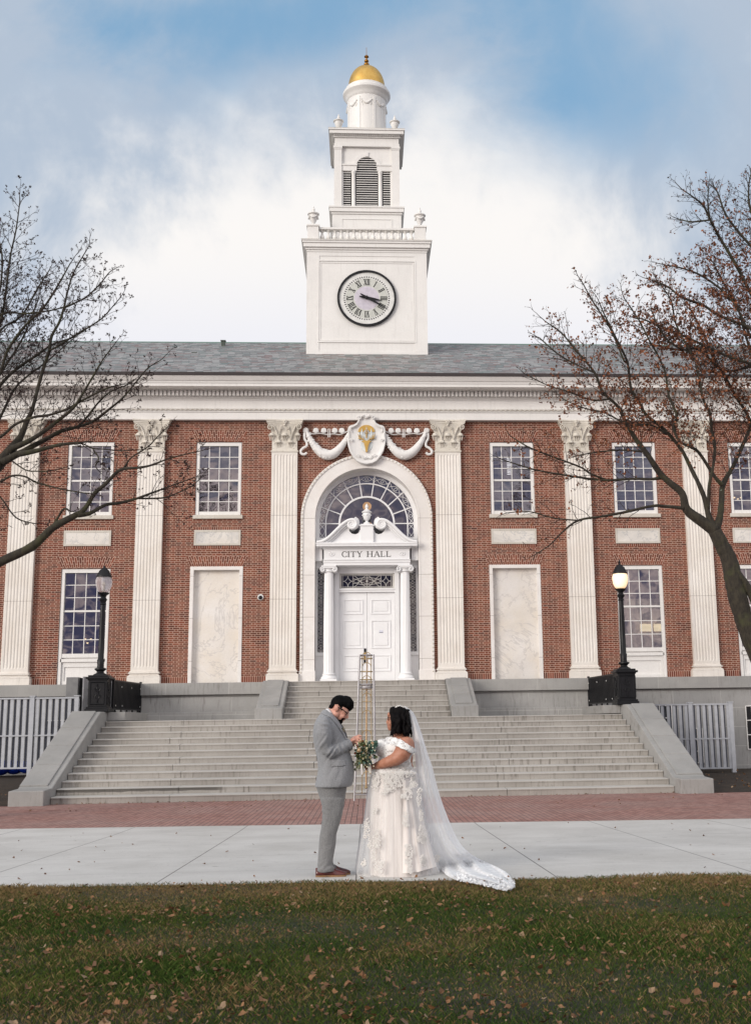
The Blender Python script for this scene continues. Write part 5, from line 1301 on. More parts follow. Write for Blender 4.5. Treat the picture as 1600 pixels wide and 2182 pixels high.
def build_tree(name, label, limbs, base_px, seed, leafy, trunk):
    rr = random.Random(seed); K = lambda: rr.uniform(-1, 1)
    bx = at(base_px[0], base_px[1], YTREE); g = gz(YTREE)
    t = thing(name, label, 'tree', (bx.x, YTREE, g), 'bare trees framing the facade')
    big = MB(); tw = MB(); lf = MB(); bd = MB(); cnt = [0]
    def bud(p, s):
        p = Vector(p); n = len(bd.v); d = [Vector((K(), K(), K()+.6)).normalized()*s for _ in range(3)]
        for q in d:
            sd = Vector((K(), K(), K())).normalized()*s*.28; k = len(bd.v); bd.v += [tuple(p), tuple(p+q*.55+sd), tuple(p+q), tuple(p+q*.55-sd)]; bd.f.append((k, k+1, k+2, k+3))
    def leaf(p, s):
        p = Vector(p); ax = Vector((K(), K(), K()-.7)).normalized()*s; sd = ax.cross(Vector((K(), K(), K()))).normalized()*s*.42; up = ax.cross(sd).normalized()*s*.22*K()
        k = len(lf.v); lf.v += [tuple(p), tuple(p+ax*.45+sd+up), tuple(p+ax*.95), tuple(p+ax*.45-sd+up), tuple(p+ax*.2+sd*.9-up)]; lf.f += [(k, k+4, k+1, k+2), (k, k+2, k+3)]
    def grow(p, d, L, r, depth):
        n = max(2, int(L/.09)); pts = [p.copy()]; seg = L/n; dd = d.copy(); kids = []
        for i in range(n):
            dd = (dd+Vector((K()*.24, K()*.24, K()*.20+.055))).normalized(); pts.append(pts[-1]+dd*seg)
            if depth > 0 and rr.random() < (.66 if depth > 1 else .80): kids.append((pts[-1].copy(), dd.copy(), 1-(i+1)/n))
        rad = [max(.0020, r*(1-.75*i/n)) for i in range(n+1)]
        tw.tube(pts, rad, 4 if r > .007 else 3, cap=False)
        side = rr.choice((-1, 1))
        for (q, e, rem) in kids:
            side = -side; a = Vector((e.z, K()*.5, -e.x))*side; nd = (e*.75+a*rr.uniform(.45, .95)+Vector((0, K()*.45, .18))).normalized()
            grow(q, nd, L*rr.uniform(.26, .52)*(.45+.75*rem), max(.0022, r*.52), depth-1)
        f = leafy(pts[-1]) if leafy else 0
        if depth <= 1:
            if leafy:
                for q in pts[1:]:
                    if rr.random() < f*.95:
                        for _ in range(rr.randint(1, 3)): leaf(q+Vector((K(), K(), K()))*.05, rr.uniform(.035, .075))
                    elif rr.random() < .22: bud(q, rr.uniform(.02, .045))
            else:
                if rr.random() < .75: bud(pts[-1], rr.uniform(.035, .07))
                if rr.random() < .4: bud(pts[-2], rr.uniform(.025, .055))
    for li in limbs:
        dy0, dy1, pts = li['y'][0], li['y'][1], li['p']; n = len(pts); P = []
        for i, (x, y, w) in enumerate(pts):
            Y = YTREE+dy0+(dy1-dy0)*i/(n-1)+(K()*.10 if 0 < i else 0); q = at(x, y, Y); sc = (Y-CC.y)/CP['F']; P.append((q.x, q.y, q.z, w*sc*((.45 if w < 12 else .48) if leafy else .40)))
        C = catmull(P, 4); n = len(C); rad = [max(.003, c[3]*(1+.07*K())) for c in C]
        big.tube([c[:3] for c in C], rad, 9 if rad[0] > .03 else 6)
        L = sum(math.dist(C[i][:3], C[i+1][:3]) for i in range(n-1)); acc = 0; nxt = li.get('start', .12)*L; side = 1
        for i in range(1, n):
            acc += math.dist(C[i-1][:3], C[i][:3])
            while acc > nxt:
                rem = 1-acc/L; e = (Vector(C[i][:3])-Vector(C[i-1][:3])).normalized(); side = -side
                a = Vector((e.z, 0, -e.x))*side; nd = (e*.8+a*rr.uniform(.5, 1.0)+Vector((0, K()*.6, .22))).normalized()
                ln = li.get('l', .75)*1.08*(.5+.8*rem)*rr.uniform(.55, 1.15); grow(Vector(C[i][:3]), nd, ln, min(.009, .4*rad[i]+.002), 2); nxt += li.get('s', .17)*(.56 if leafy else .80)*rr.uniform(.6, 1.4)
        grow(Vector(C[-1][:3]), (Vector(C[-1][:3])-Vector(C[-3][:3])).normalized(), li.get('l', .75)*.6, rad[-1], 2)
    tp = []
    for x, y, w in trunk:
        q = at(x, y, YTREE); sc = (YTREE-CC.y)/CP['F']; tp.append((q.x, q.y, q.z if y < 9999 else g-.1, w*sc/2))
    C = catmull(tp, 6); big2 = MB(); big2.tube([c[:3] for c in C], [c[3]*(1+.05*K()) for c in C], 14)
    put(big2, 'trunk', MT['bark'], t, smooth=True, ang=180); put(big, 'limbs', MT['bark'], t, smooth=True, ang=180, fixn=False); put(tw, 'twigs', MT['twig'], t, fixn=False)
    if lf.f: put(lf, 'withered_leaves', MT['rust'], t, fixn=False)
    put(bd, 'seed_clusters', MT['bud'], t, fixn=False)
    return t
def LB(txt, y=(0, 0), **k):
    v = [float(q) for q in txt.split()]; d = dict(p=[tuple(v[i:i+3]) for i in range(0, len(v), 3)], y=y); d.update(k); return d
left = [
 LB('-135 1290 34 -60 1235 28 0 1198 25 68 1165 23 112 1125 20 157 1100 17 180 1085 13 202 1051 11 225 1031 10 247 1008 9 263 999 8 299 996 7 326 990 6 360 977 4 420 962 3', (0, -.9), start=.5, s=.3),
 LB('165 1098 14 191 1094 11 225 1076 9 254 1072 8 292 1062 7 322 1051 6 360 1037 4 402 1022 3', (-.4, .3), start=.3, s=.24),
 LB('292 1062 5 325 1062 5 360 1058 4 410 1035 3', (0, .2), s=.24), LB('263 999 6 270 988 5 281 974 4 315 952 4 337 929 3 358 909 2.5', (-.5, -.8), s=.22, l=.5),
 LB('112 1125 9 125 1100 6 137 1084 6 150 1090 4', (-.2, -.5), s=.4, l=.4),
 LB('-135 1150 48 -90 1080 42 -40 1030 36 0 985 32 26 955 25 45 928 17 60 890 12 66 880 11 75 850 10 81 826 9 92 787 9 105 747 8 110 716 8 126 687 7 136 656 6 144 621 5 157 580 4 181 538 3', (0, .8), start=.35, s=.22, l=.95),
 LB('105 747 6 118 740 5 157 716 5 184 700 4.5 218 677 4 244 648 3', (.4, -.2), s=.18, l=.8), LB('136 656 5 160 645 4.5 184 632 4 210 608 4 231 582 3', (.5, 1.0), s=.18, l=.7),
 LB('26 955 18 60 940 14 92 920 11 125 895 9 157 868 8 181 831 6 199 800 5 218 768 4 240 738 3', (0, -.6), start=.2, s=.2, l=.8),
 LB('5 985 22 52 960 15 97 936 12 131 918 11 163 910 9 199 897 8 231 873 7 262 847 5 289 815 4 315 784 3.5 341 768 2.5', (0, .6), start=.25, s=.2, l=.75),
 LB('163 910 6 181 894 5.5 210 857 5 236 834 4 270 820 3 290 806 2', (.2, -.5), s=.2, l=.7),
 LB('40 968 16 79 960 12 105 953 10 131 947 9 173 943 6', (-.1, -.3), start=.3, s=.3, l=.4), LB('131 947 5 173 945 4 197 955 4 223 957 3.5 260 960 3 297 958 2', (-.2, 0), s=.25, l=.5), LB('197 955 3.5 210 976 3.5 204 993 3 212 1005 2', (-.2, -.4), s=.2, l=.35),
 LB('-60 1050 8 0 1026 6 25 1014 5.5 52 1015 5 79 1028 4.5 135 1043 4 191 1052 3', (0, -.4), s=.28, l=.5), LB('-40 1020 6 0 1058 4.5 34 1103 4 76 1116 3', (0, .3), s=.2, l=.45), LB('20 978 5 54 1001 4 80 1004 3.5 108 1003 3 140 996 2', (0, -.5), s=.22, l=.55),
 LB('-135 1050 26 -90 960 22 -40 880 14 0 821 10 34 787 8 73 760 7 110 735 5 150 720 3', (0, .9), start=.4, s=.18, l=.85), LB('-100 990 20 -40 880 12 0 795 8 16 747 7 52 695 6.5 92 656 6 123 608 5 150 560 3', (.3, -.6), start=.4, s=.18, l=.85),
 LB('-90 960 16 -30 790 8 0 705 6 45 674 5 79 616 4.5 105 575 3', (.2, 1.2), start=.5, s=.16, l=.9), LB('-90 960 18 -40 800 9 0 690 7 13 616 6 22 545 5 34 490 4 42 430 3', (.2, .2), start=.4, s=.15, l=.9),
 LB('-80 760 8 0 671 5 52 668 4.5 113 660 4 160 645 3', (.5, -.5), s=.18, l=.7), LB('-70 960 12 0 931 8 31 905 7.5 71 889 7 105 884 7 144 871 6.5 168 857 6 223 829 5 262 818 3', (.1, -.6), start=.3, s=.2, l=.7),
 LB('-70 800 8 -10 660 6 5 560 5 -5 500 4', (0, .4), s=.16, l=.9), LB('-60 1000 14 0 890 8 30 830 6 60 800 5 100 770 4 140 735 3', (.2, 1.2), start=.3, s=.18, l=.8), LB('-40 860 8 5 790 6 40 735 5 62 690 4 80 640 3 90 600 2.5', (.6, 1.4), s=.15, l=.8),
]
right = [
 LB('1523 1132 30 1495 1111 25 1463 1086 20 1453 1051 17 1425 1027 15 1404 1006 14 1383 974 13 1355 936 11 1334 901 10 1318 868 8 1299 850 7 1281 830 7 1267 794 6 1229 748 5 1197 710 4 1170 690 3', (0, -.5), start=.35, s=.22, l=.95),
 LB('1463 1086 11 1450 1082 9 1418 1079 8 1390 1078 7 1337 1090 7 1285 1100 6 1232 1109 5.5 1197 1135 4 1173 1160 3 1140 1182 2', (0, -.8), start=.3, s=.28, l=.5), LB('1232 1109 4 1180 1104 3.5 1127 1090 3 1080 1093 2', (-.5, -.7), s=.2, l=.5),
 LB('1408 1018 9 1385 1021 7 1348 1020 6.5 1285 1023 6 1208 1013 5 1145 1002 4 1110 992 3.5 1075 981 2.5', (0, .6), start=.1, s=.2, l=.6), LB('1290 1022 5 1260 1010 4.5 1236 995 4.5 1180 974 4 1127 953 3.5 1092 932 2.5', (.3, -.3), s=.18, l=.6),
 LB('1378 962 6 1365 962 5 1320 959 4.5 1267 964 4 1229 971 3', (0, .5), s=.2, l=.5),
 LB('1520 1128 22 1509 1097 14 1502 1065 12 1488 1030 11 1474 1002 10 1453 960 9 1425 925 8.5 1407 908 8 1376 883 8 1363 860 7 1344 825 6.5 1337 773 6 1316 727 5 1285 664 3.5 1275 640 2.5', (0, .7), start=.35, s=.2, l=.9),
 LB('1509 1085 9 1511 1034 8 1519 995 7.5 1523 950 7 1516 915 7 1512 880 7 1498 850 6 1488 797 6 1474 755 5 1425 727 5 1400 690 4 1390 664 3', (0, -.8), start=.2, s=.18, l=.85),
 LB('1523 1132 24 1533 1104 16 1537 1069 14 1540 1034 13 1561 995 10 1582 950 9 1597 911 8 1615 860 8 1640 780 6', (0, .6), start=.3, s=.2, l=.9),
 LB('1540 1034 11 1523 1016 9 1491 967 8 1474 953 8 1449 941 7 1435 911 7 1442 885 6.5 1425 843 6 1418 797 5.5 1404 762 5 1383 724 4.5 1360 680 4 1330 635 2.5', (.1, -.6), start=.15, s=.18, l=.9),
 LB('1640 1400 26 1612 1290 22 1590 1250 20 1565 1215 20 1552 1180 18', (-.15, -.05), start=.98, s=5, l=.1),
 LB('1700 850 12 1650 800 9 1600 775 7 1558 762 7 1512 741 6.5 1460 717 6 1411 696 5 1370 680 3.5', (.4, -.2), start=.1, s=.16, l=.9),
 LB('1700 760 10 1600 700 8 1565 685 7.5 1530 671 7 1498 650 6.5 1453 633 6 1425 612 5 1395 598 3', (0, .8), start=.15, s=.15, l=.8),
 LB('1680 760 12 1630 680 10 1600 626 9 1575 577 8.5 1551 535 8 1530 500 7 1512 465 6 1498 437 5 1478 420 4 1452 402 2.5', (.5, -.3), start=.15, s=.16, l=.75), LB('1512 465 5 1508 430 4 1510 395 2.5', (-.2, -.4), s=.14, l=.45), LB('1512 468 4.5 1474 472 4 1445 466 2.5', (-.2, .2), s=.16, l=.5),
 LB('1680 620 9 1600 524 7 1579 500 6.5 1547 458 5.5 1530 412 4 1520 395 3', (0, .8), start=.1, s=.14, l=.8), LB('1640 560 8 1600 450 6 1595 400 4 1600 370 3', (0, .5), s=.14, l=.6),
 LB('1640 1000 12 1600 899 8 1565 840 7.5 1544 801 7 1523 769 6.5 1500 715 6 1477 668 4', (.3, 1.0), start=.1, s=.16, l=.9), LB('1420 925 6 1385 905 5 1340 905 4 1290 880 4 1240 868 3 1200 850 2.5', (0, -.9), s=.18, l=.7), LB('1299 850 5 1260 852 4 1215 835 4 1170 822 3 1125 800 2.5', (-.4, .4), s=.18, l=.6),
 LB('1267 794 5 1235 780 4 1190 755 4 1150 720 3', (-.4, .6), s=.18, l=.65), LB('1330 770 5 1300 700 4.5 1262 640 4 1240 600 3', (.4, 1.0), start=.1, s=.17, l=.6), LB('1474 755 5 1440 690 5 1430 640 4 1402 600 3', (-.6, 0), s=.16, l=.7), LB('1600 720 7 1560 640 6 1500 590 5 1450 570 4 1420 565 3', (.6, 1.3), s=.14, l=.8), LB('1620 800 8 1590 720 6 1570 650 5.5 1540 600 5 1520 560 3', (1, 1.6), s=.14, l=.9), LB('1600 780 7 1540 790 6 1490 745 5 1440 745 4 1380 730 3', (.8, .2), s=.15, l=.85),
]
def leafy_r(p):
    d = Vector(p)-CC; z = d.dot(CF); x = CP['ppx']+2400*d.dot(CR)/z; y = CP['PY']-2400*d.dot(CU)/z
    a = math.exp(-(((x-1440)/240)**2+((y-790)/190)**2)); c = math.exp(-(((x-1280)/170)**2+((y-880)/90)**2))*.9; e = math.exp(-(((x-1560)/140)**2+((y-600)/190)**2))*.85
    f = .05+max(a, c, e)*.62
    if y < 480: f *= .35
    return f
build_tree('bare_tree', 'bare maple reaching in from the left edge, its twigs tipped with small dark seed clusters', left, (-150, 1600), 21, None, [(-135, 1050, 30), (-135, 1150, 50), (-138, 1290, 60), (-145, 1420, 62), (-152, 1560, 66), (-150, 1700, 76), (-150, 1790, 100)])
build_tree('bare_tree', 'leaning maple at the right edge still holding clumps of rust brown leaves', right, (1730, 1600), 34, leafy_r, [(1523, 1132, 30), (1537, 1160, 32), (1554, 1195, 36), (1565, 1247, 40), (1579, 1300, 40), (1597, 1352, 42), (1630, 1430, 46), (1670, 1540, 54), (1700, 1660, 64), (1712, 1760, 90)])
# ======================= LAWN =======================
def lawn_grass():
    rng = np.random.default_rng(7); n = 600000
    t = rng.random(n); depth = 3.6+(12.0-3.6)*t**.9      # metres from the camera along y
    y = -37.5+depth; x = rng.uniform(-1, 1, n)*(2.2+.46*depth)
    ly = -25.93+(-.49/7.33)*(np.clip(x, -9, 9)+3.63)
    edge = ly-y; keep = edge > -.03+.03*np.sin(x*23)+.02*rng.standard_normal(n); x, y, edge = x[keep], y[keep], edge[keep]; n = len(x)
    z = G0-.0245*(y+37.5)+.012
    pt = np.sin(x*1.9+y*1.1)+np.sin(x*.7-y*2.3+1.)+np.sin(x*4.1+y*3.7)*.5
    h = (.018+.016*rng.random(n))*(1+.22*pt)*np.where(edge < .10, 1.05, 1.)*rng.uniform(.6, 1.25, n); h = np.clip(h, .010, .06)
    a = rng.uniform(0, 2*np.pi, n); w = rng.uniform(.0009, .0018, n); ln = rng.uniform(.2, 1.25, n)*h; b = rng.uniform(0, 2*np.pi, n)
    v = np.zeros((n, 4, 3), np.float32)
    v[:, 0] = np.stack([x-w*np.cos(a), y-w*np.sin(a), z], 1); v[:, 1] = np.stack([x+w*np.cos(a), y+w*np.sin(a), z], 1)
    v[:, 2] = np.stack([x+w*.7*np.cos(a)+ln*.45*np.cos(b), y+w*.7*np.sin(a)+ln*.45*np.sin(b), z+h*.65], 1); v[:, 3] = np.stack([x+ln*np.cos(b), y+ln*np.sin(b), z+h], 1)
    me = bpy.data.meshes.new('grass'); me.vertices.add(4*n); me.vertices.foreach_set('co', v.ravel())
    idx = np.arange(n)[:, None]*4; f = np.concatenate([idx, idx+1, idx+2, idx, idx+2, idx+3], 1).astype(np.int32)
    me.loops.add(6*n); me.loops.foreach_set('vertex_index', f.ravel()); me.polygons.add(2*n); me.polygons.foreach_set('loop_start', np.arange(2*n, dtype=np.int32)*3); me.polygons.foreach_set('loop_total', np.full(2*n, 3, np.int32))
    me.update(calc_edges=True)
    m, N, bs = base_mat('grass_blades'); p = pos(N); r = N.n('ShaderNodeNewGeometry').outputs['Random Per Island']; px_, py_, pz_ = N.xyz(p)
    g = N.mix(r, (.020, .042, .009, 1), (.062, .098, .020, 1)); g = N.mix(N.ramp(N.noise(p, 1.3, 4, .6), .45, .70, 0., .45), g, (.105, .115, .026, 1))
    straw = N.mix(N.white(N.comb(r, 3., 1.)), (.13, .088, .038, 1), (.26, .185, .085, 1))
    ee = N.m('ADD', N.m('ADD', py_, N.m('MULTIPLY', px_, .0668)), 26.17)
    dry = N.m('ADD', N.ramp(N.noise(p, .9, 5, .6), .42, .68, .08, .55), N.m('MULTIPLY', N.ramp(ee, -2.4, -.15, 0., .62), N.ramp(ee, -.10, .02, 1., .25)))
    N.put(bs.inputs['Base Color'], N.mix(N.m('LESS_THAN', N.white(N.comb(r, 9., 4.)), dry), g, straw)); bs.inputs['Roughness'].default_value = .75; bs.inputs['Specular IOR Level'].default_value = .06
    me.materials.append(m); o = bpy.data.objects.new('grass', me); COL.objects.link(o); o['kind'] = 'stuff'
lawn_grass()
def fallen_leaves():
    rr = random.Random(17); b = MB(); K = lambda: rr.uniform(-1, 1)
    def lf(x, y, z, s):
        n = len(b.v); a = rr.uniform(0, 2*PI); k = 8; tilt = Vector((K()*.7, K()*.7, 1)).normalized(); u = tilt.cross(Vector((math.cos(a), math.sin(a), 0))).normalized(); w = tilt.cross(u); curl = rr.uniform(.2, 1.0)
        O = Vector((x, y, z)); b.v.append(tuple(O))
        for i in range(k):
            an = 2*PI*i/k; r = s*rr.uniform(.45, 1.1); q = O+u*(r*math.cos(an))+w*(r*.8*math.sin(an))+tilt*(curl*abs(math.cos(an))*s*rr.uniform(.2, 1.)); b.v.append(tuple(q))
        for i in range(k): b.f.append((n, n+1+i, n+1+(i+1) % k))
    cl = [(rr.uniform(-5.5, 5.5), rr.uniform(-34, -26.2), rr.uniform(.3, .9)) for _ in range(26)]
    for i in range(6500):
        d = 3.8+8.*rr.random(); y = -37.5+d; x = K()*(1.2+.42*d)
        if rr.random() < .35: c = rr.choice(cl); x, y = c[0]+rr.gauss(0, c[2]), c[1]+rr.gauss(0, c[2]*.5)
        if y > lawn_y(x)-.05: continue
        if rr.random() > .35+.65*min(1, (-26-y)/4): continue
        lf(x, y, gz(y)+rr.uniform(.035, .060), rr.choice((.008, .010, .012, .014, .018, .022, .03)) )
    for i in range(70):
        x = K()*6; y = rr.uniform(lawn_y(0), -17.8); lf(x, y, gz(y)+.012, rr.uniform(.012, .03))
    for i in range(240):
        x = rr.uniform(-7.4, 8.4); lf(x, -9.68+rr.uniform(-.06, .0) if rr.random() < .6 else rr.uniform(-16, -9.8), gz(-10)+.012, rr.uniform(.015, .035))
    for i in range(260):
        s = rr.choice((-1, 1)); x = s*rr.uniform(8.6, 14); y = rr.uniform(-9.9, -3); lf(x, y, gz(-10)+.09+(.0 if s > 0 else .05)+.12*min(1, (y+10)/6), rr.uniform(.02, .05))
    o = put(b, 'fallen_leaves', m_leaf('fallen_leaf', (.085, .038, .013), (.22, .105, .040), (.27, .19, .115)), fixn=False); o['kind'] = 'stuff'
fallen_leaves()
# ======================= PEOPLE =======================
def pxy(P):
    d = Vector(P)-CC; z = d.dot(CF); return CP['ppx']+2400*d.dot(CR)/z, CP['PY']-2400*d.dot(CU)/z
def remesh(mb, vox, smooth=4, sf=.6):
    me = mb.mesh('tmp'); import bmesh
    bm = bmesh.new(); bm.from_mesh(me); bmesh.ops.recalc_face_normals(bm, faces=bm.faces); bm.to_mesh(me); bm.free()
    o = bpy.data.objects.new('tmp', me); COL.objects.link(o)
    m = o.modifiers.new('r', 'REMESH'); m.mode = 'VOXEL'; m.voxel_size = vox
    if smooth: m = o.modifiers.new('s', 'SMOOTH'); m.iterations = smooth; m.factor = sf
    bpy.context.view_layer.update()
    r = bpy.data.meshes.new_from_object(o.evaluated_get(bpy.context.evaluated_depsgraph_get()))
    bpy.data.objects.remove(o); return r
def local(me, parent):
    org = Vector(ORG[parent.name]); me.transform(Matrix.Translation(-org)); return me
def inpoly(x, y, poly):
    c = False; n = len(poly)
    for i in range(n):
        x1, y1 = poly[i]; x2, y2 = poly[(i+1) % n]
        if (y1 > y) != (y2 > y) and x < (x2-x1)*(y-y1)/(y2-y1)+x1: c = not c
    return c
def shell(me, poly, off, name, mat, parent, ycond=None, noise=0, seed=1, sm=0):
    "a garment or hair piece cut from the body surface and lifted off it"
    rr = random.Random(seed); org = Vector(ORG[parent.name]); vs = [v.co+org for v in me.vertices]; P = [pxy(v) for v in vs]; keep = []
    for f in me.polygons:
        x = sum(P[i][0] for i in f.vertices)/len(f.vertices); y = sum(P[i][1] for i in f.vertices)/len(f.vertices); c = sum((vs[i] for i in f.vertices), Vector())/len(f.vertices)
        if inpoly(x, y, poly) and (ycond is None or ycond(c, f.normal)): keep.append(f)
    used = sorted({i for f in keep for i in f.vertices}); mp = {i: k for k, i in enumerate(used)}; b = MB()
    for i in used:
        n = me.vertices[i].normal; w = noise*(math.sin(vs[i].x*140+vs[i].z*60)+math.sin(vs[i].z*190+vs[i].y*120+1.3))*.5; b.v.append(tuple(vs[i]+n*(off+w)))
    b.f = [tuple(mp[i] for i in f.vertices) for f in keep]
    o = put(b, name, mat, parent, smooth=True, ang=180, fixn=False)
    s = o.modifiers.new('t', 'SOLIDIFY'); s.thickness = min(off*.9, .012); s.offset = -1
    return o
def rowloft(b, rows, Y, hw_scale=1., n=30, ex=2.3, fold=None, Yc=None, m=4, yoff=0):
    "rows of (py, x_left, x_right, half depth): rings that give the traced outline its own thickness"
    R = catmull([tuple(r) for r in rows], m); rings = []
    for j, (py, xl, xr, hw) in enumerate(R):
        a, c_ = at(xl, py, Y), at(xr, py, Y); cx, rx, z = (a.x+c_.x)/2, (c_.x-a.x)/2, (a.z+c_.z)/2; ring = []
        for k in range(n):
            t = 2*PI*k/n; ct, st = math.cos(t), math.sin(t); f = fold(t, j/(len(R)-1)) if fold else 1
            ring.append((cx+rx*f*math.copysign(abs(ct)**(2/ex), ct), Y+yoff+hw*hw_scale*f*math.copysign(abs(st)**(2/ex), st), z))
        rings.append(ring)
    b.loft(rings); return b
def skin_mat(name, c1, c2):
    m, N, b = base_mat(name); n = N.noise(objc(N), 14, 4, .6); N.put(b.inputs['Base Color'], N.mix(N.ramp(n, .3, .7), (*c1, 1), (*c2, 1)))
    b.inputs['Roughness'].default_value = .5; b.inputs['Subsurface Weight'].default_value = .12; b.inputs['Subsurface Radius'].default_value = (.012, .005, .003); b.inputs['Subsurface Scale'].default_value = 1.; return m
def cloth_mat(name, c1, c2, weave=0, sc=9, rough=.85, bump=.35):
    m, N, b = base_mat(name); p = objc(N); n = N.noise(p, sc, 4, .6, .6); N.put(b.inputs['Base Color'], N.mix(N.ramp(n, .35, .68), (*c1, 1), (*c2, 1)))
    b.inputs['Roughness'].default_value = rough; b.inputs['Sheen Weight'].default_value = .15
    fo = N.noise(N.scale(p, (1., 1., .45)), 11, 3, .55, 1.4); N.put(b.inputs['Normal'], N.bump(fo, bump, .05)); return m
GY = -25.45
HEADG = lambda px_, py_, dy=0: at(px_, py_, GY+dy)
# ---------------- the groom
def groom():
    gp = at(705, 1868, GY); g = gz(GY)
    SK = skin_mat('skin_fair', (.52, .25, .185), (.66, .36, .28))
    b = MB(); A = lambda x, y, dy=0: at(x, y, GY+dy); bl = lambda x, y, r, dy=0, sx=1, sy=1, sz=1: b.ball(A(x, y, dy), r, sx, sy, sz, 16, 11)
    # head, bowed forward
    bl(722, 1503, .088, 0, 1.02, .86, .98); bl(726, 1509, .085, 0, 1, .84, 1); bl(730, 1517, .070, 0, 1, .90, 1); bl(727, 1526, .060, 0, 1, .95, .95); bl(724, 1534, .040, 0, 1.05, 1.1, .9); bl(724.5, 1538.5, .022, 0, 1, 1.3, .9)
    bl(716, 1521, .05, -.03); bl(716, 1521, .05, .03); bl(738, 1513.5, .026, 0, 1, 2.0, .7)
    b.tube([A(737, 1518), A(740, 1526), A(740.2, 1529)], [.010, .013, .016], 8); bl(739.3, 1530, .0145, 0, 1, 1.25, .8)
    bl(733, 1532.5, .012, 0, 1.1, 2.0, .7); bl(731.3, 1535.6, .011, 0, 1.1, 1.8, .7)
    for s in (-1, 1):
        bl(734.5, 1521, .014, s*.034, .9, 1.1, .9); bl(731, 1526, .026, s*.036, .9, .9, 1)
        b.ball(A(716.8, 1509.8, s*.082), .032, .72, .42, 1.05, 12, 8)
    b.tube([A(706, 1532), A(708.5, 1522), A(712, 1512)], [.066, .058, .060], 14); bl(710, 1507, .042, 0, 1, 1.3, 1)
    # trunk and arms under the suit
    b.tube([A(705, 1540), A(702, 1570), A(708, 1610), A(712, 1650), A(710, 1690)], [.10, .13, .13, .14, .12], 16, flat=1)
    for s in (-1, 1):
        b.tube([A(692, 1545, s*.16), A(690, 1565, s*.19), A(692, 1590, s*.19), A(699, 1605, s*.18), A(718, 1596, s*.15), A(738, 1586, s*(.11 if s < 0 else .07)), A(746, 1582, s*(.07 if s < 0 else .03))], [.06, .052, .046, .042, .036, .030, .028], 12)
    for s in (-1, 1):
        o = 8 if s > 0 else 0
        b.tube([A(708, 1690, s*.08), A(704+o*.2, 1740, s*.095), A(699+o*.3, 1800, s*.10), A(688+o, 1855, s*.11)], [.09, .072, .055, .042], 12)
    # hands: palm, four fingers with bent knuckles, thumb
    def hand(s, dx, dy, oy):
        H = lambda x, y, d=0: at(x+dx, y+dy, GY+oy+d)
        b.tube([H(744, 1583), H(750, 1579), H(757, 1576)], [.027, .036, .034], 12, flat=.62)
        b.ball(H(753, 1579), .036, 1.15, .55, .95, 14, 9)
        F = [([(757, 1571), (763, 1569.5), (768, 1568.5), (771, 1569)], -.004), ([(758, 1574.5), (764.5, 1573.5), (768.5, 1576), (768, 1579)], -.012), ([(757.5, 1578), (763.5, 1578.5), (766, 1582), (763.5, 1584.5)], -.016), ([(755.5, 1581.5), (760.5, 1583.5), (761.5, 1587), (758.5, 1588.5)], -.014)]
        for k, (pts, d) in enumerate(F): b.tube([H(x, y, s*(-d)*(1)+(-.008+.006*i)*s) for i, (x, y) in enumerate(pts)], [.0105, .0098, .0088, .0072], 8)
        b.tube([H(750, 1574, .012), H(757, 1570.5, .022), (H(764, 1567.6, .016)), H(768.5, 1567.6, .008)], [.013, .0115, .0098, .0078], 8)
    hand(-1, 0, 0, -.05); hand(1, 1, 5.5, .02)
    me = remesh(b, .0052, 3, .5)
    body = bpy.data.objects.new('person', me); COL.objects.link(body); ORG[body.name] = (gp.x, GY, g); me.transform(Matrix.Translation(-Vector((gp.x, GY, g)))); body.location = (gp.x, GY, g)
    me.materials.append(SK); me.polygons.foreach_set('use_smooth', [True]*len(me.polygons))
    tag(body, 'man in a light grey suit and brown shoes looking down at his hands', 'person')
    # hair, beard
    HR = simple('black_hair', (.003, .003, .0035), .6, col2=(.0015, .0015, .002), scale=30, bump=.6, bscale=60, spec=.07, stretch=(1, 1, .5))
    b = MB()
    bl2 = lambda x, y, r, dy=0, sx=1, sy=1, sz=1: b.ball(A(x, y, dy), r, sx, sy, sz, 16, 11)
    bl2(724, 1499, .092, 0, 1.05, .88, .93); bl2(717.5, 1499, .062, 0, 1, 1.1, 1.0); bl2(711.5, 1504, .040, 0, 1, 1.7, 1.1); bl2(734, 1499, .080, 0, 1, .95, .9); bl2(743, 1503, .050, 0, 1, 1.5, 1); bl2(747.5, 1508, .025, 0, .9, 2.0, 1.1); bl2(745, 1513.5, .013, -.01, 1, 2.4, 1); bl2(707, 1509, .028, 0, 1, 2.0, 1)
    rr = random.Random(6)
    for k in range(46):
        x0 = rr.uniform(716, 738); dy = rr.uniform(-.07, .07); b.tube([A(x0, 1483+rr.uniform(0, 4), dy*.5), A(x0+8, 1487+rr.uniform(-1, 3), dy*.8), A(x0+13+rr.uniform(-2, 3), 1496+rr.uniform(-2, 4), dy), A(min(753, x0+15), 1507+rr.uniform(-3, 6), dy*.9)], [.006, .012, .010, .004], 6)
    hm = remesh(b, .006, 1, .4); hm.transform(Matrix.Translation(-Vector(ORG[body.name])))
    poly = [(700, 1509), (698, 1500), (702, 1488), (712, 1478), (724, 1474), (738, 1478), (750, 1489), (757, 1502), (756, 1515), (745, 1520), (740, 1517.5), (741, 1512), (736, 1509.5), (730, 1510.5), (728.5, 1515), (726, 1516), (724.5, 1507), (720, 1501.5), (713.5, 1502), (709.5, 1507), (707, 1512), (703, 1511.5)]
    shell(hm, poly, .001, 'hair', HR, body)
    shell(me, [(700.5, 1503), (713, 1500), (711, 1506), (708, 1508.5), (704, 1509.5), (700.5, 1509)], .004, 'nape_hair', HR, body)
    shell(me, [(723, 1502), (729, 1506), (728.5, 1514), (726.5, 1514), (725, 1509)], .003, 'sideburn', HR, body)
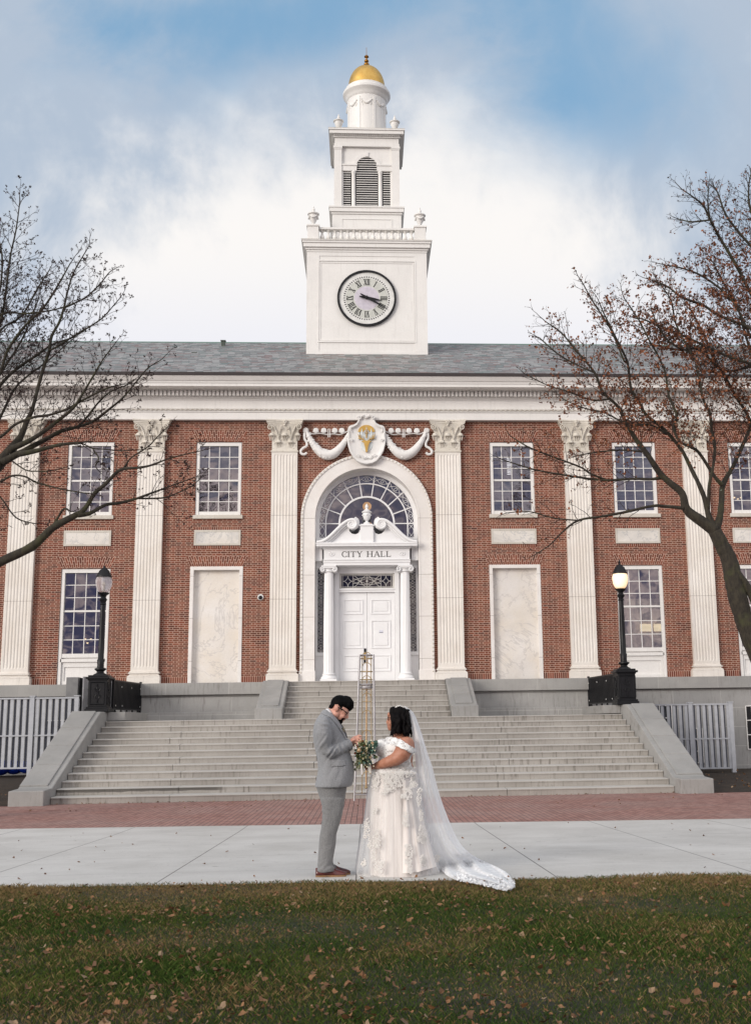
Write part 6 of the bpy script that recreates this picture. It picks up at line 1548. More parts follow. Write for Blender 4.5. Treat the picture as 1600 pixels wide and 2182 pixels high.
    bm_ = [(714.5, 1527), (720, 1533), (727, 1533.5), (729, 1530.5), (734.5, 1530.8), (735.5, 1533), (730, 1534), (729.5, 1537.5), (729.5, 1545), (720, 1545), (713, 1535)]
    shell(me, bm_, .005, 'beard', HR, body, noise=.002)
    br = MB()
    for s in (-1, 1): br.tube([A(739.5, 1514.2, s*.014), A(740, 1514.5, s*.03), A(737, 1515, s*.05)], [.004, .005, .003], 5)
    put(br, 'eyebrow', HR, body, smooth=True)
    b = MB()
    for s in (-1, 1):
        c = A(739.2, 1521.5, s*.034); e1 = (A(736.2, 1525.5)-A(742, 1518)).normalized(); e2 = Vector((0, 1, 0))
        b.tube([c+e1*(.0175*math.cos(2*PI*k/18))+e2*(.024*math.sin(2*PI*k/18)) for k in range(19)], .0042, 6)
        b.tube([A(739.5, 1520, s*.058), A(730, 1512.5, s*.080), A(719, 1507, s*.083)], .0048, 6)
    b.tube([A(740.8, 1520.6, -.012), A(741.6, 1519.8, 0), A(740.8, 1520.6, .012)], .002, 5)
    put(b, 'glasses', MT['black'], body, smooth=True)
    # suit jacket
    SU = cloth_mat('grey_suit', (.205, .208, .22), (.275, .28, .295), sc=120); b = MB()
    rows = [(1514, 689, 701, .075), (1520, 684, 708, .10), (1528, 677, 714, .165), (1538, 671.5, 721, .212), (1550, 668, 727.5, .225), (1565, 666.5, 734, .215), (1582, 668.5, 740.5, .205), (1600, 672, 745, .20), (1612, 674.5, 748.5, .20), (1624, 676.5, 752, .205), (1634, 677.5, 754, .21), (1648, 676.5, 754.5, .215), (1662, 673.5, 753.5, .22), (1671, 671.5, 751.5, .22), (1677, 670.5, 747, .218)]
    rowloft(b, rows, GY, ex=2.25)
    for s in (-1, 1):
        dz = s*.03
        b.tube([A(690, 1534, s*.16), A(688, 1548, s*.215), A(688.5, 1565, s*.235), A(691, 1585, s*.235), A(696, 1600, s*.225), A(704, 1604, s*.21), A(716, 1600, s*.18), A(730, 1593.5, s*.13), A(740, 1588.5, s*(.085 if s < 0 else .05)), A(744.5, 1586, s*(.07 if s < 0 else .035))], [.075, .082, .082, .073, .064, .064, .064, .062, .062, .062], 18)
    jm = remesh(b, .0085, 5, .5)
    # cloth folds: displaced along the normal around elbow, armhole and waist
    jm.update()
    ns = [v.normal.copy() for v in jm.vertices]
    for v, n in zip(jm.vertices, ns):
        x, y = pxy(v.co); near = n.y < .2
        e = math.exp(-(((x-700)/18)**2+((y-1594)/20)**2)); w = .012*e*math.sin((x*.55+y*.42)*.62+2.2*math.sin(x*.16+y*.09))
        e2 = math.exp(-(((x-690)/14)**2+((y-1540)/11)**2)); w += .006*e2*math.sin((y-.5*x)*.62+1.5*math.sin(x*.2))
        e3 = math.exp(-(((x-722)/22)**2+((y-1595)/14)**2)); w += .005*e3*math.sin((x*.9-y*.4)*.6)
        e4 = math.exp(-(((x-712)/30)**2+((y-1640)/26)**2)); w += .004*e4*math.sin(x*.28+y*.12)
        v.co += n*w
    jo = put(local(jm, body), 'suit_jacket', SU, body); jm.polygons.foreach_set('use_smooth', [True]*len(jm.polygons))
    shell(jm, [(687, 1512), (685, 1521), (694, 1525), (704, 1530.5), (716, 1544.5), (724, 1556), (731, 1567), (736, 1577), (741, 1577), (735, 1560), (724, 1542), (712, 1526), (702, 1514)], .007, 'lapel', SU, jo, ycond=lambda c, n: True)
    shell(jm, [(705.5, 1623), (735, 1620), (736, 1632), (706.5, 1635)], .006, 'pocket_flap', SU, jo, ycond=lambda c, n: n.y < 0)
    shell(jm, [(739.5, 1570), (752, 1566), (757, 1598), (746, 1603)], .004, 'cuff', SU, jo)
    b = MB(); b.lathe([(.009, 0), (.009, .004), (.004, .005)], tuple(A(752.5, 1624, -.06)), 10, ax='y'); put(b, 'button', MT['black'], jo)
    b = MB(); rowloft(b, [(1510.5, 694, 702, .070), (1514, 694, 705.5, .080), (1521, 697, 710.5, .092), (1529, 703, 715, .098), (1541, 714, 722.5, .07), (1552, 722, 729, .05)], GY, ex=2.0); put(b, 'shirt', simple('white_shirt', (.80, .80, .82), .6), body, smooth=True)
    b = MB(); b.tube([A(715, 1533), A(722, 1543), A(731, 1558), A(737, 1574)], [.018, .022, .024, .02], 8); put(b, 'tie', simple('dark_tie', (.02, .022, .03), .5), body, smooth=True)
    b = MB(); rr = random.Random(4)
    for k in range(14): c = A(731+rr.uniform(-3, 3), 1556+rr.uniform(-4, 5), -.085+rr.uniform(-.01, .01)); b.ball(c, rr.uniform(.005, .010), n=7, m=5)
    put(b, 'boutonniere', simple('dark_sprig', (.05, .07, .045), .7, col2=(.35, .30, .22), scale=40), body, smooth=True)
    # trousers
    b = MB(); TR = cloth_mat('grey_trousers', (.155, .155, .158), (.21, .21, .212), sc=90)
    rowloft(b, [(1660, 675, 742, .175), (1676, 674.5, 739.5, .178), (1700, 680.5, 735, .172), (1712, 684, 733, .165), (1722, 686.5, 731.5, .15)], GY)
    for s in (-1, 1):
        o = 0 if s < 0 else 3
        rowloft(b, [(1700, 683+o, 734, .085), (1722, 687+o, 731, .088), (1740, 687.5+o, 728, .088), (1760, 685.5+o, 722.5, .084), (1780, 681.5+o, 717, .080), (1800, 679.5+o, 715.8, .076), (1820, 678+o, 712.5, .073), (1838, 677+o, 709.5, .070), (1846, 676.5+o, 712, .071), (1852, 676.5+o, 713.5+o, .070), (1856, 681+o, 711+o, .062)], GY, yoff=s*.098, n=22)
    tm = remesh(b, .0085, 4, .5); tm.update(); ns = [v.normal.copy() for v in tm.vertices]
    for v, n in zip(tm.vertices, ns):
        x, y = pxy(v.co); w = .004*math.exp(-(((y-1728)/16)**2+((x-690)/9)**2))*math.sin(x*.32-y*.36+1.7*math.sin(y*.11))+.004*math.exp(-((y-1849)/8)**2)*math.sin(x*.30+y*.45+1.2*math.sin(x*.2))+.003*math.sin(x*.17+y*.03+1.5*math.sin(y*.03)); v.co += n*w
    to = put(local(tm, body), 'trousers', TR, body); tm.polygons.foreach_set('use_smooth', [True]*len(tm.polygons))
    # shoes
    LE = simple('brown_leather', (.115, .020, .016), .25, col2=(.045, .009, .009), scale=14, spec=.6, bump=.1); SO = simple('shoe_sole', (.26, .14, .06), .6)
    for s, dx in ((-1, 0), (1, 8.5)):
        Y = GY-.07 if s < 0 else GY+.10; zg = gz(Y)+.006; X = lambda px_: at(px_, 1866, Y).x
        st = [(672.5, .045, .022, .085), (675, .066, .033, .088), (681, .085, .038, .090), (689, .086, .038, .100), (697, .078, .040, .112), (704, .066, .044, .098), (712, .050, .048, .080), (720, .036, .050, .066), (728, .026, .046, .055), (734, .018, .036, .044), (738, .008, .018, .032)]
        st = catmull(st, 3); rings = []
        for px_, h, w, top in st:
            x = X(px_+dx); rings.append([(x, Y+w*math.cos(a)*(1 if math.sin(a) < .2 else 1-.45*(math.sin(a)-.2)), zg+.020+max(0, math.sin(a))*(top-.020)+min(0, math.sin(a))*.004) for a in [2*PI*k/18 for k in range(18)]])
        b = MB(); b.loft(rings); so_ = put(b, 'shoe', LE, body, smooth=True, ang=80)
        rings = []
        for px_, h, w, top in st:
            x = X(px_+dx); heel = px_ < 692; z0 = zg if heel else zg+.006*(1 if px_ < 700 else (.0 if px_ < 728 else .006)); rings.append([(x, Y-w-.004, z0), (x, Y+w+.004, z0), (x, Y+w+.004, zg+.016), (x, Y-w-.004, zg+.016)])
        b = MB(); b.loft(rings); put(b, 'sole', SO, so_)
        b = MB()
        for k in range(4): x = X(704+dx+k*3.0); b.tube([(x, Y-.024, zg+.093-.012*k), (x+.004, Y, zg+.103-.012*k), (x, Y+.024, zg+.093-.012*k)], .0032, 5)
        put(b, 'shoelace', MT['black'], so_)
    return body
groom()
# ---------------- the bride
BY = -25.30
def bride():
    A = lambda x, y, dy=0: at(x, y, BY+dy); bp = A(840, 1866); g = gz(BY)
    SK = skin_mat('skin_tan', (.36, .150, .090), (.47, .215, .140)); b = MB(); bl = lambda x, y, r, dy=0, sx=1, sy=1, sz=1: b.ball(A(x, y, dy), r, sx, sy, sz, 16, 11)
    bl(848, 1527, .098, 0, 1, .85, 1.05); bl(839, 1529, .072, 0, .95, .95, 1.1); bl(836, 1541, .060, 0, 1, 1, .95); bl(833, 1549, .040, 0, 1, 1.15, .9); bl(830.5, 1554, .022, 0, 1, 1.2, .8); bl(842, 1553, .05, 0, 1, 1.2, .9)
    b.tube([A(827.5, 1532), A(825.5, 1537), A(824.5, 1540)], [.009, .012, .014], 8); bl(825.6, 1541.3, .013, 0, 1, 1.3, .75); bl(826.8, 1545.6, .011, 0, 1, 1.8, .7); bl(827.4, 1549, .0115, 0, 1, 1.7, .7); bl(829, 1523, .030, 0, .7, 1.9, .8)
    for s in (-1, 1): bl(830, 1533, .014, s*.033); bl(832, 1542, .026, s*.036)
    b.tube([A(846, 1550), A(850, 1562), A(854, 1574)], [.062, .060, .085], 16)
    # trunk, shoulders, back
    bl(852, 1592, .150, 0, .95, 1.42, .85); bl(866, 1586, .085, -.14, 1, 1, .9); bl(866, 1586, .085, .14, 1, 1, .9); bl(840, 1585, .11, 0, 1, 1.3, .7); bl(848, 1615, .160, 0, 1, 1.15, 1.1); bl(843, 1645, .19, 0, 1.05, 1.05, .9)
    bl(872, 1594, .060, -.12, 1, 1.3, 1.1)
    for s in (-1, 1):
        q = -1 if s < 0 else 1; w = 1
        b.tube([A(866, 1584, s*.19), A(863, 1594, s*.245), A(855, 1608, s*.275), A(843, 1618.5, s*.285), A(828, 1624, s*.255), A(812, 1629.5, s*.20), A(800, 1633, s*(.13 if s < 0 else .11)), A(795, 1634, s*.085)], [.080, .092, .088, .070, .058, .047, .036, .029], 18)
    for s in (-1, 1): b.tube([A(842, 1690, s*.11), A(842, 1760, s*.11), A(842, 1850, s*.10)], [.12, .09, .05], 12)
    def hand(s):
        H = lambda x, y, d=0: at(x, y, BY+s*.055-.05+d)
        b.tube([H(796, 1634), H(790, 1634), H(785, 1632)], [.028, .034, .032], 12, flat=.6); b.ball(H(789, 1634), .034, 1.1, .6, .95, 12, 8)
        for k, pts in enumerate([[(786, 1628.5), (781, 1626), (777.5, 1628), (779, 1631)], [(785, 1631.5), (779.5, 1630), (776.5, 1632.5), (778.5, 1635)], [(785, 1635), (780, 1634.5), (777.5, 1637), (780, 1639)], [(786, 1638.5), (782, 1638.5), (780, 1640.5), (782, 1642)]]):
            b.tube([H(x, y, s*(.012-.012*i)) for i, (x, y) in enumerate(pts)], [.0105, .0098, .0088, .0072], 8)
        b.tube([H(791, 1630, -.012*s), H(787, 1626, -.02*s), H(783, 1623, -.016*s), H(780, 1621.5, -.01*s)], [.013, .0112, .0096, .0076], 8)
    hand(-1); hand(1)
    me = remesh(b, .0058, 4, .5); body = bpy.data.objects.new('person', me); COL.objects.link(body); ORG[body.name] = (bp.x, BY, g); me.transform(Matrix.Translation(-Vector((bp.x, BY, g)))); body.location = (bp.x, BY, g)
    me.materials.append(SK); me.polygons.foreach_set('use_smooth', [True]*len(me.polygons))
    tag(body, 'bride with dark curly hair in an off-shoulder lace gown and long trailing veil', 'person')
    # hair: mass and hanging curls
    HR = simple('dark_curls', (.007, .0055, .0055), .6, col2=(.003, .0025, .003), scale=26, bump=.8, bscale=50, spec=.07)
    b = MB(); h = lambda x, y, r, dy=0, sx=1, sy=1, sz=1: b.ball(A(x, y, dy), r, sx, sy, sz, 16, 10)
    h(849, 1521, .098, 0, 1.02, 1.0, .85); h(853, 1536, .105, 0, 1, 1.05, 1.1); h(857, 1549, .095, 0, 1, 1.2, .8); h(838, 1514, .042, 0, 1, 1.6, 1)
    rr = random.Random(12)
    for k in range(110):
        u = rr.random(); x0 = 836+u*34; side = rr.choice((-1, 1)) if u < .75 else rr.uniform(-1, 1); dy0 = side*rr.uniform(.07, .115); xb = x0+rr.uniform(-4, 5)*(.5+u)
        yb = 1558+rr.uniform(-4, 7)+7*u
        if rr.random() < .10: yb += 6
        n = 9; pts = []
        for i in range(n):
            t = i/(n-1); x = x0+(xb-x0)*t+1.5*math.sin(t*13+k); y = 1512+(yb-1512)*t; pts.append(A(x, y, dy0*(.55+.75*math.sin(min(1, t*1.3)*PI/2))+.008*math.cos(t*12+k*2)))
        b.tube(pts, [.012]+[rr.uniform(.011, .016) for _ in range(n-2)]+[.005], 6)
    for s in (-1, 1):    # face-framing locks
        for k in range(9): b.tube([A(837-rr.uniform(0, 3), 1509, s*.05), A(833-rr.uniform(-2, 2), 1518, s*.080), A(834.5+rr.uniform(-1, 2.5), 1532, s*.088), A(836+rr.uniform(-1, 2), 1547, s*.088), A(835+rr.uniform(-2, 4), 1561, s*.092), A(831+rr.uniform(-1.5, 4), 1568.5, s*.085)], [.010, .012, .012, .012, .011, .004], 6)
    hm = remesh(b, .0056, 1, .4); put(local(hm, body), 'hair', HR, body); hm.polygons.foreach_set('use_smooth', [True]*len(hm.polygons))
    b = MB()
    for s in (-1, 1):
        c = A(826.6, 1531.5, s*.034); b.tube([c+Vector((.004*math.cos(a)*0, .025*math.sin(a), .019*math.cos(a))) for a in [2*PI*k/18 for k in range(19)]], .0026, 6); b.tube([A(827, 1530, s*.06), A(838, 1529, s*.085)], .0026, 5)
    b.tube([A(826.2, 1531, -.012), A(825.8, 1530, 0), A(826.2, 1531, .012)], .002, 5); put(b, 'glasses', MT['black'], body, smooth=True)
    b = MB()
    for s in (-1, 1): b.ball(A(828.2, 1533, s*.033), .007, .7, 1.3, .8, 8, 6); b.tube([A(827.8, 1526.5, s*.018), A(827.8, 1525.6, s*.035), A(829, 1526.5, s*.05)], .0036, 5)
    put(b, 'brow', HR, body, smooth=True)
    b = MB(); b.ball(A(826.3, 1547.3), .011, .8, 1.8, .55, 10, 6); put(b, 'lips', simple('lip_colour', (.30, .05, .045), .4), body, smooth=True)
    # ---- gown
    def m_lace(name, base, hole, sc=55, amt=.8):
        m, N, bb = base_mat(name); p = objc(N); vo = N.n('ShaderNodeTexVoronoi', feature='DISTANCE_TO_EDGE'); N.put(vo.inputs['Vector'], p); vo.inputs['Scale'].default_value = sc; d = vo.outputs['Distance']
        n = N.noise(p, sc*.55, 4, .6); f = N.m('MULTIPLY', N.ramp(d, .05, .28), N.ramp(n, .42, .62)); N.put(bb.inputs['Base Color'], N.mix(N.m('MULTIPLY', f, amt), (*base, 1), (*hole, 1))); bb.inputs['Roughness'].default_value = .8
        N.put(bb.inputs['Normal'], N.bump(N.m('SUBTRACT', 1., f), .9, .006)); bb.inputs['Sheen Weight'].default_value = .2; return m
    LC = m_lace('white_lace', (.80, .79, .78), (.34, .30, .29), sc=42); LA = simple('applique_lace', (.80, .78, .755), .8, col2=(.70, .67, .64), scale=60, bump=.5, bscale=140)
    b = MB(); rowloft(b, [(1576, 836, 866, .15), (1583, 812, 880, .215), (1592, 806, 882.5, .225), (1602, 806, 881, .222), (1613, 808, 878, .215), (1625, 803, 876.5, .215), (1634, 796, 879, .22), (1643, 791, 886, .235), (1650, 790, 889, .245)], BY)
    for s in (-1, 1): b.ball(A(814.5, 1594, s*.085), .088, .98, 1.0, 1.08, 18, 12)
    dm = remesh(b, .008, 3, .5); bo = put(local(dm, body), 'lace_bodice', LC, body); dm.polygons.foreach_set('use_smooth', [True]*len(dm.polygons))
    # off-shoulder band
    bd = lambda c, n: c.y < BY-.10 or n.y < .3
    shell(me, [(820, 1574), (832, 1572.5), (842, 1574), (855, 1578.5), (866, 1585.5), (876, 1592), (884, 1598), (884, 1605), (872.5, 1604.5), (866, 1600), (856, 1596.5), (849, 1592.5), (840, 1588), (830, 1582.5), (822, 1580)], .013, 'shoulder_band', LC, body, noise=.002)
    # skirt
    def m_satin():
        m, N, bb = base_mat('blush_satin'); p = objc(N); x, y, z = N.xyz(p); a = N.m('ARCTAN2', y, x)
        s = N.noise(N.comb(N.m('MULTIPLY', a, 9.), N.m('MULTIPLY', z, .25), 0.), 2.2, 5, .65); c = N.mix(N.ramp(s, .32, .68), (.66, .595, .56, 1), (.80, .755, .725, 1))
        N.put(bb.inputs['Base Color'], c); bb.inputs['Roughness'].default_value = .65; bb.inputs['Sheen Weight'].default_value = .3; N.put(bb.inputs['Normal'], N.bump(s, .5, .03)); return m
    SA = m_satin()
    fold = lambda t, u: 1+(.010+.055*u)*(math.sin(9*t+1.1+1.3*math.sin(2*t))*.6+math.sin(17*t+2*u+.5)*.28+math.sin(5*t+.8)*.4)*min(1, u*1.8)
    rows = [(1640, 792, 886, .235), (1652, 790, 890, .25), (1670, 789, 892, .27), (1690, 789, 894, .295), (1725, 788, 899, .33), (1760, 787.5, 906, .365), (1800, 787, 914, .40), (1835, 787.5, 923, .43), (1855, 787, 929, .445), (1864, 787, 932, .45)]
    b = MB(); rowloft(b, rows, BY, n=150, fold=fold, ex=2.0, m=4); sk = put(b, 'skirt', SA, body, smooth=True, ang=180, fixn=True)
    def m_tulle(name, dens, col=(.86, .86, .87)):
        m, N, bb = base_mat(name); nt = m.node_tree; nt.nodes.remove(bb); out = nt.nodes['Material Output']; p = objc(N)
        tr = N.n('ShaderNodeBsdfTransparent'); di = N.n('ShaderNodeBsdfDiffuse'); di.inputs[0].default_value = (*col, 1); tl = N.n('ShaderNodeBsdfTranslucent'); tl.inputs[0].default_value = (*col, 1)
        m1 = N.n('ShaderNodeMixShader'); m1.inputs[0].default_value = .3; nt.links.new(di.outputs[0], m1.inputs[1]); nt.links.new(tl.outputs[0], m1.inputs[2])
        lw = N.n('ShaderNodeLayerWeight'); lw.inputs[0].default_value = .35; n = N.noise(N.scale(p, (1., 1., .25)), 9, 3, .5)
        f = N.m('MINIMUM', N.m('MULTIPLY', N.m('ADD', N.m('MULTIPLY', lw.outputs['Facing'], .55), dens), N.ramp(n, .2, .8, .85, 1.15)), 1.)
        mx = N.n('ShaderNodeMixShader'); nt.links.new(f, mx.inputs[0]); nt.links.new(tr.outputs[0], mx.inputs[1]); nt.links.new(m1.outputs[0], mx.inputs[2]); nt.links.new(mx.outputs[0], out.inputs[0]); return m
    rows2 = [(1648, 790.5, 890.5, .25), (1665, 788, 893.5, .275), (1690, 782.5, 897, .305), (1720, 778.5, 902, .34), (1760, 773, 910, .385), (1800, 765, 919, .425), (1835, 759.5, 928, .455), (1852, 757.5, 934, .47), (1863, 757, 937, .475)]
    b = MB(); f2 = lambda t, u: 1+(.006+.04*u)*(math.sin(13*t+.4+1.1*math.sin(3*t))*.6+math.sin(23*t+1.5*u)*.3); rowloft(b, rows2, BY, n=170, fold=f2, ex=2.0, m=4); b.f = b.f[:-2]
    put(b, 'tulle_overskirt', m_tulle('tulle', .20), body, smooth=True, ang=180, fixn=False)
    # draped train panel sweeping to the right
    b = MB(); rings = []
    for j in range(15):
        v = j/14; ring = []
        for i in range(19):
            u = i/18; x = 858+u*62*(.35+.65*v)+10*v*u; y = 1665+(1862-1665)*v+u*(-6)*v
            if u > .45: y -= (u-.45)*16*v*v
            ring.append(A(x, y, -(.29+.20*v)*math.sqrt(max(.02, 1-(u*.86)**2))-.02+.020*v*math.sin(u*17+v*2)))
        rings.append(ring)
    b.loft(rings, closed=False, cap=False); put(b, 'draped_panel', SA, body, smooth=True, ang=180, fixn=False)
    # appliques on the cloth surface
    def front(px_, py_):
        R = rows2
        for r0, r1 in zip(R[:-1], R[1:]):
            if r0[0] <= py_ <= r1[0] or r1 is R[-1]:
                t = min(1, max(0, (py_-r0[0])/(r1[0]-r0[0]))); xl, xr, hw = [r0[k]+(r1[k]-r0[k])*t for k in (1, 2, 3)]; q = max(-.97, min(.97, (px_-(xl+xr)/2)/((xr-xl)/2))); f_ = -hw*math.sqrt(1-q*q)*1.02-.012; v_ = (py_-1665)/197; u_ = (px_-858)/62; return min(f_, -(.29+.20*v_)*math.sqrt(max(.02, 1-(u_*.86)**2))-.05) if 0 < v_ and u_ > -.05 else f_
        return -.25
    rr = random.Random(8); lb = MB()
    def petals(cx, cy, rx, ry, dens=1., dfun=None, sz=.011):
        n = int(rx*ry*.5*dens)+4
        fl = [(cx+rr.uniform(-1, 1)*rx*.75, cy+rr.uniform(-1, 1)*ry*.8) for _ in range(max(1, int(rx*ry/55)))]
        for fx, fy in fl:    # blossoms of five petals, leaves between
            rad = rr.uniform(2.0, 3.6); a0 = rr.uniform(0, 6)
            for k in range(5):
                x, y = fx+rad*math.cos(a0+k*1.257), fy+rad*math.sin(a0+k*1.257); d = (dfun or front)(x, y); c = A(x, y, d); lb.ball(c, rad*.0032, 1, .14, 1, 7, 5)
        for _ in range(n):
            a = rr.uniform(0, 2*PI); r = math.sqrt(rr.random())*rr.uniform(.75, 1.05); x, y = cx+rx*r*math.cos(a), cy+ry*r*math.sin(a); d = (dfun or front)(x, y)-.003; s = sz*rr.uniform(.5, 1.25); c = A(x, y, d); an = rr.uniform(0, PI); ca, sa = math.cos(an), math.sin(an); k = len(lb.v)
            for u, w in ((-1, 0), (-.3, .5), (.4, .42), (1, 0), (.4, -.42), (-.3, -.5)): lb.v.append((c.x+s*(u*ca-w*sa), c.y-.004*(1-abs(u)), c.z+s*(u*sa+w*ca)))
            lb.f.append(tuple(range(k, k+6)))
    for c in [(830, 1672, 15, 20), (852, 1664, 12, 15), (800, 1664, 9, 22), (818, 1690, 8, 7), (866, 1690, 13, 17), (892, 1700, 5, 20), (865, 1744, 6, 21), (899, 1779, 10, 21), (897, 1738, 5, 13), (781, 1766, 7, 23), (803, 1790, 8, 22), (807, 1848, 11, 14), (796, 1822, 4, 18), (871, 1822, 9, 24), (873, 1850, 7, 15), (902, 1838, 7, 17), (931, 1832, 5, 12), (775, 1838, 5, 8), (800, 1728, 5, 7), (787, 1800, 3, 18), (880, 1668, 8, 14), (812, 1652, 20, 8), (845, 1648, 30, 8), (876, 1650, 12, 8)]: petals(*c)
    bodf = lambda x, y: -(.222*math.sqrt(max(.03, 1-((x-843)/43)**2)))-.012
    for c in [(868, 1622, 7, 14), (855, 1636, 18, 7), (830, 1644, 25, 6), (870, 1640, 12, 7)]: petals(*c, dfun=bodf, sz=.009)
    put(lb, 'lace_applique', LA, body, smooth=True, ang=60, fixn=False)
    # ---- veil
    inner = [(857, 1507), (867, 1520), (873, 1536), (879, 1562), (882, 1590), (885, 1618), (887, 1652), (893, 1690), (901, 1730), (911, 1772), (924, 1815), (942, 1856), (972, 1876), (1034, 1887), (1090, 1898)]
    outer = [(863, 1505), (881, 1519), (894, 1550), (907.5, 1594), (914, 1615), (921, 1634), (932, 1679), (946, 1722), (962, 1761.5), (982, 1800), (1011, 1826), (1040, 1840), (1060, 1849), (1083, 1863), (1096, 1886)]
    n = len(inner)
    def gpt(x, y, h=.02):
        d = CF+CR*((x-CP['ppx'])/CP['F'])-CU*((y-CP['PY'])/CP['F']); t = (gz(-25.4)+h-CC.z+.0245*(0))/(d.z+.0245*d.y); Y0 = CC.y
        t = -(1.235-h)/(d.z+.0245*d.y); return CC+d*t
    def veil(layer, k, off, dens):
        b = MB(); rings = []; I = catmull(inner, 3); O = catmull(outer, 3); N_ = len(I); M = 30
        for j in range(N_):
            v = j/(N_-1); ring = []
            for i in range(M+1):
                u = i/M; x = I[j][0]+(O[j][0]-I[j][0])*u; y = I[j][1]+(O[j][1]-I[j][1])*u
                dep = -.16*math.sin(u*PI)*min(1, v*5)*k+off+.014*math.sin(u*21+v*3+k)*min(1, v*4)*(1-.3*v)+.012*math.sin(u*9+v*4)*v
                P = A(x, y, dep+.03); hh = .018+.05*(1-abs(2*u-1))*(.6+.4*math.sin(v*40+u*9))*(k > 0); G = gpt(x, y, hh+.02*math.sin(u*20+v*15)*(k > 0)+.012)
                s = max(0, min(1, (y-1826)/34+max(0, (x-960)/160)*.6)); s = s*s*(3-2*s); Q = P.lerp(G, s)
                ring.append(Q)
            rings.append(ring)
        b.loft(rings, closed=False, cap=False); return put(b, 'veil' if k > 0 else 'veil_lining', dens, body, smooth=True, ang=180, fixn=False)
    VM = m_tulle('veil_tulle', .42, (.95, .95, .96)); vo_ = veil(0, 1., 0, VM); veil(1, -.6, .05, VM)
    # lace edge of the train
    lb = MB(); rr = random.Random(5)
    for k in range(2600):
        t = rr.random(); q = rr.random(); x = 974+(1096-974)*t; yb = 1876+21*min(1, t*1.25)**1.15-6*max(0, t-.88)/.12; x += rr.uniform(-2, 2); y = yb-(abs(rr.gauss(0, .42)))*(12+14*math.sin(t*PI*.8))*1.0+rr.uniform(-1.2, 1.2)
        if y < 1842 or x > 1097: continue
        c = gpt(x, y, rr.uniform(.02, .06)); s = rr.uniform(.006, .014); d = Vector((rr.uniform(-1, 1), rr.uniform(-1, 1), rr.uniform(-.4, .9))).normalized(); e = d.cross(Vector((rr.uniform(-1, 1), rr.uniform(-1, 1), rr.uniform(-1, 1)))).normalized(); kk = len(lb.v)
        for u, w in ((-1, 0), (-.3, .5), (.4, .42), (1, .1), (.4, -.42), (-.3, -.5)): lb.v.append(tuple(c+d*(s*u)+e*(s*w)))
        lb.f.append(tuple(range(kk, kk+6)))
    put(lb, 'veil_lace_edge', simple('veil_lace', (.88, .88, .89), .8, col2=(.70, .71, .73), scale=70), vo_, fixn=False)
    b = MB()
    for k in range(16): t = k/15; b.ball(A(843+19*t, 1507.5-3.2*math.sin(PI*min(1, t*1.2))+(.5-rr.random())*.8, -.03+rr.uniform(-.05, .03)), rr.uniform(.006, .011), n=7, m=5)
    put(b, 'hair_comb', LA, body, smooth=True)
    return body
bride()
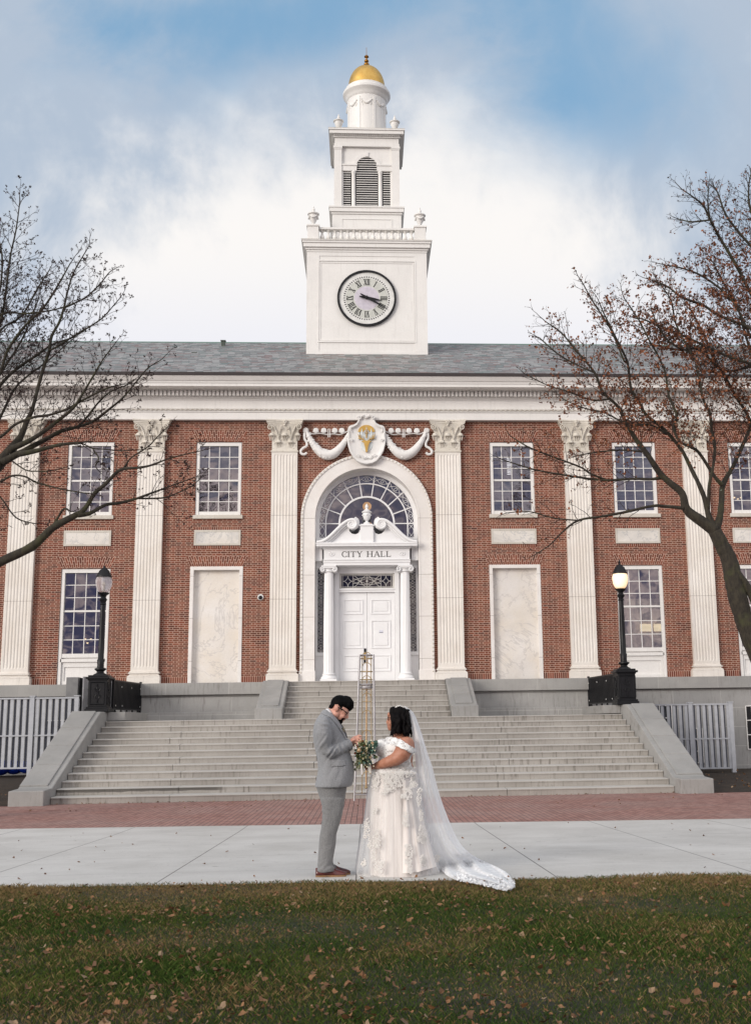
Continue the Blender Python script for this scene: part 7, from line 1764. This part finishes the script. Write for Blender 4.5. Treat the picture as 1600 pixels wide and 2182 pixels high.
# ---------------- the bouquet
def bouquet():
    Y = -25.52; c0 = at(779, 1606, Y); t = thing('bouquet', 'round bouquet of cream roses, small blooms and blue green leaves held by the bride', 'bouquet', (c0.x, Y, c0.z-.12)); rr = random.Random(23)
    A = lambda x, y, dy=0: at(x, y, Y+dy)
    G = [simple('eucalyptus_leaf', (.10, .19, .15), .6, col2=(.045, .10, .075), scale=30), simple('olive_leaf', (.11, .13, .035), .6, col2=(.045, .06, .018), scale=30), simple('pale_foliage', (.32, .34, .20), .7, col2=(.16, .17, .08), scale=30)]
    meshes = [MB(), MB(), MB()]
    def leaf(b, p, d, s, w=.32):
        d = Vector(d).normalized(); sd = d.cross(Vector((rr.uniform(-1, 1), rr.uniform(-1, 1), rr.uniform(-1, 1)))).normalized(); up = d.cross(sd); k = len(b.v); p = Vector(p)
        b.v += [tuple(p), tuple(p+d*s*.35+sd*s*w+up*s*.08), tuple(p+d*s*.75+sd*s*w*.7), tuple(p+d*s), tuple(p+d*s*.75-sd*s*w*.7), tuple(p+d*s*.35-sd*s*w+up*s*.08)]; b.f += [(k, k+1, k+2, k+3), (k, k+3, k+4, k+5)]
    for i in range(620):
        a = rr.uniform(0, 2*PI); el = rr.uniform(-1, 1); r = rr.uniform(.35, 1.); rx, rz, ry = .098, .120, .095
        d = Vector((math.cos(a)*math.sqrt(1-el*el)*rx, math.sin(a)*math.sqrt(1-el*el)*ry, el*rz)); p = c0+d*r; k = 0 if (p.x > c0.x+.015 and rr.random() < .75) or rr.random() < .2 else (2 if rr.random() < .3 or p.z < c0.z-.07 and rr.random() < .5 else 1)
        leaf(meshes[k], p, d+Vector((rr.uniform(-.06, .06), rr.uniform(-.06, .06), rr.uniform(-.08, .04))), rr.uniform(.022, .045))
    for i in range(30): a = rr.uniform(-.5, .5); leaf(meshes[0], A(792+rr.uniform(-2, 6), 1587+rr.uniform(-4, 5), rr.uniform(-.03, .03)), (1, a, .3+a), rr.uniform(.03, .05), .4)
    for i in range(110): leaf(meshes[2], A(764+rr.uniform(-8, 12), 1626+rr.uniform(-9, 11), rr.uniform(-.05, .05)), (rr.uniform(-.7, .4), rr.uniform(-.5, .5), -1), rr.uniform(.018, .04), .22)
    for nm, b, m in zip(('eucalyptus', 'olive_sprigs', 'pale_greenery'), meshes, G): put(b, nm, m, t, fixn=False)
    cream = simple('cream_petal', (.78, .64, .46), .7, col2=(.66, .47, .28), scale=24); ivory = simple('ivory_petal', (.80, .76, .62), .7, col2=(.66, .62, .40), scale=24); rust = simple('rust_petal', (.42, .17, .06), .7, col2=(.22, .07, .03), scale=20)
    def rose(x, y, dy, r, m, nm='rose'):
        b = MB(); c = A(x, y, dy); ax = Vector((c.x-c0.x, -.09, c.z-c0.z+.02)).normalized(); u = ax.cross(Vector((0, 0, 1))).normalized(); w = ax.cross(u)
        for ringi, (rr_, hh, np_) in enumerate(((.30, .9, 3), (.55, .8, 5), (.82, .6, 6), (1.0, .35, 7))):
            for k in range(np_):
                a = 2*PI*k/np_+ringi*.7; o = c+(u*math.cos(a)+w*math.sin(a))*r*rr_*.62+ax*r*hh*.35; out = (u*math.cos(a)+w*math.sin(a)); tn = out.cross(ax); q = []
                for (s_, h_) in ((-.55, -.5), (-.62, .15), (-.3, .5), (.3, .5), (.62, .15), (.55, -.5)): q.append(o+tn*(s_*r*.62)+ax*(h_*r*.75)+out*(r*.22*(h_+.3)*(.5+rr_*.5)))
                n = len(b.v); b.v += [tuple(v) for v in q]; b.f.append(tuple(range(n, n+6)))
        b.ball(c, r*.42, n=8, m=6); put(b, nm, m, t, smooth=True, ang=80, fixn=False)
    for x, y, r, m in ((766, 1600, .030, cream), (780, 1582, .022, ivory), (781, 1596, .018, ivory), (793, 1584, .020, cream), (768, 1581, .020, cream), (774, 1616, .016, ivory), (788, 1614, .016, cream)): rose(x, y, -.085, r, m)
    for x, y, r in ((773, 1580, .014), (757, 1606, .015), (762, 1592, .012), (776, 1590, .011)): rose(x, y, -.085, r, rust, 'rust_bloom')
    b = MB()
    for i in range(36): x, y = rr.uniform(756, 801), rr.uniform(1578, 1636); b.ball(A(x, y, -.09+rr.uniform(-.01, .03)), rr.uniform(.004, .008), n=6, m=4)
    put(b, 'filler_blossom', ivory, t, smooth=True)
    b = MB(); b.tube([A(783, 1612), A(786, 1628), A(789, 1648)], [.03, .020, .017], 10); put(b, 'stem_wrap', simple('ribbon_wrap', (.70, .66, .60), .6), t, smooth=True)
    b = MB()
    for (x0, x1, yy) in ((792, 795, 1618), (770, 771, 1641)): b.quad(A(x0-2, yy-12, -.07), A(x0+2, yy-12, -.07), A(x1+2, yy+10, -.06), A(x1-2, yy+10, -.065))
    put(b, 'ribbon_tail', simple('ribbon', (.75, .70, .68), .6), t, fixn=False)
bouquet()
